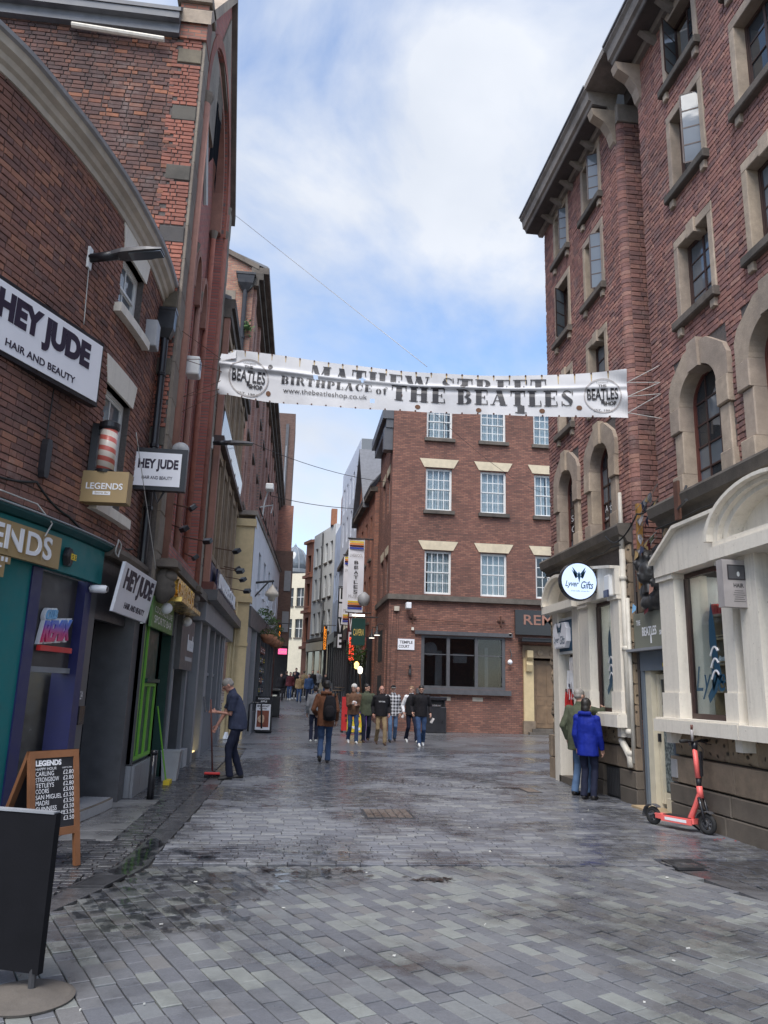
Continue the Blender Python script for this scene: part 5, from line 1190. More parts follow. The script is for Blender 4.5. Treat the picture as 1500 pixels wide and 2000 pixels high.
for s_, z0, z1 in (('COCKTAILS & LIVE', 2.70, 2.80), ('SPORTS BAR', 2.54, 2.66)): m = MB(); fit_text(m, s_, lambda u, z, d: FL.pt(u, z, .062), 12.3, 14.05, z0, z1, .01); m.build('lettering', 'white_letter', gs)
# carved consoles and moulded canopy
for u in (12.25, 15.35):
    m = MB(); c = FL.pt(u, 3.1, .16); m.ball(c, (.17, .15, .28), 12, 9); m.ball(c+Vector((.1, 0, -.08)), (.09, .09, .11)); m.ball(c+Vector((.08, 0, .15)), (.12, .14, .1)); m.ball(c+Vector((.12, -.05, .02)), .05); m.ball(c+Vector((.12, .05, .02)), .05)
    m.build('carved_console', 'stone_dark', gothic, True)
    fslab('console_top', u-.22, u+.22, 3.38, 3.48, -.05, .38, 'stone_dark', gothic)
fslab('canopy_moulding', 12.3, 17.9, 3.40, 3.55, -.05, .30, 'stone_dark', gothic); fslab('fascia', 12.45, 15.2, 2.94, 3.38, -.02, .06, 'green_dark', gothic)
ob = fslab('bar_sign', 12.55, 15.05, 2.98, 3.36, .08, .26, 'gold', None); tag(ob, 'shiny gold lettered pub sign box over the dark green bar front', 'sign')
m = MB(); fit_text(m, "OBRIENS", lambda u, z, d: FL.pt(u, z, .262+d), 12.75, 14.95, 3.02, 3.32, .04, .04); m.build('lettering', 'gold', ob)
fslab('light_tray', 12.5, 15.1, 2.90, 2.97, .06, .42, 'gold', ob)
for u in (12.5, 15.0): m = MB(); m.ball(FL.pt(u, 2.78, .2), .09, 12, 8); l_ = m.build('globe_lamp', 'white_letter', None, True); tag(l_, 'white globe lamp under the %s end of the gold pub sign' % ('near' if u < 13 else 'far'), 'lamp')
# hush doorway
hush = empty('grey_doorway', (-2.2, 15.8, 0), 'charcoal doorway with small white lettering beside the green bar front', 'door')
fslab('panel', 15.0, 16.9, 1.9, 2.9, -.05, .12, 'grey_dark', hush); fslab('post', 14.92, 15.12, .3, 2.9, -.3, .02, 'grey_paint', hush); fslab('post', 16.55, 16.75, .3, 2.9, -.3, .06, 'grey_paint', hush)
fslab('door', 15.12, 16.55, .28, 1.9, -.3, -.25, 'black_gloss', hush); fslab('door_frame', 16.1, 16.2, .28, 1.9, -.25, -.2, 'grey_paint', hush); fslab('plinth', 14.9, 15.3, 0, .3, -.3, .12, 'grey_light', hush); fslab('plinth', 16.4, 17.0, 0, .34, -.3, .16, 'grey_light', hush)
m = MB(); fit_text(m, 'hush', lambda u, z, d: FL.pt(u, z, .121+d), 15.9, 16.8, 2.28, 2.6, .02, .01); m.build('lettering', 'white_letter', hush); fslab('small_plate', 15.7, 16.7, 2.08, 2.16, .121, .125, 'grey_light', hush)
# small bin, sack and broom leaning in the doorway
m = MB(); c = FL.pt(14.35, 0, .22); m.loft([[(c.x+a*s, c.y+b*s, z) for a, b in ((-1, -1), (1, -1), (1, 1), (-1, 1))] for s, z in ((.12, 0), (.16, .48), (.17, .48), (.17, .5), (.14, .5), (.11, .1))]); m.build('waste_bin', 'grey_light', None, label='small grey plastic waste bin standing in the green bar doorway', cat='bin')
m = MB(); m.tube([FL.pt(13.75, .02, .25), FL.pt(13.62, 1.25, .02)], .014, 6); br_ = m.build('leaning_broom', 'green_lime', None, label='broom with lime pole leaning in the green bar doorway', cat='broom'); m = MB(); c = FL.pt(13.75, 0, .27); m.box(c.x-.05, c.x+.05, c.y-.15, c.y+.15, 0, .07); m.build('head', 'yellow', br_)
m = MB(); c = FL.pt(11.95, 0, .30); m.tube([c, c+Vector((0, 0, .62))], .05, 12); m.lathe(c+Vector((0, 0, .62)), [(.055, 0), (.055, .05), (0, .06)], 12); m.build('bollard', 'black_gloss', None, True, 'short black pipe standing at the corner of the green bar front', 'bollard')
# ================================================================== ornate sandstone building
ornate = empty('ornate_building', (-3, 22, 0), 'brown sandstone building with paired windows and sloping reflective signboard', 'building')
FO = Frame((-2.12, 0), (0, 1), (1, 0)); random.seed(61)
holes = []
for fl_, (z0, z1) in enumerate([(4.7, 7.0), (8.6, 10.2)]):
    for i in range(5):
        u = 18.35+1.55*i; holes.append((u, u+.85, z0, z1)); sash(FO, u, u+.85, z0, z1, ornate, cols=1, rows=1, d=-.12)
        for a in (u-.16, u+.85): m = MB(); m.wbox(FO, a, a+.16, z0-.05, z1+.1, -.05, .06); m.build('window_pier', 'sandstone_ornate', ornate)
        m = MB(); m.wbox(FO, u-.2, u+1.05, z1+.1, z1+.3, -.05, .10); m.build('window_head', 'sandstone_ornate', ornate); m = MB(); m.wbox(FO, u-.2, u+1.05, z0-.18, z0-.05, -.05, .12); m.build('sill', 'sandstone_ornate', ornate)
m = MB(); wall_sheet(m, FO, 17.97, 25.6, 3.6, 11.0, holes, 0, .15); m.build('wall', 'sandstone_ornate', ornate)
for (za, zb_, d, mt) in ((10.6, 10.85, .16, 'stone_dark'), (10.85, 11.1, .24, 'stone_dark'), (3.7, 3.95, .25, 'oxide_red'), (7.35, 7.5, .22, 'frame_brown')): m = MB(); m.wbox(FO, 17.97, 25.7, za, zb_, -.05, d); m.build('cornice', mt, ornate)
m = MB(); m.hexa([FO.pt(18.3, 7.5, .02), FO.pt(25.3, 7.5, .02), FO.pt(25.3, 7.5, .10), FO.pt(18.3, 7.5, .10), FO.pt(18.3, 8.25, .06), FO.pt(25.3, 8.25, .06), FO.pt(25.3, 8.25, .16), FO.pt(18.3, 8.25, .16)]); m.build('signboard', 'glass_pale', ornate)
for i in range(5): m = MB(); m.wbox(FO, 18.0+1.55*i, 18.2+1.55*i, 3.95, 10.6, -.02, .13); m.build('pilaster', 'sandstone_ornate' if i else 'sandstone_pink', ornate)
m = MB(); m.hexa([(-9, 18, 13.2), (-9, 25.6, 13.2), (-2.0, 25.6, 11.1), (-2.0, 18, 11.1), (-9, 18, 13.3), (-9, 25.6, 13.3), (-2.0, 25.6, 11.2), (-2.0, 18, 11.2)]); m.build('roof', 'slate', ornate)
# grey shopfront below
gshop = empty('grey_shopfront', (-2.05, 21, 0), 'grey painted shopfront with tall dark windows above a slab stall riser', 'shopfront')
FS = Frame((-2.03, 0), (0, 1), (1, 0))
def gslab(nm, u0, u1, z0, z1, d0, d1, mt, par=gshop): return slab(nm, u0, u1, z0, z1, d0, d1, mt, par, FS)
gslab('stall_riser', 19.2, 23.0, 0, .98, -.4, .0, 'slate', gshop); gslab('stall_riser_joint', 21.3, 21.36, .1, .9, .0, .004, 'grey_dark')
for u in (19.15, 20.6, 22.05, 23.0): gslab('mullion', u, u+.22, .98, 3.05, -.2, .02, 'grey_paint')
for u in (19.37, 20.82, 22.27): gslab('pane', u, u+1.23, .98, 3.0, -.14, -.12, 'glass'); gslab('transom', u, u+1.23, 1.86, 1.93, -.13, -.06, 'grey_paint')
gslab('fascia', 17.2, 25.5, 3.0, 3.45, -.2, .12, 'grey_paint'); gslab('fascia_cornice', 17.2, 25.5, 3.452, 3.68, -.2, .34, 'grey_dark')
gslab('pilaster', 23.22, 23.6, 0, 3.0, -.2, .05, 'grey_paint'); gslab('pilaster', 17.5, 17.8, 0, 3.0, -.2, .0, 'grey_paint'); gslab('pilaster', 18.7, 19.15, 0, 3.0, -.3, .03, 'grey_paint')
gslab('door', 17.8, 18.7, .1, 2.9, -.5, -.46, 'navy'); gslab('lit_step', 17.8, 18.7, 0, .16, -.46, -.05, 'strip_yellow'); gslab('step_nosing', 17.8, 18.7, 0, .15, -.049, -.02, 'stone_plinth')
m = MB(); m.tube([FS.pt(18.75, 1.35, .06), FS.pt(19.3, 1.02, .06), FS.pt(19.5, 1.02, .06)], .02, 8); m.build('handrail', 'chrome', gshop)
fslab('pub_fascia', 18.2, 25.0, 3.72, 4.45, -.1, .22, 'navy_panel', ornate)
pf = slab('pub_sign', 18.6, 24.6, 3.85, 4.35, .221, .26, 'navy', None, FO); tag(pf, 'navy fascia with raised silver letters below the sandstone windows', 'sign'); m = MB(); fit_text(m, 'RUBBER SOUL', lambda u, z, d: FO.pt(u, z, .262+d), 19.0, 24.2, 3.92, 4.28, .03, .05); m.build('lettering', 'white_letter', pf)
# ================================================================== CENTRE BUILDING (Temple Court)
random.seed(71)
FT = Frame((0, 33.0), (1, 0), (0, -1)); FTs = Frame((4.06, 0), (0, 1), (-1, 0))
temple = empty('brick_building', (9, 36, 0), 'four-storey brown brick building facing the camera with white sash windows and cream lintels', 'building')
cols = [5.58, 8.10, 10.62, 13.1]
rows = [(12.95, 14.6), (9.55, 11.52), (5.80, 7.72)]
holes = []
for r, (z0, z1) in enumerate(rows):
    for c, u in enumerate(cols):
        off = .06*(u-5.58); dk = (r == 2 and c == 2)
        h = (u, u+1.2, z0, z1); holes.append(h)
        sash(FT, *h, temple, cols=4, rows=2, d=-.10, glass='glass_clear', blind=None if dk else 'blind', bar=.03)
        splay_lintel(FT, u-.08, u+1.28, z1+.04, z1+.44, .22, temple)
        m = MB(); m.wbox(FT, u-.1, u+1.32, z0-.16, z0, -.1, .13)
        if r < 2: m.build('sill', 'stone_dark', temple)
big = (5.5, 9.2, 1.78, 4.02); holes.append(big); holes.append((10.45, 12.6, 0, 3.2))
m = MB(); wall_sheet(m, FT, 4.06, 18, -.2, 15.2, holes, 0, .2); m.build('wall', 'brick_center', temple)
sideh = []
for z0, z1 in [(12.9, 14.4), (9.6, 11.4), (5.9, 7.6)]:
    for u in (33.9, 35.6): sideh.append((u, u+.9, z0, z1)); sash(FTs, u, u+.9, z0, z1, temple, cols=2, rows=2, d=-.1); splay_lintel(FTs, u-.05, u+.95, z1+.03, z1+.4, .12, temple)
m = MB(); wall_sheet(m, FTs, 33.0, 38.0, -.2, 15.2, sideh, 0, .15); m.build('side_wall', 'brick_center_side', temple)
m = MB(); m.box(4.06, 18, 33, 38, 15.2, 15.3); m.build('roof', 'slate', temple)
m = MB(); m.box(3.72, 4.05, 33.05, 38, 13.35, 13.75); m.box(3.55, 4.05, 33.0, 38, 13.76, 14.2); m.box(3.64, 4.05, 33.1, 33.6, 12.3, 13.34); m.build('box_gutter', 'grey_dark', temple)
m = MB(); m.box(4.0, 18.1, 32.85, 33.0, 14.95, 15.35); m.build('parapet_course', 'stone_dark', temple)
# string course and pub ground floor
m = MB(); m.wbox(FT, 3.98, 14, 5.50, 5.72, -.02, .18); m.build('string_course', 'stone_dark', temple); m = MB(); m.wbox(FTs, 33.02, 38, 5.5, 5.72, -.02, .1); m.build('string_course', 'stone_dark', temple)
pw_ = slab('pub_window', 5.5, 5.64, 1.78, 4.02, -.15, -.02, 'grey_dark', temple, FT)
for u in (6.62, 7.86, 9.06): slab('mullion', u, u+.14, 1.78, 4.02, -.15, -.02, 'grey_dark', pw_, FT)
slab('head', 5.64, 9.06, 3.92, 4.02, -.15, -.03, 'grey_dark', pw_, FT); slab('sill_rail', 5.64, 9.06, 1.78, 1.9, -.15, -.03, 'grey_dark', pw_, FT); slab('lintel_beam', 5.2, 9.5, 4.04, 4.2, -.1, .12, 'grey_dark', pw_, FT)
slab('sill', 5.3, 9.4, 1.56, 1.775, -.1, .2, 'grey_dark', pw_, FT)
for a, b in ((5.64, 6.62), (6.76, 7.86), (8.0, 9.06)):
    slab('pane', a, b, 1.9, 3.92, -.10, -.09, 'glass_clear', pw_, FT)
    slab('transom', a, b, 3.2, 3.24, -.12, -.06, 'grey_dark', pw_, FT)
slab('pub_interior', 5.2, 9.5, 1.4, 4.3, -2.0, -1.95, 'room_dark', pw_, FT)
for a, b, c, e in ((5.2, 5.25, 1.4, 4.3), (9.45, 9.5, 1.4, 4.3), (5.25, 9.45, 4.25, 4.3), (5.25, 9.45, 1.4, 1.45)): slab('interior_lining', a, b, c, e, -1.95, -.16, 'room_dark', pw_, FT)
m = MB(); m.box(4.06, 18, 37.9, 38.0, 0, 15.2); m.box(17.9, 18, 33.1, 37.9, 0, 15.2); m.build('back_wall', 'brick_center', temple)
for a, b, c, e in ((6.2, 6.5, 1.6, 3.4), (8.4, 8.55, 1.6, 3.6), (7.0, 7.6, 2.9, 3.3)): slab('curtain', a, b, c, e, -.5, -.45, 'charcoal', pw_, FT)
m = MB(); m.lathe(FT.pt(5.95, 3.45, -.3), [(0, -.02), (.3, -.02), (.3, .02), (0, .02)], 20, 'y'); m.build('round_pub_sign', 'charcoal', pw_)
for u in (6.35, 7.75): slab('vent_brick', u, u+.45, 1.30, 1.46, .003, .012, 'cornice_cream', temple, FT)
# door case
dc = slab('door_case', 9.98, 10.42, .3, 3.55, -.1, .12, 'cream_yellow', temple, FT); slab('plinth', 9.94, 10.46, 0, .55, -.1, .16, 'stone_base', dc, FT); slab('entablature', 9.95, 14, 3.2, 3.72, -.1, .14, 'sandstone_ornate', dc, FT)
m = MB(); m.prism([(0, 2.6), (.12, 2.62), (.2, 2.9), (.14, 3.05), (.3, 3.2), (.3, 3.5), (0, 3.5)], lambda a, z, q: FT.pt(10.06+q, z, .12+a), 0, .26); m.build('scroll_bracket', 'cream_yellow', dc)
for i in range(3): m = MB(); m.lathe(FT.pt(10.7+.55*i, 3.42, .14), [(0, 0), (.14, 0), (.12, -.04), (.05, -.05), (0, -.07)], 10, 'y'); m.build('rosette', 'sandstone_ornate', dc)
dd_ = slab('double_door', 10.5, 11.5, .26, 3.1, -.25, -.18, 'wood_door', dc, FT); slab('second_leaf', 11.52, 12.5, .26, 3.1, -.25, -.18, 'wood_door', dc, FT)
for u in (10.62, 11.08, 11.62, 12.08):
    for a, b in ((.45, 1.05), (1.2, 1.45), (1.6, 2.95)): slab('panel', u, u+.34, a, b, -.18, -.165, 'wood_door', dd_, FT)
slab('step', 10.3, 12.8, 0, .24, -.3, .25, 'stone_dark', dc, FT); slab('lower_step', 10.1, 13, 0, .1, .25, .5, 'stone_dark', dc, FT)
rm = slab('pub_sign', 9.62, 14.2, 4.18, 5.26, .02, .14, 'black_gloss', None, FT); tag(rm, 'black board with pale REMEMBER letters over the wooden double door', 'sign')
m = MB(); fit_text(m, 'REMEMBER', lambda u, z, d: FT.pt(u, z, .142+d), 10.0, 13.6, 4.62, 5.05, .01, .02); m.build('lettering', 'sandstone_pink', rm)
m = MB(); m.wbox(FT, 9.75, 13.5, 3.86, 3.98, .1, .7); m.wbox(FT, 9.75, 13.5, 3.98, 4.02, .1, .74); m.build('door_canopy', 'black_paint', temple)
tp = slab('street_sign', 4.48, 5.20, 3.36, 3.82, .004, .03, 'white_sign', None, FT); tag(tp, 'white TEMPLE COURT street name plate on the corner of the brown brick building', 'street sign')
for s_, z0, z1 in (('TEMPLE', 3.62, 3.74), ('COURT', 3.44, 3.56)): m = MB(); fit_text(m, s_, lambda u, z, d: FT.pt(u, z, .032), 4.56 if s_ == 'TEMPLE' else 4.52, 5.12 if s_ == 'TEMPLE' else 4.98, z0, z1, .02); m.build('lettering', 'black_letter', tp)
for i in range(2):
    x = 4.16+.22*i; m = MB(); m.tube([FT.pt(x, .1, .04), FT.pt(x+.02, 2.2, .04), FT.pt(x+.06 if i else x, 3.4, .04), FT.pt(x+.08, 5.2, .04)], .02, 6); m.build('conduit', 'brick_center', temple, True)
slab('junction_box', 4.28, 4.5, 5.0, 5.2, .0, .12, 'cornice_cream', temple, FT)
m = MB(); c = FT.pt(4.85, 5.2, .3); m.bevbox(c.x-.11, c.x+.11, c.y-.25, c.y+.15, c.z-.12, c.z+.14, .02); cv2 = m.build('cctv_camera', 'white_letter', None, label='white boxy CCTV camera under the string course near TEMPLE COURT plate', cat='camera'); m = MB(); m.tube([c+Vector((0, .1, .12)), c+Vector((0, .3, .3))], .03, 6); m.build('mount', 'iron', cv2)
for u, z in ((5.05, 4.2), (9.35, 4.1)): slab('floodlight', u, u+.1, z, z+.12, .0, .12, 'cream', temple, FT)
m = MB(); m.ball(FT.pt(9.35, 2.98, .2), .11, 10, 8); lb = m.build('wall_lamp', 'white_letter', None, True, 'small white globe lamp on bracket beside the pub window', 'lamp'); m = MB(); m.tube([FT.pt(9.35, 3.05, .2), FT.pt(9.45, 3.3, .14), FT.pt(9.4, 3.55, .03)], .02, 6); m.build('bracket', 'iron', lb)
m = MB(); m.lathe(FT.pt(5.02, 2.3, .08), [(.06, 0), (.07, .1), (.03, .3), (.06, .4), (0, .46)], 8); m.build('wall_fitting', 'iron', temple)
for u in (5.1, 9.0): m = MB(); m.wbox(FT, u-.02, u+.02, 4.5, 4.95, .0, .1); m.wbox(FT, u-.16, u+.16, 4.72, 4.78, .02, .08); m.build('iron_cross', 'rust', temple)
m = MB(); m.tube([FT.pt(5.1, 4.7, .1), FT.pt(9.0, 4.55, .1), FT.pt(9.6, 4.6, .1)], .015, 6); m.build('tie_bar', 'rust', temple)
m = MB(); m.box(3.0, 3.98, 32.5, 36, 0, .0) if False else None
# ================================================================== TALL BRICK WAREHOUSE on the left, with painted pub front
HD = (math.sin(R(2.7)), math.cos(R(2.7))); NR = (HD[1], -HD[0])
H2 = (math.sin(R(.6)), math.cos(R(.6))); FU = Frame((-2.17, 26.5), H2, (H2[1], -H2[0])); FP = Frame((-1.45, 25.5), HD, NR)
tall = empty('brick_warehouse', (-4, 40, 0), 'tall brick warehouse with narrow windows and heavy eaves, left of the far street', 'building')
holes = []; random.seed(81)
for z0, z1 in ((8.2, 10.0), (11.0, 12.8), (13.6, 15.4)):
    for i in range(11): u = 1.2+3.1*i; holes.append((u, u+1.15, z0, z1))
m = MB(); wall_sheet(m, FU, 0, 37, 5, 16.6, holes, 0, .3); m.build('wall', 'brick_tall', tall)
for (u0, u1, z0, z1) in holes:
    f = MB(); f.wbox(FU, u0, u1, z0, z1, -.3, -.26); w_ = f.build('window', 'glass', tall); m = MB(); m.wbox(FU, u0-.08, u1+.08, z0-.14, z0, -.1, .12); m.build('sill', 'stone_dark', w_); m = MB(); m.wbox(FU, (u0+u1)/2-.03, (u0+u1)/2+.03, z0, z1, -.255, -.22); m.build('mullion', 'frame_brown', w_)
for i in range(12): m = MB(); m.wbox(FU, .2+3.1*i, .75+3.1*i, 7, 16.2, -.02, .10); m.build('pier', 'brick_tall', tall)
for (za, zb_, d) in ((16.2, 16.45, .2), (16.45, 16.7, .36), (16.7, 16.95, .55)): m = MB(); m.wbox(FU, -.1, 37.2, za, zb_, -.1, d); m.build('cornice', 'stone_dark', tall)
FK = Frame((0, 26.5), (1, 0), (0, -1))
gpoly = [(-9, 4), (-2.17, 4), (-2.17, 16.9), (-9, 20.3)]
m = MB(); m.poly([FK.pt(u, z) for u, z in gpoly]); m.build('gable_wall', 'brick_tall_gable', tall)
m = MB(); m.prism([(-9.2, 20.3), (-2.0, 16.85), (-2.0, 17.05), (-9.2, 20.5)], FK.pt, -.3, .12); m.build('verge', 'stone_dark', tall)
m = MB(); m.wbox(FK, -3.36, -2.88, 14.55, 15.6, -.2, .005) ; gw = m.build('window', 'glass_green', tall); m = MB(); m.wbox(FK, -3.45, -2.8, 14.4, 14.54, -.1, .08); m.build('sill', 'stone_dark', gw); m = MB(); m.wbox(FK, -3.45, -2.8, 15.61, 15.95, -.1, .02); m.build('lintel', 'sandstone_grey', gw)
m = MB(); c = FK.pt(-2.45, 0, .12); m.tube([(c.x, c.y, 16.0), (c.x, c.y, 7.2)], .085, 10); m.loft([[(c.x+a*s, c.y+b*s*.6, z) for a, b in ((-1, -1), (1, -1), (1, 1), (-1, 1))] for s, z in ((.1, 15.9), (.28, 16.2), (.32, 16.5), (.36, 16.52), (.36, 16.6))])
for z in (14, 12, 9.2): m.lathe((c.x, c.y, z), [(.085, 0), (.11, .02), (.11, .1), (.085, .12)], 10)
tp_ = m.build('rainwater_pipe', 'black_paint', None, label='black rainwater pipe with wide hopper on the tall warehouse corner', cat='downpipe'); m = MB(); c2 = Vector((c.x+.15, c.y-.05, 14.5))
for i in range(60): a = Vector((random.gauss(0, .1), random.gauss(0, .08), random.gauss(0, .14))); d_ = Vector((random.uniform(-1, 1), random.uniform(-1, 1), random.uniform(-1, 1))).normalized()*.07; e_ = d_.orthogonal()*.5; m.poly([c2+a-d_, c2+a+e_, c2+a+d_, c2+a-e_])
paint('leaf_green', (.06, .12, .03), .7, .3); m.build('weed_tuft', 'leaf_green', None, label='green weed growing from the tall warehouse wall beside the pipe', cat='weed')
m = MB(); wall_sheet(m, Frame((0, 63.4), (1, 0), (0, -1)), -9, -.5, 5, 16.6, []); m.build('end_wall', 'brick_far', tall)
m = MB(); m.hexa([FU.pt(0, 16.96, .5), FU.pt(37, 16.96, .5), FU.pt(37, 20, -7), FU.pt(0, 20, -7), FU.pt(0, 17.06, .5), FU.pt(37, 17.06, .5), FU.pt(37, 20.1, -7), FU.pt(0, 20.1, -7)]); m.build('roof', 'slate', tall)
# painted pub block in front
pub = empty('painted_pub', (-1.8, 30, 0), 'pub with cream corner pier, white upper storey and dark glazed front under hanging baskets', 'building')
FN = Frame((0, 25.5), (1, 0), (0, -1))
slab('corner_pier', -2.06, -1.46, 0, 7.05, -.5, 0, 'cream_yellow', pub, FN)
for (a, b, z0, z1, d) in ((-2.1, -1.42, 6.85, 7.1, .06), (-2.12, -1.40, 4.3, 4.5, .08), (-2.1, -1.43, 0, 1.1, .05), (-2.08, -1.44, 2.9, 3.0, .03)): slab('moulding', a, b, z0, z1, -.5, d, 'cream_yellow', pub, FN)
for x in (-1.96, -1.86): m = MB(); m.tube([FN.pt(x, .15, .06), FN.pt(x, 4.3, .06)], .025, 6); m.build('painted_pipe', 'cream_yellow', pub, True)
m = MB(); m.lathe(FN.pt(-1.9, .02, .1), [(.1, 0), (.07, .12), (.05, .2), (0, .2)], 8); m.build('pipe_shoe', 'white_letter', pub)
holes = [(2.0+2.3*i, 2.9+2.3*i, 5.0, 6.35) for i in range(5)]
m = MB(); wall_sheet(m, FP, .02, 13.2, 4.2, 7.25, holes, 0, .25); m.build('upper_wall', 'white_wall', pub)
for (u0, u1, z0, z1) in holes: m = MB(); m.wbox(FP, u0, u1, z0, z1, -.25, -.2); w_ = m.build('window', 'glass', pub); m = MB(); m.wbox(FP, u0-.05, u1+.05, z0-.1, z0, -.05, .06); m.build('sill', 'white_wall', w_)
m = MB(); m.wbox(FP, 0, 13.2, 7.25, 7.4, -.9, .05); m.build('coping', 'stone_cornice', pub)
m = MB(); m.wbox(FP, .02, 13.2, 3.55, 4.2, -.2, .06); m.build('fascia', 'grey_dark', pub)
slab('side_panel', .02, 1.2, .0, 3.55, -.2, .0, 'grey_paint', pub, FP); slab('door', 1.2, 2.6, .1, 3.0, -.7, -.66, 'black_gloss', pub, FP); slab('door_post', 2.6, 2.9, 0, 3.55, -.7, .03, 'grey_paint', pub, FP)
slab('stall_riser', 2.9, 12, 0, .75, -.2, 0, 'slate', pub, FP); slab('window_glass', 2.9, 12, .75, 3.5, -.12, -.1, 'glass', pub, FP)
for i in range(6): slab('mullion', 2.9+1.8*i, 3.05+1.8*i, .75, 3.55, -.14, .02, 'grey_dark', pub, FP)
slab('end_pier', 12, 13.2, 0, 3.55, -.2, .0, 'oxide_red', pub, FP)
random.seed(9)
for i in range(3):
    for j in range(6):
        u0 = 4.9+.75*i; z0 = 1.0+.38*j
        slab('chalk_menu', u0, u0+.6, z0, z0+.26, .02, .03, ['lyver_blue', 'charcoal', 'green_dark', 'navy_panel', 'room_dark', 'oxide_red'][(i+j*2) % 6 if j < 5 else 5], pub, FP)
        for q in range(2): slab('menu_text', u0+.08, u0+.5-.1*q, z0+.07+.09*q, z0+.11+.09*q, .031, .033, random.choice(['white_letter', 'cream_print', 'yellow', 'grey_light']), pub, FP)
m = MB(); m.tube([FP.pt(.9, .2, .12), FP.pt(.9, 1.05, .12), FP.pt(1.0, 1.12, .2), FP.pt(1.0, 1.12, .5), FP.pt(1.0, .3, .55)], .03, 8); m.build('handrail', 'black_gloss', pub, True)
ps = slab('street_sign', -2.22, -1.92, 3.4, 3.72, .06, .09, 'white_sign', None, FN); tag(ps, 'white octagonal street plate half hidden on the cream pub corner pier', 'street sign')
for s_, z0, z1 in (('RD', 3.56, 3.67), ('E', 3.44, 3.54)): m = MB(); fit_text(m, s_, lambda u, z, d: FN.pt(u, z, .092), -2.16 if s_ == 'RD' else -2.06, -1.98, z0, z1, .02); m.build('lettering', 'black_letter', ps)
# ================================================================== slab tower and dome beyond
tower = empty('brick_slab_tower', (-.8, 66, 0), 'narrow brown brick tower with grey windows closing the left of the far street', 'building')
FQ = Frame((0, 64), (1, 0), (0, -1))
slab('wall', -6, -.78, 0, 25, -6, 0, 'brick_tower', tower, FQ)
m = MB(); m.box(-6, -.3, 57, 63.9, 0, 11.6); m.build('lower_block', 'brick_tower', tower)
FQ2 = Frame((0, 57), (1, 0), (0, -1))
for z0 in (5.6, 8.6): slab('window', -.85, -.36, z0, z0+1.5, -.1, .05, 'grey_paint', tower, FQ2)
slab('service_strip', -1.55, -1.3, 8, 24, .0, .12, 'grey_dark', tower, FQ); slab('led_strip', -1.48, -1.4, 13, 22, .12, .16, 'lead', tower, FQ); slab('shop_base', -3, -.28, .5, 4.6, .01, .2, 'room_dark', tower, FQ2)
m = MB(); fit_text(m, 'Avenue', lambda u, z, d: FQ2.pt(u, z, .31+d), -.92, -.42, 4.08, 4.30, .02, .01)
ns = slab('neon_sign', -.98, -.36, 4.0, 4.4, .22, .3, 'neon_pink', None, FQ2); tag(ns, 'small glowing pink sign on the dark far shop, above the crowd', 'sign'); m.build('lettering', 'white_letter', ns)
dome = empty('domed_building', (.2, 96, 0), 'small glass dome on a grey turret at the end of the street', 'building')
m = MB(); m.lathe((-.25, 95, 0), [(2.1, 0), (2.1, 15.2), (2.3, 15.4), (2.3, 15.8), (1.9, 15.9)], 20); m.build('turret', 'clad_grey', dome)
m = MB(); m.lathe((-.25, 95, 15.9), [(1.75, 0), (1.7, .9), (1.4, 1.8), (.9, 2.5), (.3, 2.85), (.05, 3.3), (0, 3.4)], 20); m.build('dome', 'glass_pale', dome, True)
for i in range(10):
    a = 2*math.pi*i/10; m = MB(); m.tube([(-.25+r_*1.02*math.cos(a), 95+r_*1.02*math.sin(a), 15.9+h) for r_, h in ((1.75, 0), (1.7, .9), (1.4, 1.8), (.9, 2.5), (.3, 2.85))], .06, 5); m.build('rib', 'lead', dome)
for z in (4, 7.5, 11): slab('window_band', -1.9, 1.3, z, z+1.8, 0, .1, 'glass_pale', dome, Frame((0, 92.95), (1, 0), (0, -1)))
# ================================================================== far terrace on the right of the street
def facade(name, label, p0, p1, z0, z1, mat, wins, wmat='glass', sillm='stone_dark', frame=None, deep=4.0, cornice_m=None, cat='building', parapet=0):
    """far building: front between plan points p0 (near) and p1 (far), seen from the street"""
    L = math.hypot(p1[0]-p0[0], p1[1]-p0[1]); d = ((p1[0]-p0[0])/L, (p1[1]-p0[1])/L); n = (-d[1], d[0]); F = Frame(p0, d, n)
    if F.n.x > 0: F.n = -F.n
    r = empty(name, (p0[0], p0[1], gz(p0[1])), label, cat)
    hs = []
    for (za, zb_, k_, w_, margin) in wins:
        for i in range(k_): u = margin+(L-2*margin)*(i+.5)/k_; hs.append((u-w_/2, u+w_/2, za, zb_))
    m = MB(); wall_sheet(m, F, 0, L, z0, z1, hs, 0, .25); m.build('wall', mat, r)
    for h in hs:
        m = MB(); m.wbox(F, h[0], h[1], h[2], h[3], -.25, -.2); w_ = m.build('window', wmat, r)
        if sillm: m = MB(); m.wbox(F, h[0]-.08, h[1]+.08, h[2]-.12, h[2], -.05, .1); m.build('sill', sillm, w_)
        if frame:
            m = MB(); c = (h[0]+h[1])/2; m.wbox(F, c-.03, c+.03, h[2], h[3], -.2, -.16); zc = (h[2]+h[3])/2; m.wbox(F, h[0], h[1], zc-.03, zc+.03, -.2, -.165); m.build('glazing_bar', frame, w_)
    # returns and roof
    m = MB(); q = [F.pt(0, 0, 0), F.pt(L, 0, 0), F.pt(L, 0, -deep), F.pt(0, 0, -deep)]
    for a, b in ((0, 3), (3, 2), (2, 1)): m.poly([(q[a].x, q[a].y, z0), (q[b].x, q[b].y, z0), (q[b].x, q[b].y, z1), (q[a].x, q[a].y, z1)])
    m.poly([(p.x, p.y, z1) for p in q]); m.build('returns', mat, r)
    if cornice_m:
        for zc in cornice_m: m = MB(); m.wbox(F, -.05, L+.05, zc, zc+.25, -.1, .28); m.build('cornice', sillm or mat, r)
    return r, F, L
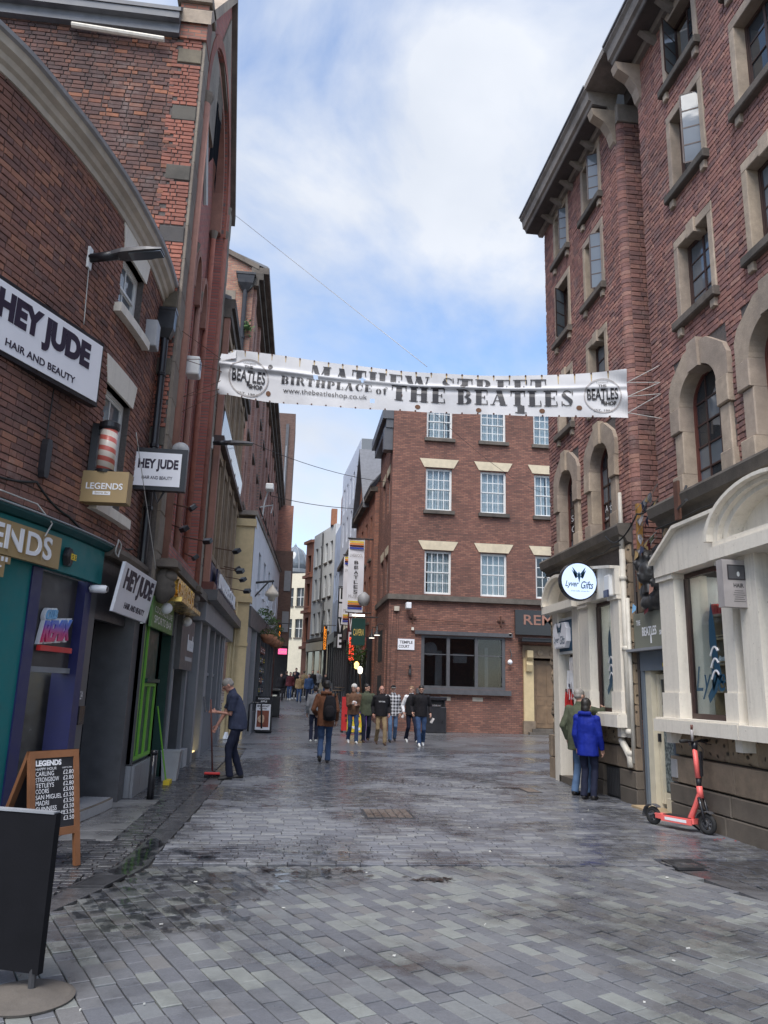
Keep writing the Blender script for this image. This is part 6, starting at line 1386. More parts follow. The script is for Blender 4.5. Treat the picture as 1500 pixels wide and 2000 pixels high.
gable, GF, GLn = facade('gabled_brick_house', 'orange brick gabled house with slate roof next beyond the brown brick building', (3.85, 38.2), (3.6, 47), 0, 11.9, 'brick_far_side', [(8.3, 10.6, 4, .75, .4), (5.0, 7.4, 4, .75, .4)], frame='white_frame', cornice_m=[11.65], deep=5)
m = MB(); m.poly([(3.85, 38.19, 0), (5.2, 38.19, 0), (5.2, 38.19, 13.0), (4.5, 38.19, 13.4), (3.85, 38.19, 11.9)]); m.build('end_wall', 'brick_far', gable)
m = MB(); m.hexa([(3.55, 38.0, 11.9), (3.3, 47, 11.9), (5.4, 47, 14.3), (5.6, 38, 14.3), (3.55, 38.0, 12.0), (3.3, 47, 12.0), (5.4, 47, 14.4), (5.6, 38, 14.4)]); m.build('roof', 'slate', gable)
# steep front gable with barge boards
m = MB(); m.prism([(3.0, 11.9), (8.0, 11.9), (5.5, 15.4)], GF.pt, -2.5, .02); m.build('front_gable', 'brick_far_side', gable)
for s in (-1, 1): m = MB(); m.hexa([GF.pt(5.5, 15.35, -2.5), GF.pt(5.5+s*2.9, 11.4, -2.5), GF.pt(5.5+s*2.9, 11.4, .35), GF.pt(5.5, 15.35, .35), GF.pt(5.5, 15.65, -2.5), GF.pt(5.5+s*2.9, 11.7, -2.5), GF.pt(5.5+s*2.9, 11.7, .35), GF.pt(5.5, 15.65, .35)]); m.build('gable_roof', 'slate', gable)
clad, _, _ = facade('clad_tower_block', 'grey clad tower block with small square windows rising behind the terrace', (3.75, 47.6), (3.2, 57.0), 0, 17.6, 'clad_white', [(14.3, 16.2, 5, .7, .5), (11.8, 13.6, 4, .7, .5)], sillm=None, deep=6)
m = MB(); m.box(3.78, 8, 47.5, 47.58, 0, 17.6); m.build('end_cladding', 'clad_grey', clad)
for z in [1.7*i+4 for i in range(8)]: m = MB(); m.box(3.77, 8, 47.47, 47.5, z, z+.03); m.build('cladding_joint', 'grey_dark', clad)
mural, _, _ = facade('mural_house', 'white house with pale blue mural below the grey clad tower', (3.35, 57.05), (3.1, 62.9), 0, 14.2, 'mural_blue', [(8.4, 10.6, 4, .6, .3)], sillm=None)
cream_h, _, _ = facade('cream_house', 'cream three-storey house with tall windows behind the museum flags', (3.52, 47.2), (3.3, 56.9), 0, 10.4, 'cream_pale', [(7.6, 9.4, 5, .8, .4), (4.9, 6.8, 5, .8, .4)], cornice_m=[10.2], frame='white_frame', deep=.5)
white_h, WF_, WL = facade('white_house', 'pale grey rendered four-storey house with paired windows at the bend', (3.1, 63), (1.5, 69.2), 0, 15.2, 'far_white', [(12.2, 13.9, 4, .75, .3), (9.2, 11.1, 4, .75, .3), (6.3, 8.1, 4, .75, .3), (3.8, 5.4, 4, .75, .3)], frame='cream', cornice_m=[5.6])
m = MB(); m.tube([WF_.pt(3.4, 15, .1), WF_.pt(3.4, 9, .1), WF_.pt(2.4, 8.8, .1), WF_.pt(2.4, 3, .1)], .07, 6); m.build('drainpipe', 'iron', white_h, True)
m = MB(); m.box(2.7, 3.2, 63.6, 64.4, 15.2, 16.6); m.build('chimney', 'terracotta', white_h); m = MB(); m.box(3.4, 4.3, 60.5, 61.8, 14, 17.0); m.build('chimney', 'brick_far', mural)
red_h, _, _ = facade('red_sandstone_house', 'narrow red sandstone house with moulded bands at the end of the street', (1.45, 69.4), (.85, 71.0), 0, 15.0, 'far_sandstone', [(12.0, 13.6, 1, .8, .2), (8.9, 11.0, 1, .8, .2), (5.8, 7.9, 1, .8, .2)], sillm='far_sandstone', cornice_m=[14.7, 11.5, 8.3, 5.1])
end_h, _, _ = facade('cream_end_house', 'cream fronted house closing the view at the end of the street', (1.4, 84), (-2.5, 86), 0, 14.0, 'cream_pale', [(10.4, 12.4, 3, .9, .3), (7.0, 9.0, 3, .9, .3)], frame='white_frame')
# dark pub fronts at street level on the right
def front(name, label, y0, y1, x0, x1, z1, mat, par=None, cat='shopfront'):
    L = math.hypot(x1-x0, y1-y0); F = Frame((x0, y0), (x1-x0, y1-y0), (-(y1-y0), (x1-x0))); 
    if F.n.x > 0: F.n = -F.n
    r = empty(name, (x0, y0, gz(y0)), label, cat); zb_ = gz(y0)-.3
    slab('fascia', 0, L, z1-.7, z1, -.1, .2, mat, r, F); slab('back', 0, L, zb_, z1-.7, -.1, .02, 'room_dark', r, F)
    n = max(2, int(L/1.6))
    for i in range(n+1): u = L*i/n; slab('post', max(0, u-.1), min(L, u+.1), zb_, z1-.7, .02, .14, mat, r, F)
    for i in range(n): slab('window', L*i/n+.1, L*(i+1)/n-.1, gz(y0)+.8, z1-.75, .03, .05, 'glass', r, F); slab('riser', L*i/n+.1, L*(i+1)/n-.1, zb_, gz(y0)+.8, .02, .1, mat, r, F)
    return r, F, L
front('dark_pub', 'dark pub front with warm lamps at the foot of the orange gabled house', 38.1, 47, 3.8, 3.55, 4.2, 'black_paint'); front('dark_pub', 'black bar front below the cream house behind the flags', 47.1, 57, 3.4, 3.2, 5.3, 'charcoal'); front('dark_pub', 'dark bar front under the mural house with orange sign', 57.1, 63, 3.2, 3.0, 5.8, 'black_paint'); front('corner_shop', 'pale stone shopfront under the grey rendered house at the bend', 63.1, 69.2, 2.95, 1.4, 5.5, 'cream_pale')
slab('awning_panel', 33.6, 37.9, 0, 4.2, -.02, .06, 'brick_center_side', temple, FTs)
for z in (.9, 2.9): slab('dark_opening', 34.6, 36.2, z, z+1.4, .061, .07, 'room_dark', temple, FTs)
# ================================================================== PEOPLE
def skinmat(name, col):
    k = NT(name); n = k.noise(30, 4, .6); return k.set(col=k.mix(k.ramp(n, [(.3, 0), (.7, 1)]), tuple(x*.88 for x in col), col), rough=.5, nrm=k.bump(n, .1, .004))
def cloth(name, col, rough=.85, var=.15):
    k = NT(name); f = k.noise(7, 4, .6, dist=.8); n = k.noise(120, 2); c = k.mix(k.ramp(f, [(.3, 0), (.7, 1)]), tuple(x*(1-var) for x in col), tuple(min(1, x*(1+var)) for x in col))
    return k.set(col=c, rough=rough, spec=.25, nrm=k.bump(f, .22, .03, k.bump(n, .15, .004)))
skinmat('skin', (.52, .30, .22)); skinmat('skin_ruddy', (.50, .25, .185)); skinmat('hair_grey', (.26, .24, .22)); skinmat('hair_brown', (.075, .045, .03)); skinmat('hair_dark', (.018, .014, .012)); skinmat('hair_sandy', (.24, .14, .075))
cloth('denim', (.035, .065, .14)); cloth('denim_light', (.09, .15, .26)); cloth('navy_cloth', (.014, .017, .036)); cloth('tee_blue', (.04, .048, .085)); cloth('brown_cloth', (.13, .055, .03)); cloth('olive_cloth', (.075, .085, .055)); cloth('black_cloth', (.014, .013, .016)); cloth('khaki', (.26, .19, .11)); cloth('beanie_white', (.62, .60, .56)); cloth('white_cloth', (.68, .68, .70)); cloth('royal_blue', (.006, .018, .22), .7); cloth('grey_cloth', (.20, .20, .21)); cloth('tan_cloth', (.28, .19, .10)); cloth('maroon_cloth', (.09, .02, .025)); cloth('knit_brown', (.15, .08, .05))
paint('shoe_white', (.70, .70, .68), .5, .05); paint('shoe_dark', (.02, .018, .018), .5, .2); paint('shoe_brown', (.09, .05, .03), .5, .2); paint('paper', (.72, .68, .66), .7, .1)
k = NT('plaid'); oc = k.n('ShaderNodeTexCoord').outputs['Object']; sp2 = k.n('ShaderNodeSeparateXYZ', {0: oc})
def band(axis, f, th): return k.ramp(k.math('FRACT', k.math('MULTIPLY', sp2.outputs[axis], f)), [(th, 0.0), (th+.02, 1.0)])
k.set(col=k.mix(.5, k.mix(band(0, 9.5, .5), (.02, .02, .025), (.62, .62, .64)), k.mix(band(2, 9.5, .5), (.02, .02, .03), (.60, .60, .63))), rough=.9, nrm=k.bump(k.noise(8, 3), .4, .03))
CT = bpy.data.textures.new('creases', 'CLOUDS'); CT.noise_scale = .17; CT.noise_depth = 2
def vox(ob, size, it=4, fac=.5, crease=0.0):
    m = ob.modifiers.new('remesh', 'REMESH'); m.mode = 'VOXEL'; m.voxel_size = size; m.use_smooth_shade = True
    s = ob.modifiers.new('smooth', 'SMOOTH'); s.factor = fac; s.iterations = it
    if crease: d = ob.modifiers.new('creases', 'DISPLACE'); d.texture = CT; d.strength = crease; d.mid_level = .5; d.texture_coords = 'GLOBAL'
def ik(a, t, l1, l2, pole):
    a, t = Vector(a), Vector(t); d = t-a; L = min(d.length, (l1+l2)*.999); u = d.normalized(); x = (l1*l1-l2*l2+L*L)/(2*L); h = math.sqrt(max(0, l1*l1-x*x))
    p = Vector(pole)-u*Vector(pole).dot(u); p = p.normalized(); return a+u*x+p*h, a+u*L
def hand(mb, w, d, up, s=1.0, curl=.5, thumb=1):
    """palm and five fingers from the wrist w along d; up = back of the hand"""
    w, d, up = Vector(w), Vector(d).normalized(), Vector(up); up = (up-d*up.dot(d)).normalized(); sd = d.cross(up)
    mb.tube([w-d*.02, w+d*.03*s, w+d*.085*s], [(.028*s, .02*s), (.040*s, .018*s), (.042*s, .016*s)], 10)
    for i, (o, L) in enumerate(((-.030, .065), (-.010, .075), (.010, .07), (.029, .055))):
        b = w+d*.08*s+sd*o*s; p = [b]; dr = d.copy()
        for q in range(3):
            dr = (dr-up*math.tan(curl*.7)).normalized(); p.append(p[-1]+dr*L*s*(.45, .32, .23)[q])
        mb.tube(p, [.0098*s, .0095*s, .0088*s, .0075*s], 8)
    b = w+d*.025*s+sd*thumb*.03*s; p = [b, b+(d*.6+sd*thumb*.7-up*.3).normalized()*.035*s, b+(d*.85+sd*thumb*.55-up*.6).normalized()*.065*s]
    mb.tube(p, [.013*s, .011*s, .009*s], 8)
def person(label, loc, face, top, legs, shoe, hair='hair_brown', height=1.76, lean=0.0, wl=None, wr=None, fl=(-.09, 0, .08), fr=(.09, 0, .08), skin='skin', hat=None, coat=.0, bulk=1.0, short=False, look=(0, 0), v=.012, hood=None, vest=None, fat=0.0, group=None, hands=True, under=None):
    s = height/1.76; root = empty('person', (0, 0, 0), label, 'person', group)
    hz_ = .93-max(0, (fl[1]-fr[1])**2*.12)
    def bend(p):
        x, y, z = p; t = min(1, max(0, (z-.95)/.35)); a = R(lean)*t
        if z <= .95: return Vector((x, y, z))
        h = z-.95; return Vector((x, y+h*math.sin(a), .95+h*math.cos(a)))
    def headp(p):
        n = bend((0, 0, 1.50)); q = Vector(p)-Vector((0, 0, 1.50)); q.rotate(Matrix.Rotation(R(look[0]), 3, 'Z')); q.rotate(Matrix.Rotation(-R(lean*.6+look[1]), 3, 'X')); return n+q
    shl, shr = bend((-.18*bulk, 0, 1.405)), bend((.18*bulk, 0, 1.405))
    wl = Vector(wl) if wl else shl+Vector((-.06, .06, -.53)); wr = Vector(wr) if wr else shr+Vector((.06, .06, -.53))
    el, wl = ik(shl, wl, .30, .27, (-.35, -1, -.2)); er, wr = ik(shr, wr, .30, .27, (.35, -1, -.2))
    kl, al = ik((-.09, 0, hz_), fl, .43, .44, (0, 1, .05)); kr, ar = ik((.09, 0, hz_), fr, .43, .44, (0, 1, .05))
    parts = {}
    def ring(z, rx, ry, y0=0.0, n=16): return [bend((rx*math.cos(2*math.pi*j/n), y0+ry*math.sin(2*math.pi*j/n), z)) for j in range(n)]
    # --- body: one continuous skin surface
    b = MB(); b.loft([ring(.86, .12, .08), ring(1.08, .11, .075), ring(1.3, .13, .085), ring(1.43, .12, .07), ring(1.48, .06, .055)])
    for sh, e, w_ in ((shl, el, wl), (shr, er, wr)): b.tube([bend((0, 0, 1.38)), sh, e, w_], [.05, .048, .040, .027], 10)
    for hp, k_, a_ in (((-.09, 0, hz_), kl, al), ((.09, 0, hz_), kr, ar)): b.tube([(hp[0]*.5, 0, hz_), hp, k_, a_], [.06, .06, .045, .035], 10)
    b.tube([bend((0, -.01, 1.42)), headp((0, .0, 1.53)), headp((0, .01, 1.60))], [.062, .056, .055], 12)
    def hb(c, r, nu=14, nv=10):
        m = MB(); m.ball(c, r, nu, nv); k_ = len(b.v); b.v += [tuple(headp(p)) for p in m.v]; b.f += [tuple(k_+i for i in f) for f in m.f]
    hb((0, -.005, 1.655), (.077, .097, .105)); hb((0, .022, 1.590), (.057, .070, .072)); hb((0, .100, 1.625), (.013, .022, .024), 8, 6); hb((0, .085, 1.668), (.05, .02, .012), 8, 6); hb((0, .082, 1.555), (.026, .018, .018), 8, 6)
    for x in (-1, 1): hb((x*.079, -.005, 1.63), (.012, .02, .031), 8, 6)
    if hands:
        for e, w_, sg in ((el, wl, 1), (er, wr, -1)):
            d = (w_-e).normalized(); upv = Vector((-.9*sg, .25, .3)); hand(b, w_, d, upv, 1.0, .55, thumb=1 if sg > 0 else -1)
    def place(ob):
        ob.data.transform(Matrix.Rotation(-R(face), 4, 'Z') @ Matrix.Scale(s, 4)); ob.location = loc; ob.parent = root; return ob
    root.location = (0, 0, 0)
    o = b.build('body', skin); vox(o, v*.62 if hands else v, 2); place(o)
    # --- trousers
    t = MB(); t.loft([ring(.80, .10, .09), ring(.88, .158+fat*.4, .115+fat*.5), ring(.96, .160+fat*.6, .118+fat), ring(1.02, .150+fat*.6, .112+fat)])
    for hp, k_, a_ in (((-.09, 0, hz_), kl, al), ((.09, 0, hz_), kr, ar)): t.tube([(hp[0]*.9, 0, hz_-.02), Vector(hp).lerp(k_, .35), k_, k_.lerp(a_, .55), a_+Vector((0, -.01, -.03))], [.088, .083, .066, .064, .062], 12)
    o = t.build('trousers', legs); vox(o, v, 3, crease=.03); place(o)
    # --- top
    hem = .84-coat; c = MB(); f = .022+fat*.3
    rs = [ring(hem, .165+f+fat*.5+coat*.12, .122+f+fat+coat*.1), ring(.98, .162+f+fat*.6, .120+f+fat), ring(1.12, .157*bulk+f+fat*.4, .112+f+fat*.8), ring(1.30, .176*bulk+f, .122+f+fat*.2), ring(1.385, .165*bulk+f, .108+f), ring(1.435, .135*bulk+f, .088+f), ring(1.48, .088*bulk+.01, .072), ring(1.515, .066, .064)]
    c.loft(rs)
    for sh, e, w_, sg in ((shl, el, wl, -1), (shr, er, wr, 1)):
        if short: c.ball(sh, (.080, .082, .078), 12, 8); c.tube([sh, sh.lerp(e, .45), sh.lerp(e, .8)], [.076, .072, .076], 12)
        else: c.ball(sh, (.078*bulk, .082, .078), 12, 8); c.tube([sh, sh.lerp(e, .5), e, e.lerp(w_, .5), w_-(w_-e).normalized()*.01], [.074*bulk, .068, .062, .054, .046], 12); c.ball(e, .063, 10, 8)
    if hood:
        for i in range(7): a = math.pi*(.15+.7*i/6); q = headp((math.cos(a)*-.10, -.05-.06*math.sin(a), 1.49)); c.ball(q, .045, 8, 6)
    else: c.tube([bend((0, 0, 1.47)), headp((0, .0, 1.545))], [.075, .066], 12)
    o = c.build('jacket' if not short else 'tee_shirt', top); vox(o, v, 2, crease=.028); place(o)
    if vest:
        c = MB(); f2 = f+.016; c.loft([ring(hem, .165+f2, .122+f2), ring(.98, .162+f2, .120+f2), ring(1.12, .157+f2, .112+f2), ring(1.30, .178+f2*.8, .122+f2), ring(1.40, .165+f2*.8, .105+f2), ring(1.47, .115, .09), ring(1.52, .078, .076)]); o = c.build('vest', vest); vox(o, v, 2); place(o)
    # --- shoes
    for (k_, a_) in ((kl, al), (kr, ar)):
        h = MB(); g_ = Vector(a_); pitch = -.35 if g_.z > .12 else 0.0
        P = [g_+Vector((0, -.065, -.045)), g_+Vector((0, .0, -.035)), g_+Vector((0, .09, -.05+pitch*.09)), g_+Vector((0, .185, -.062+pitch*.2))]
        h.tube(P, [(.036, .034), (.042, .042), (.044, .030), (.030, .018)], 12); h.tube([g_+Vector((0, 0, .03)), g_+Vector((0, 0, -.04))], .048, 10)
        o = h.build('shoe', shoe, None, True); vox(o, max(.009, v*.7), 2); place(o)
    # --- hair or hat
    h = MB()
    def hh(c_, r, nu=16, nv=10):
        m = MB(); m.ball(c_, r, nu, nv); k_ = len(h.v); h.v += [tuple(headp(p)) for p in m.v]; h.f += [tuple(k_+i for i in f_) for f_ in m.f]
    if hat == 'beanie': hh((0, -.012, 1.695), (.090, .108, .085)); hh((0, -.012, 1.675), (.091, .109, .03)); o = h.build('beanie', hair)
    elif hat == 'dark_beanie': hh((0, -.012, 1.69), (.094, .112, .09)); hh((0, -.03, 1.64), (.088, .085, .07)); o = h.build('beanie', hair)
    elif hat == 'cap':
        hh((0, -.01, 1.70), (.087, .105, .075)); o = h.build('cap', hair); q = MB(); q.loft([[headp((math.cos(a)*.075, .06+math.sin(a)*.11, z)) for a in [math.pi*i/10 for i in range(11)]] for z in (1.690, 1.702)]); pk = q.build('cap_peak', 'beanie_white'); place(pk)
    elif hat == 'long': hh((0, -.02, 1.67), (.092, .108, .11)); hh((0, -.05, 1.58), (.085, .075, .10)); o = h.build('hair', hair)
    elif hat == 'bald': hh((0, -.03, 1.635), (.081, .082, .06)); o = h.build('hair', hair)
    else: hh((0, -.014, 1.680), (.083, .102, .092)); hh((0, -.035, 1.635), (.080, .078, .06)); o = h.build('hair', hair)
    vox(o, .010 if v < .02 else v, 2); place(o)
    if hands and v < .02:
        for x in (-1, 1): e_ = MB(); e_.ball(headp((x*.031, .087, 1.645)), (.011, .007, .007), 8, 6); o = e_.build('eye', 'black_letter', None, True); place(o)
        e_ = MB(); e_.ball(headp((0, .093, 1.583)), (.022, .006, .005), 8, 6); o = e_.build('mouth', 'maroon_cloth', None, True); place(o)
    def world(p): q = Matrix.Rotation(-R(face), 3, 'Z') @ (Vector(p)*s); return q+Vector(loc)
    return root, world, dict(wl=wl, wr=wr, el=el, er=er, shl=shl, shr=shr)
# street sweeper, bent over his broom
sw, swW, J = person('man in dark blue T-shirt bent over a red broom, sweeping the gutter', (-.90, 14.65, 0), -96, 'tee_blue', 'navy_cloth', 'shoe_dark', 'hair_grey', 1.80, lean=13, wl=(-.05, .40, 1.13), wr=(.10, .40, .80), fl=(-.10, .10, .08), fr=(.11, -.10, .08), short=True, look=(0, 34), v=.011, fat=.02, skin='skin_ruddy')
# backpack man
person('man in brown jacket and dark beanie carrying a backpack, seen from behind', (.84, 18.0, 0), 6, 'brown_cloth', 'denim', 'shoe_dark', 'hair_dark', 1.80, lean=3, fl=(-.08, -.24, .17), fr=(.07, .16, .08), hat='dark_beanie', coat=.06, hood=True, wl=(-.22, .16, 1.02), wr=(.24, .1, .9), v=.012)
m = MB()
def bp(x, y, z): a = R(-6); return Vector((.84+x*math.cos(a)-y*math.sin(a), 18.0+x*math.sin(a)+y*math.cos(a), z))
m.loft([[bp(.10+rx*math.cos(2*math.pi*j/14), -.23+ry*math.sin(2*math.pi*j/14), z) for j in range(14)] for z, rx, ry in ((.92, .05, .04), (.95, .14, .085), (1.12, .155, .105), (1.32, .14, .09), (1.45, .10, .06), (1.48, .03, .02))])
bpk = m.build('backpack', 'black_cloth', None, True, 'dark backpack hanging on the back of the man in brown', 'backpack'); vox(bpk, .012, 3)
m = MB(); m.loft([[bp(.10+rx*math.cos(2*math.pi*j/12), -.33+ry*math.sin(2*math.pi*j/12), z) for j in range(12)] for z, rx, ry in ((.98, .06, .03), (1.03, .11, .045), (1.2, .10, .045), (1.26, .05, .02))]); m.build('front_pocket', 'black_cloth', bpk, True)
for x in (.02, .2): m = MB(); m.tube([bp(x, -.16, 1.45), bp(x, -.05, 1.53), bp(x, .12, 1.48), bp(x, .16, 1.25)], .018, 6); m.build('strap', 'black_cloth', bpk, True)
person('walker with white shoes mostly hidden behind the backpack man', (.82, 25.2, 0), 0, 'grey_cloth', 'navy_cloth', 'shoe_white', 'hair_dark', 1.72, fl=(-.09, -.1, .08), fr=(.08, .14, .08), v=.016)
# four men abreast
person('man in white beanie and brown jumper eating while walking', (2.02, 24.9, 0), 176, 'knit_brown', 'denim', 'shoe_white', 'beanie_white', 1.80, fl=(-.09, .20, .08), fr=(.10, -.22, .13), hat='beanie', wl=(-.05, .30, 1.14), wr=(.08, .30, 1.18), look=(-30, 4), v=.012)
m = MB(); m.bevbox(-.07, .07, -.05, .05, -.05, .06, .03); o = m.build('wrapped_food', 'paper', None, label='white paper wrapped food held by the man in white beanie', cat='food'); o.location = (2.02, 24.56, 1.22); o.rotation_euler = (.3, .2, .4)
person('man in olive jacket turning his head toward the man in white beanie', (2.50, 25.6, 0), 178, 'olive_cloth', 'navy_cloth', 'shoe_brown', 'hair_dark', 1.82, fl=(-.10, -.2, .12), fr=(.09, .2, .08), look=(50, 0), v=.012, coat=.05, bulk=1.06)
person('bearded man in black hoodie and khaki trousers striding forward', (2.86, 24.5, 0), 178, 'black_cloth', 'khaki', 'shoe_brown', 'hair_brown', 1.77, fl=(-.10, .24, .08), fr=(.10, -.24, .14), hat='bald', skin='skin_ruddy', v=.012, bulk=1.08, hood=True, fat=.015, wl=(-.24, .12, .92), wr=(.25, .05, .9))
m = MB(); fit_text(m, 'NEW YORK', lambda u, z, d: Vector((u, 24.325, z)), 2.76, 2.96, 1.27, 1.31, .03); m.build('hoodie_lettering', 'white_letter', None, label='small white chest print on the black hoodie', cat='print')
person('man in black and white checked shirt, pale cap and jeans', (3.42, 26.0, 0), 180, 'plaid', 'denim_light', 'shoe_dark', 'black_cloth', 1.80, fl=(-.10, -.18, .11), fr=(.10, .18, .08), hat='cap', v=.012, coat=.04)
# two men by the bin
person('man in dark vest with white sleeves beside the man in dark jacket', (4.02, 25.9, 0), 172, 'white_cloth', 'navy_cloth', 'shoe_white', 'hair_sandy', 1.80, fl=(-.12, .26, .08), fr=(.09, -.24, .13), vest='black_cloth', look=(-35, 0), v=.012, wl=(-.26, .14, .93), wr=(.28, .12, .92))
person('man in dark zipped jacket and jeans with white trainers, looking down', (4.06, 24.2, 0), 184, 'black_cloth', 'denim', 'shoe_white', 'hair_dark', 1.83, fl=(-.09, -.24, .14), fr=(.06, .26, .08), look=(0, 14), v=.012, bulk=1.08, wl=(-.28, .12, .93), wr=(.26, .12, .95))
for i, (x, y, z, lb) in enumerate(((4.30, 25.75, .88, 'folded white leaflet in the hand of the man in vest'), (4.36, 24.1, .80, 'white leaflet hanging from the hand of the man in dark jacket'))):
    m = MB(); m.hexa([(-.02, -.05, 0), (.02, -.05, 0), (.02, .05, 0), (-.02, .05, 0), (-.01, -.06, .16), (.012, -.06, .16), (.012, .06, .16), (-.01, .06, .16)]); o = m.build('leaflet', 'paper', None, label=lb, cat='leaflet'); o.location = (x-(.6 if i == 0 else 0), y, z-.1); o.rotation_euler = (.2, .5, .4)
# window-shopping couple
person('grey-haired man in olive jacket pointing at the gift-shop window', (4.93, 13.08, 0), 52, 'olive_cloth', 'denim_light', 'shoe_dark', 'hair_grey', 1.74, lean=2, wr=(.16, .54, 1.43), wl=(-.26, .05, .9), fl=(-.09, -.04, .08), fr=(.10, .08, .08), coat=.10, bulk=1.1, fat=.025, look=(-18, 6), v=.010)
person('person with dark hair in royal blue hooded coat beside the pointing man', (4.88, 12.6, 0), 40, 'royal_blue', 'navy_cloth', 'shoe_dark', 'hair_dark', 1.58, hat='long', coat=.09, hood=True, wl=(-.22, .1, .86), wr=(.23, .12, .86), look=(-8, 4), v=.010)
# seated and standing figures further off
person('man in grey top standing by the menu boards behind the group', (2.9, 33.6, 0), 190, 'grey_cloth', 'navy_cloth', 'shoe_dark', 'hair_grey', 1.76, hat='bald', v=.02, hands=False)
random.seed(3)
crowd = [(-.55, 49, 'black_cloth', 'hair_dark', 'dark jacket with white bag, leftmost of the far crowd', 170), (-.25, 52, 'black_cloth', 'hair_brown', 'black coat in the far crowd under the pink sign', 10), (.0, 50.5, 'maroon_cloth', 'hair_dark', 'maroon jacket in the far crowd', 190), (.28, 51.5, 'black_cloth', 'hair_brown', 'black top beside the maroon jacket in the far crowd', 160), (.58, 48.5, 'tan_cloth', 'hair_sandy', 'tan coat in the middle of the far crowd', 175), (.9, 53, 'khaki', 'hair_brown', 'khaki top behind the tan coat in the far crowd', 0), (1.12, 47.5, 'denim', 'hair_dark', 'blue jacket walking at the front of the far crowd', 185), (1.5, 54, 'black_cloth', 'hair_dark', 'dark clothes right of the blue jacket in the far crowd', 180), (1.9, 55.5, 'grey_cloth', 'hair_grey', 'grey jacket near the dark pub windows in the far crowd', 200), (.4, 57, 'navy_cloth', 'hair_dark', 'navy coat at the back of the far crowd', 180), (2.3, 52, 'black_cloth', 'hair_dark', 'black coat, rightmost of the far crowd by the pub', 150)]
for i, (x, y, tp, hr, lb, fc) in enumerate(crowd):
    st = random.uniform(.06, .16); person('distant person in '+lb, (x, y, gz(y)), fc, tp, random.choice(['navy_cloth', 'denim', 'black_cloth']), random.choice(['shoe_dark', 'shoe_white']), hr, random.uniform(1.62, 1.82), fl=(-.09, st, .08), fr=(.09, -st, .08), v=.028, hands=False, group='far crowd in the narrow street')
# ================================================================== BANNER ACROSS THE STREET
A_, B_ = Vector((-1.53, 12.9, 0)), Vector((4.96, 10.7, 0)); BL = (B_-A_).length; bd_ = (B_-A_).normalized(); bn = Vector((bd_.y, -bd_.x, 0))
ZB = [(0, 6.60), (.91, 6.39), (1.83, 6.27), (2.78, 6.16), (4.26, 6.01), (5.72, 5.89), (6.86, 5.82)]; ZT = [(0, 7.46), (1.23, 7.21), (2.70, 6.92), (3.40, 6.79), (4.26, 6.68), (5.73, 6.59), (6.86, 6.61)]
def itp(T, s):
    s = min(max(s, T[0][0]), T[-1][0]); i = max(j for j in range(len(T)-1) if T[j][0] <= s+1e-9); a, b = T[i], T[i+1]; t = (s-a[0])/(b[0]-a[0]); return a[1]+(b[1]-a[1])*t
def smooth_itp(T, s): return sum(itp(T, s+o) for o in (-.3, -.15, 0, .15, .3))/5
def ban(s, v, off=0.0):
    zb_, zt = smooth_itp(ZB, s), smooth_itp(ZT, s); z = zb_+(zt-zb_)*v
    # pleat: the cloth doubles over at v ~ .66, small ripples elsewhere
    d = .042*math.exp(-((v-.655)/.05)**2)*(0.7+.3*math.sin(s*1.7)) - .018*math.exp(-((v-.58)/.06)**2)
    edge = math.exp(-s/.35)+math.exp(-(BL-s)/.3); d += edge*.035*math.sin(v*11+s*6)+.012*math.sin(s*4.3+v*3)
    d += .02*math.sin(s*2.1)*(v-.3)
    p = A_+bd_*s+bn*(d+off); return Vector((p.x, p.y, z))
k = NT('banner_vinyl'); n = k.noise(2.2, 5, .6); c_ = k.mix(k.ramp(n, [(.35, 0), (.7, 1)]), (.54, .54, .56), (.63, .63, .64)); c_ = k.mix(k.math('MULTIPLY', k.ramp(k.noise(.9, 6, .7), [(.5, 0), (.75, 1)]), .35), c_, (.38, .36, .33))
k.set(col=c_, rough=.62, spec=.25, nrm=k.bump(k.noise(2.5, 3), .12, .03))
holes_b = [(1.77, .62), (2.60, .68), (2.78, .20)]
bm_ = MB(); NS, NV = 170, 60
for i in range(NS):
    for j in range(NV):
        s0, s1, v0, v1 = BL*i/NS, BL*(i+1)/NS, j/NV, (j+1)/NV; sc_, vc = (s0+s1)/2, (v0+v1)/2; hh_ = smooth_itp(ZT, sc_)-smooth_itp(ZB, sc_)
        if any(math.hypot(sc_-a, (vc-b)*hh_) < .042 for a, b in holes_b): continue
        if s0 < .25 and v1 > .9-.0 and (s0 < (v1-.8)*.9): continue
        bm_.poly([ban(s0, v0), ban(s1, v0), ban(s1, v1), ban(s0, v1)])
banner = bm_.build('street_banner', 'banner_vinyl', None, True, 'long white vinyl banner with black lettering strung across the street', 'banner')
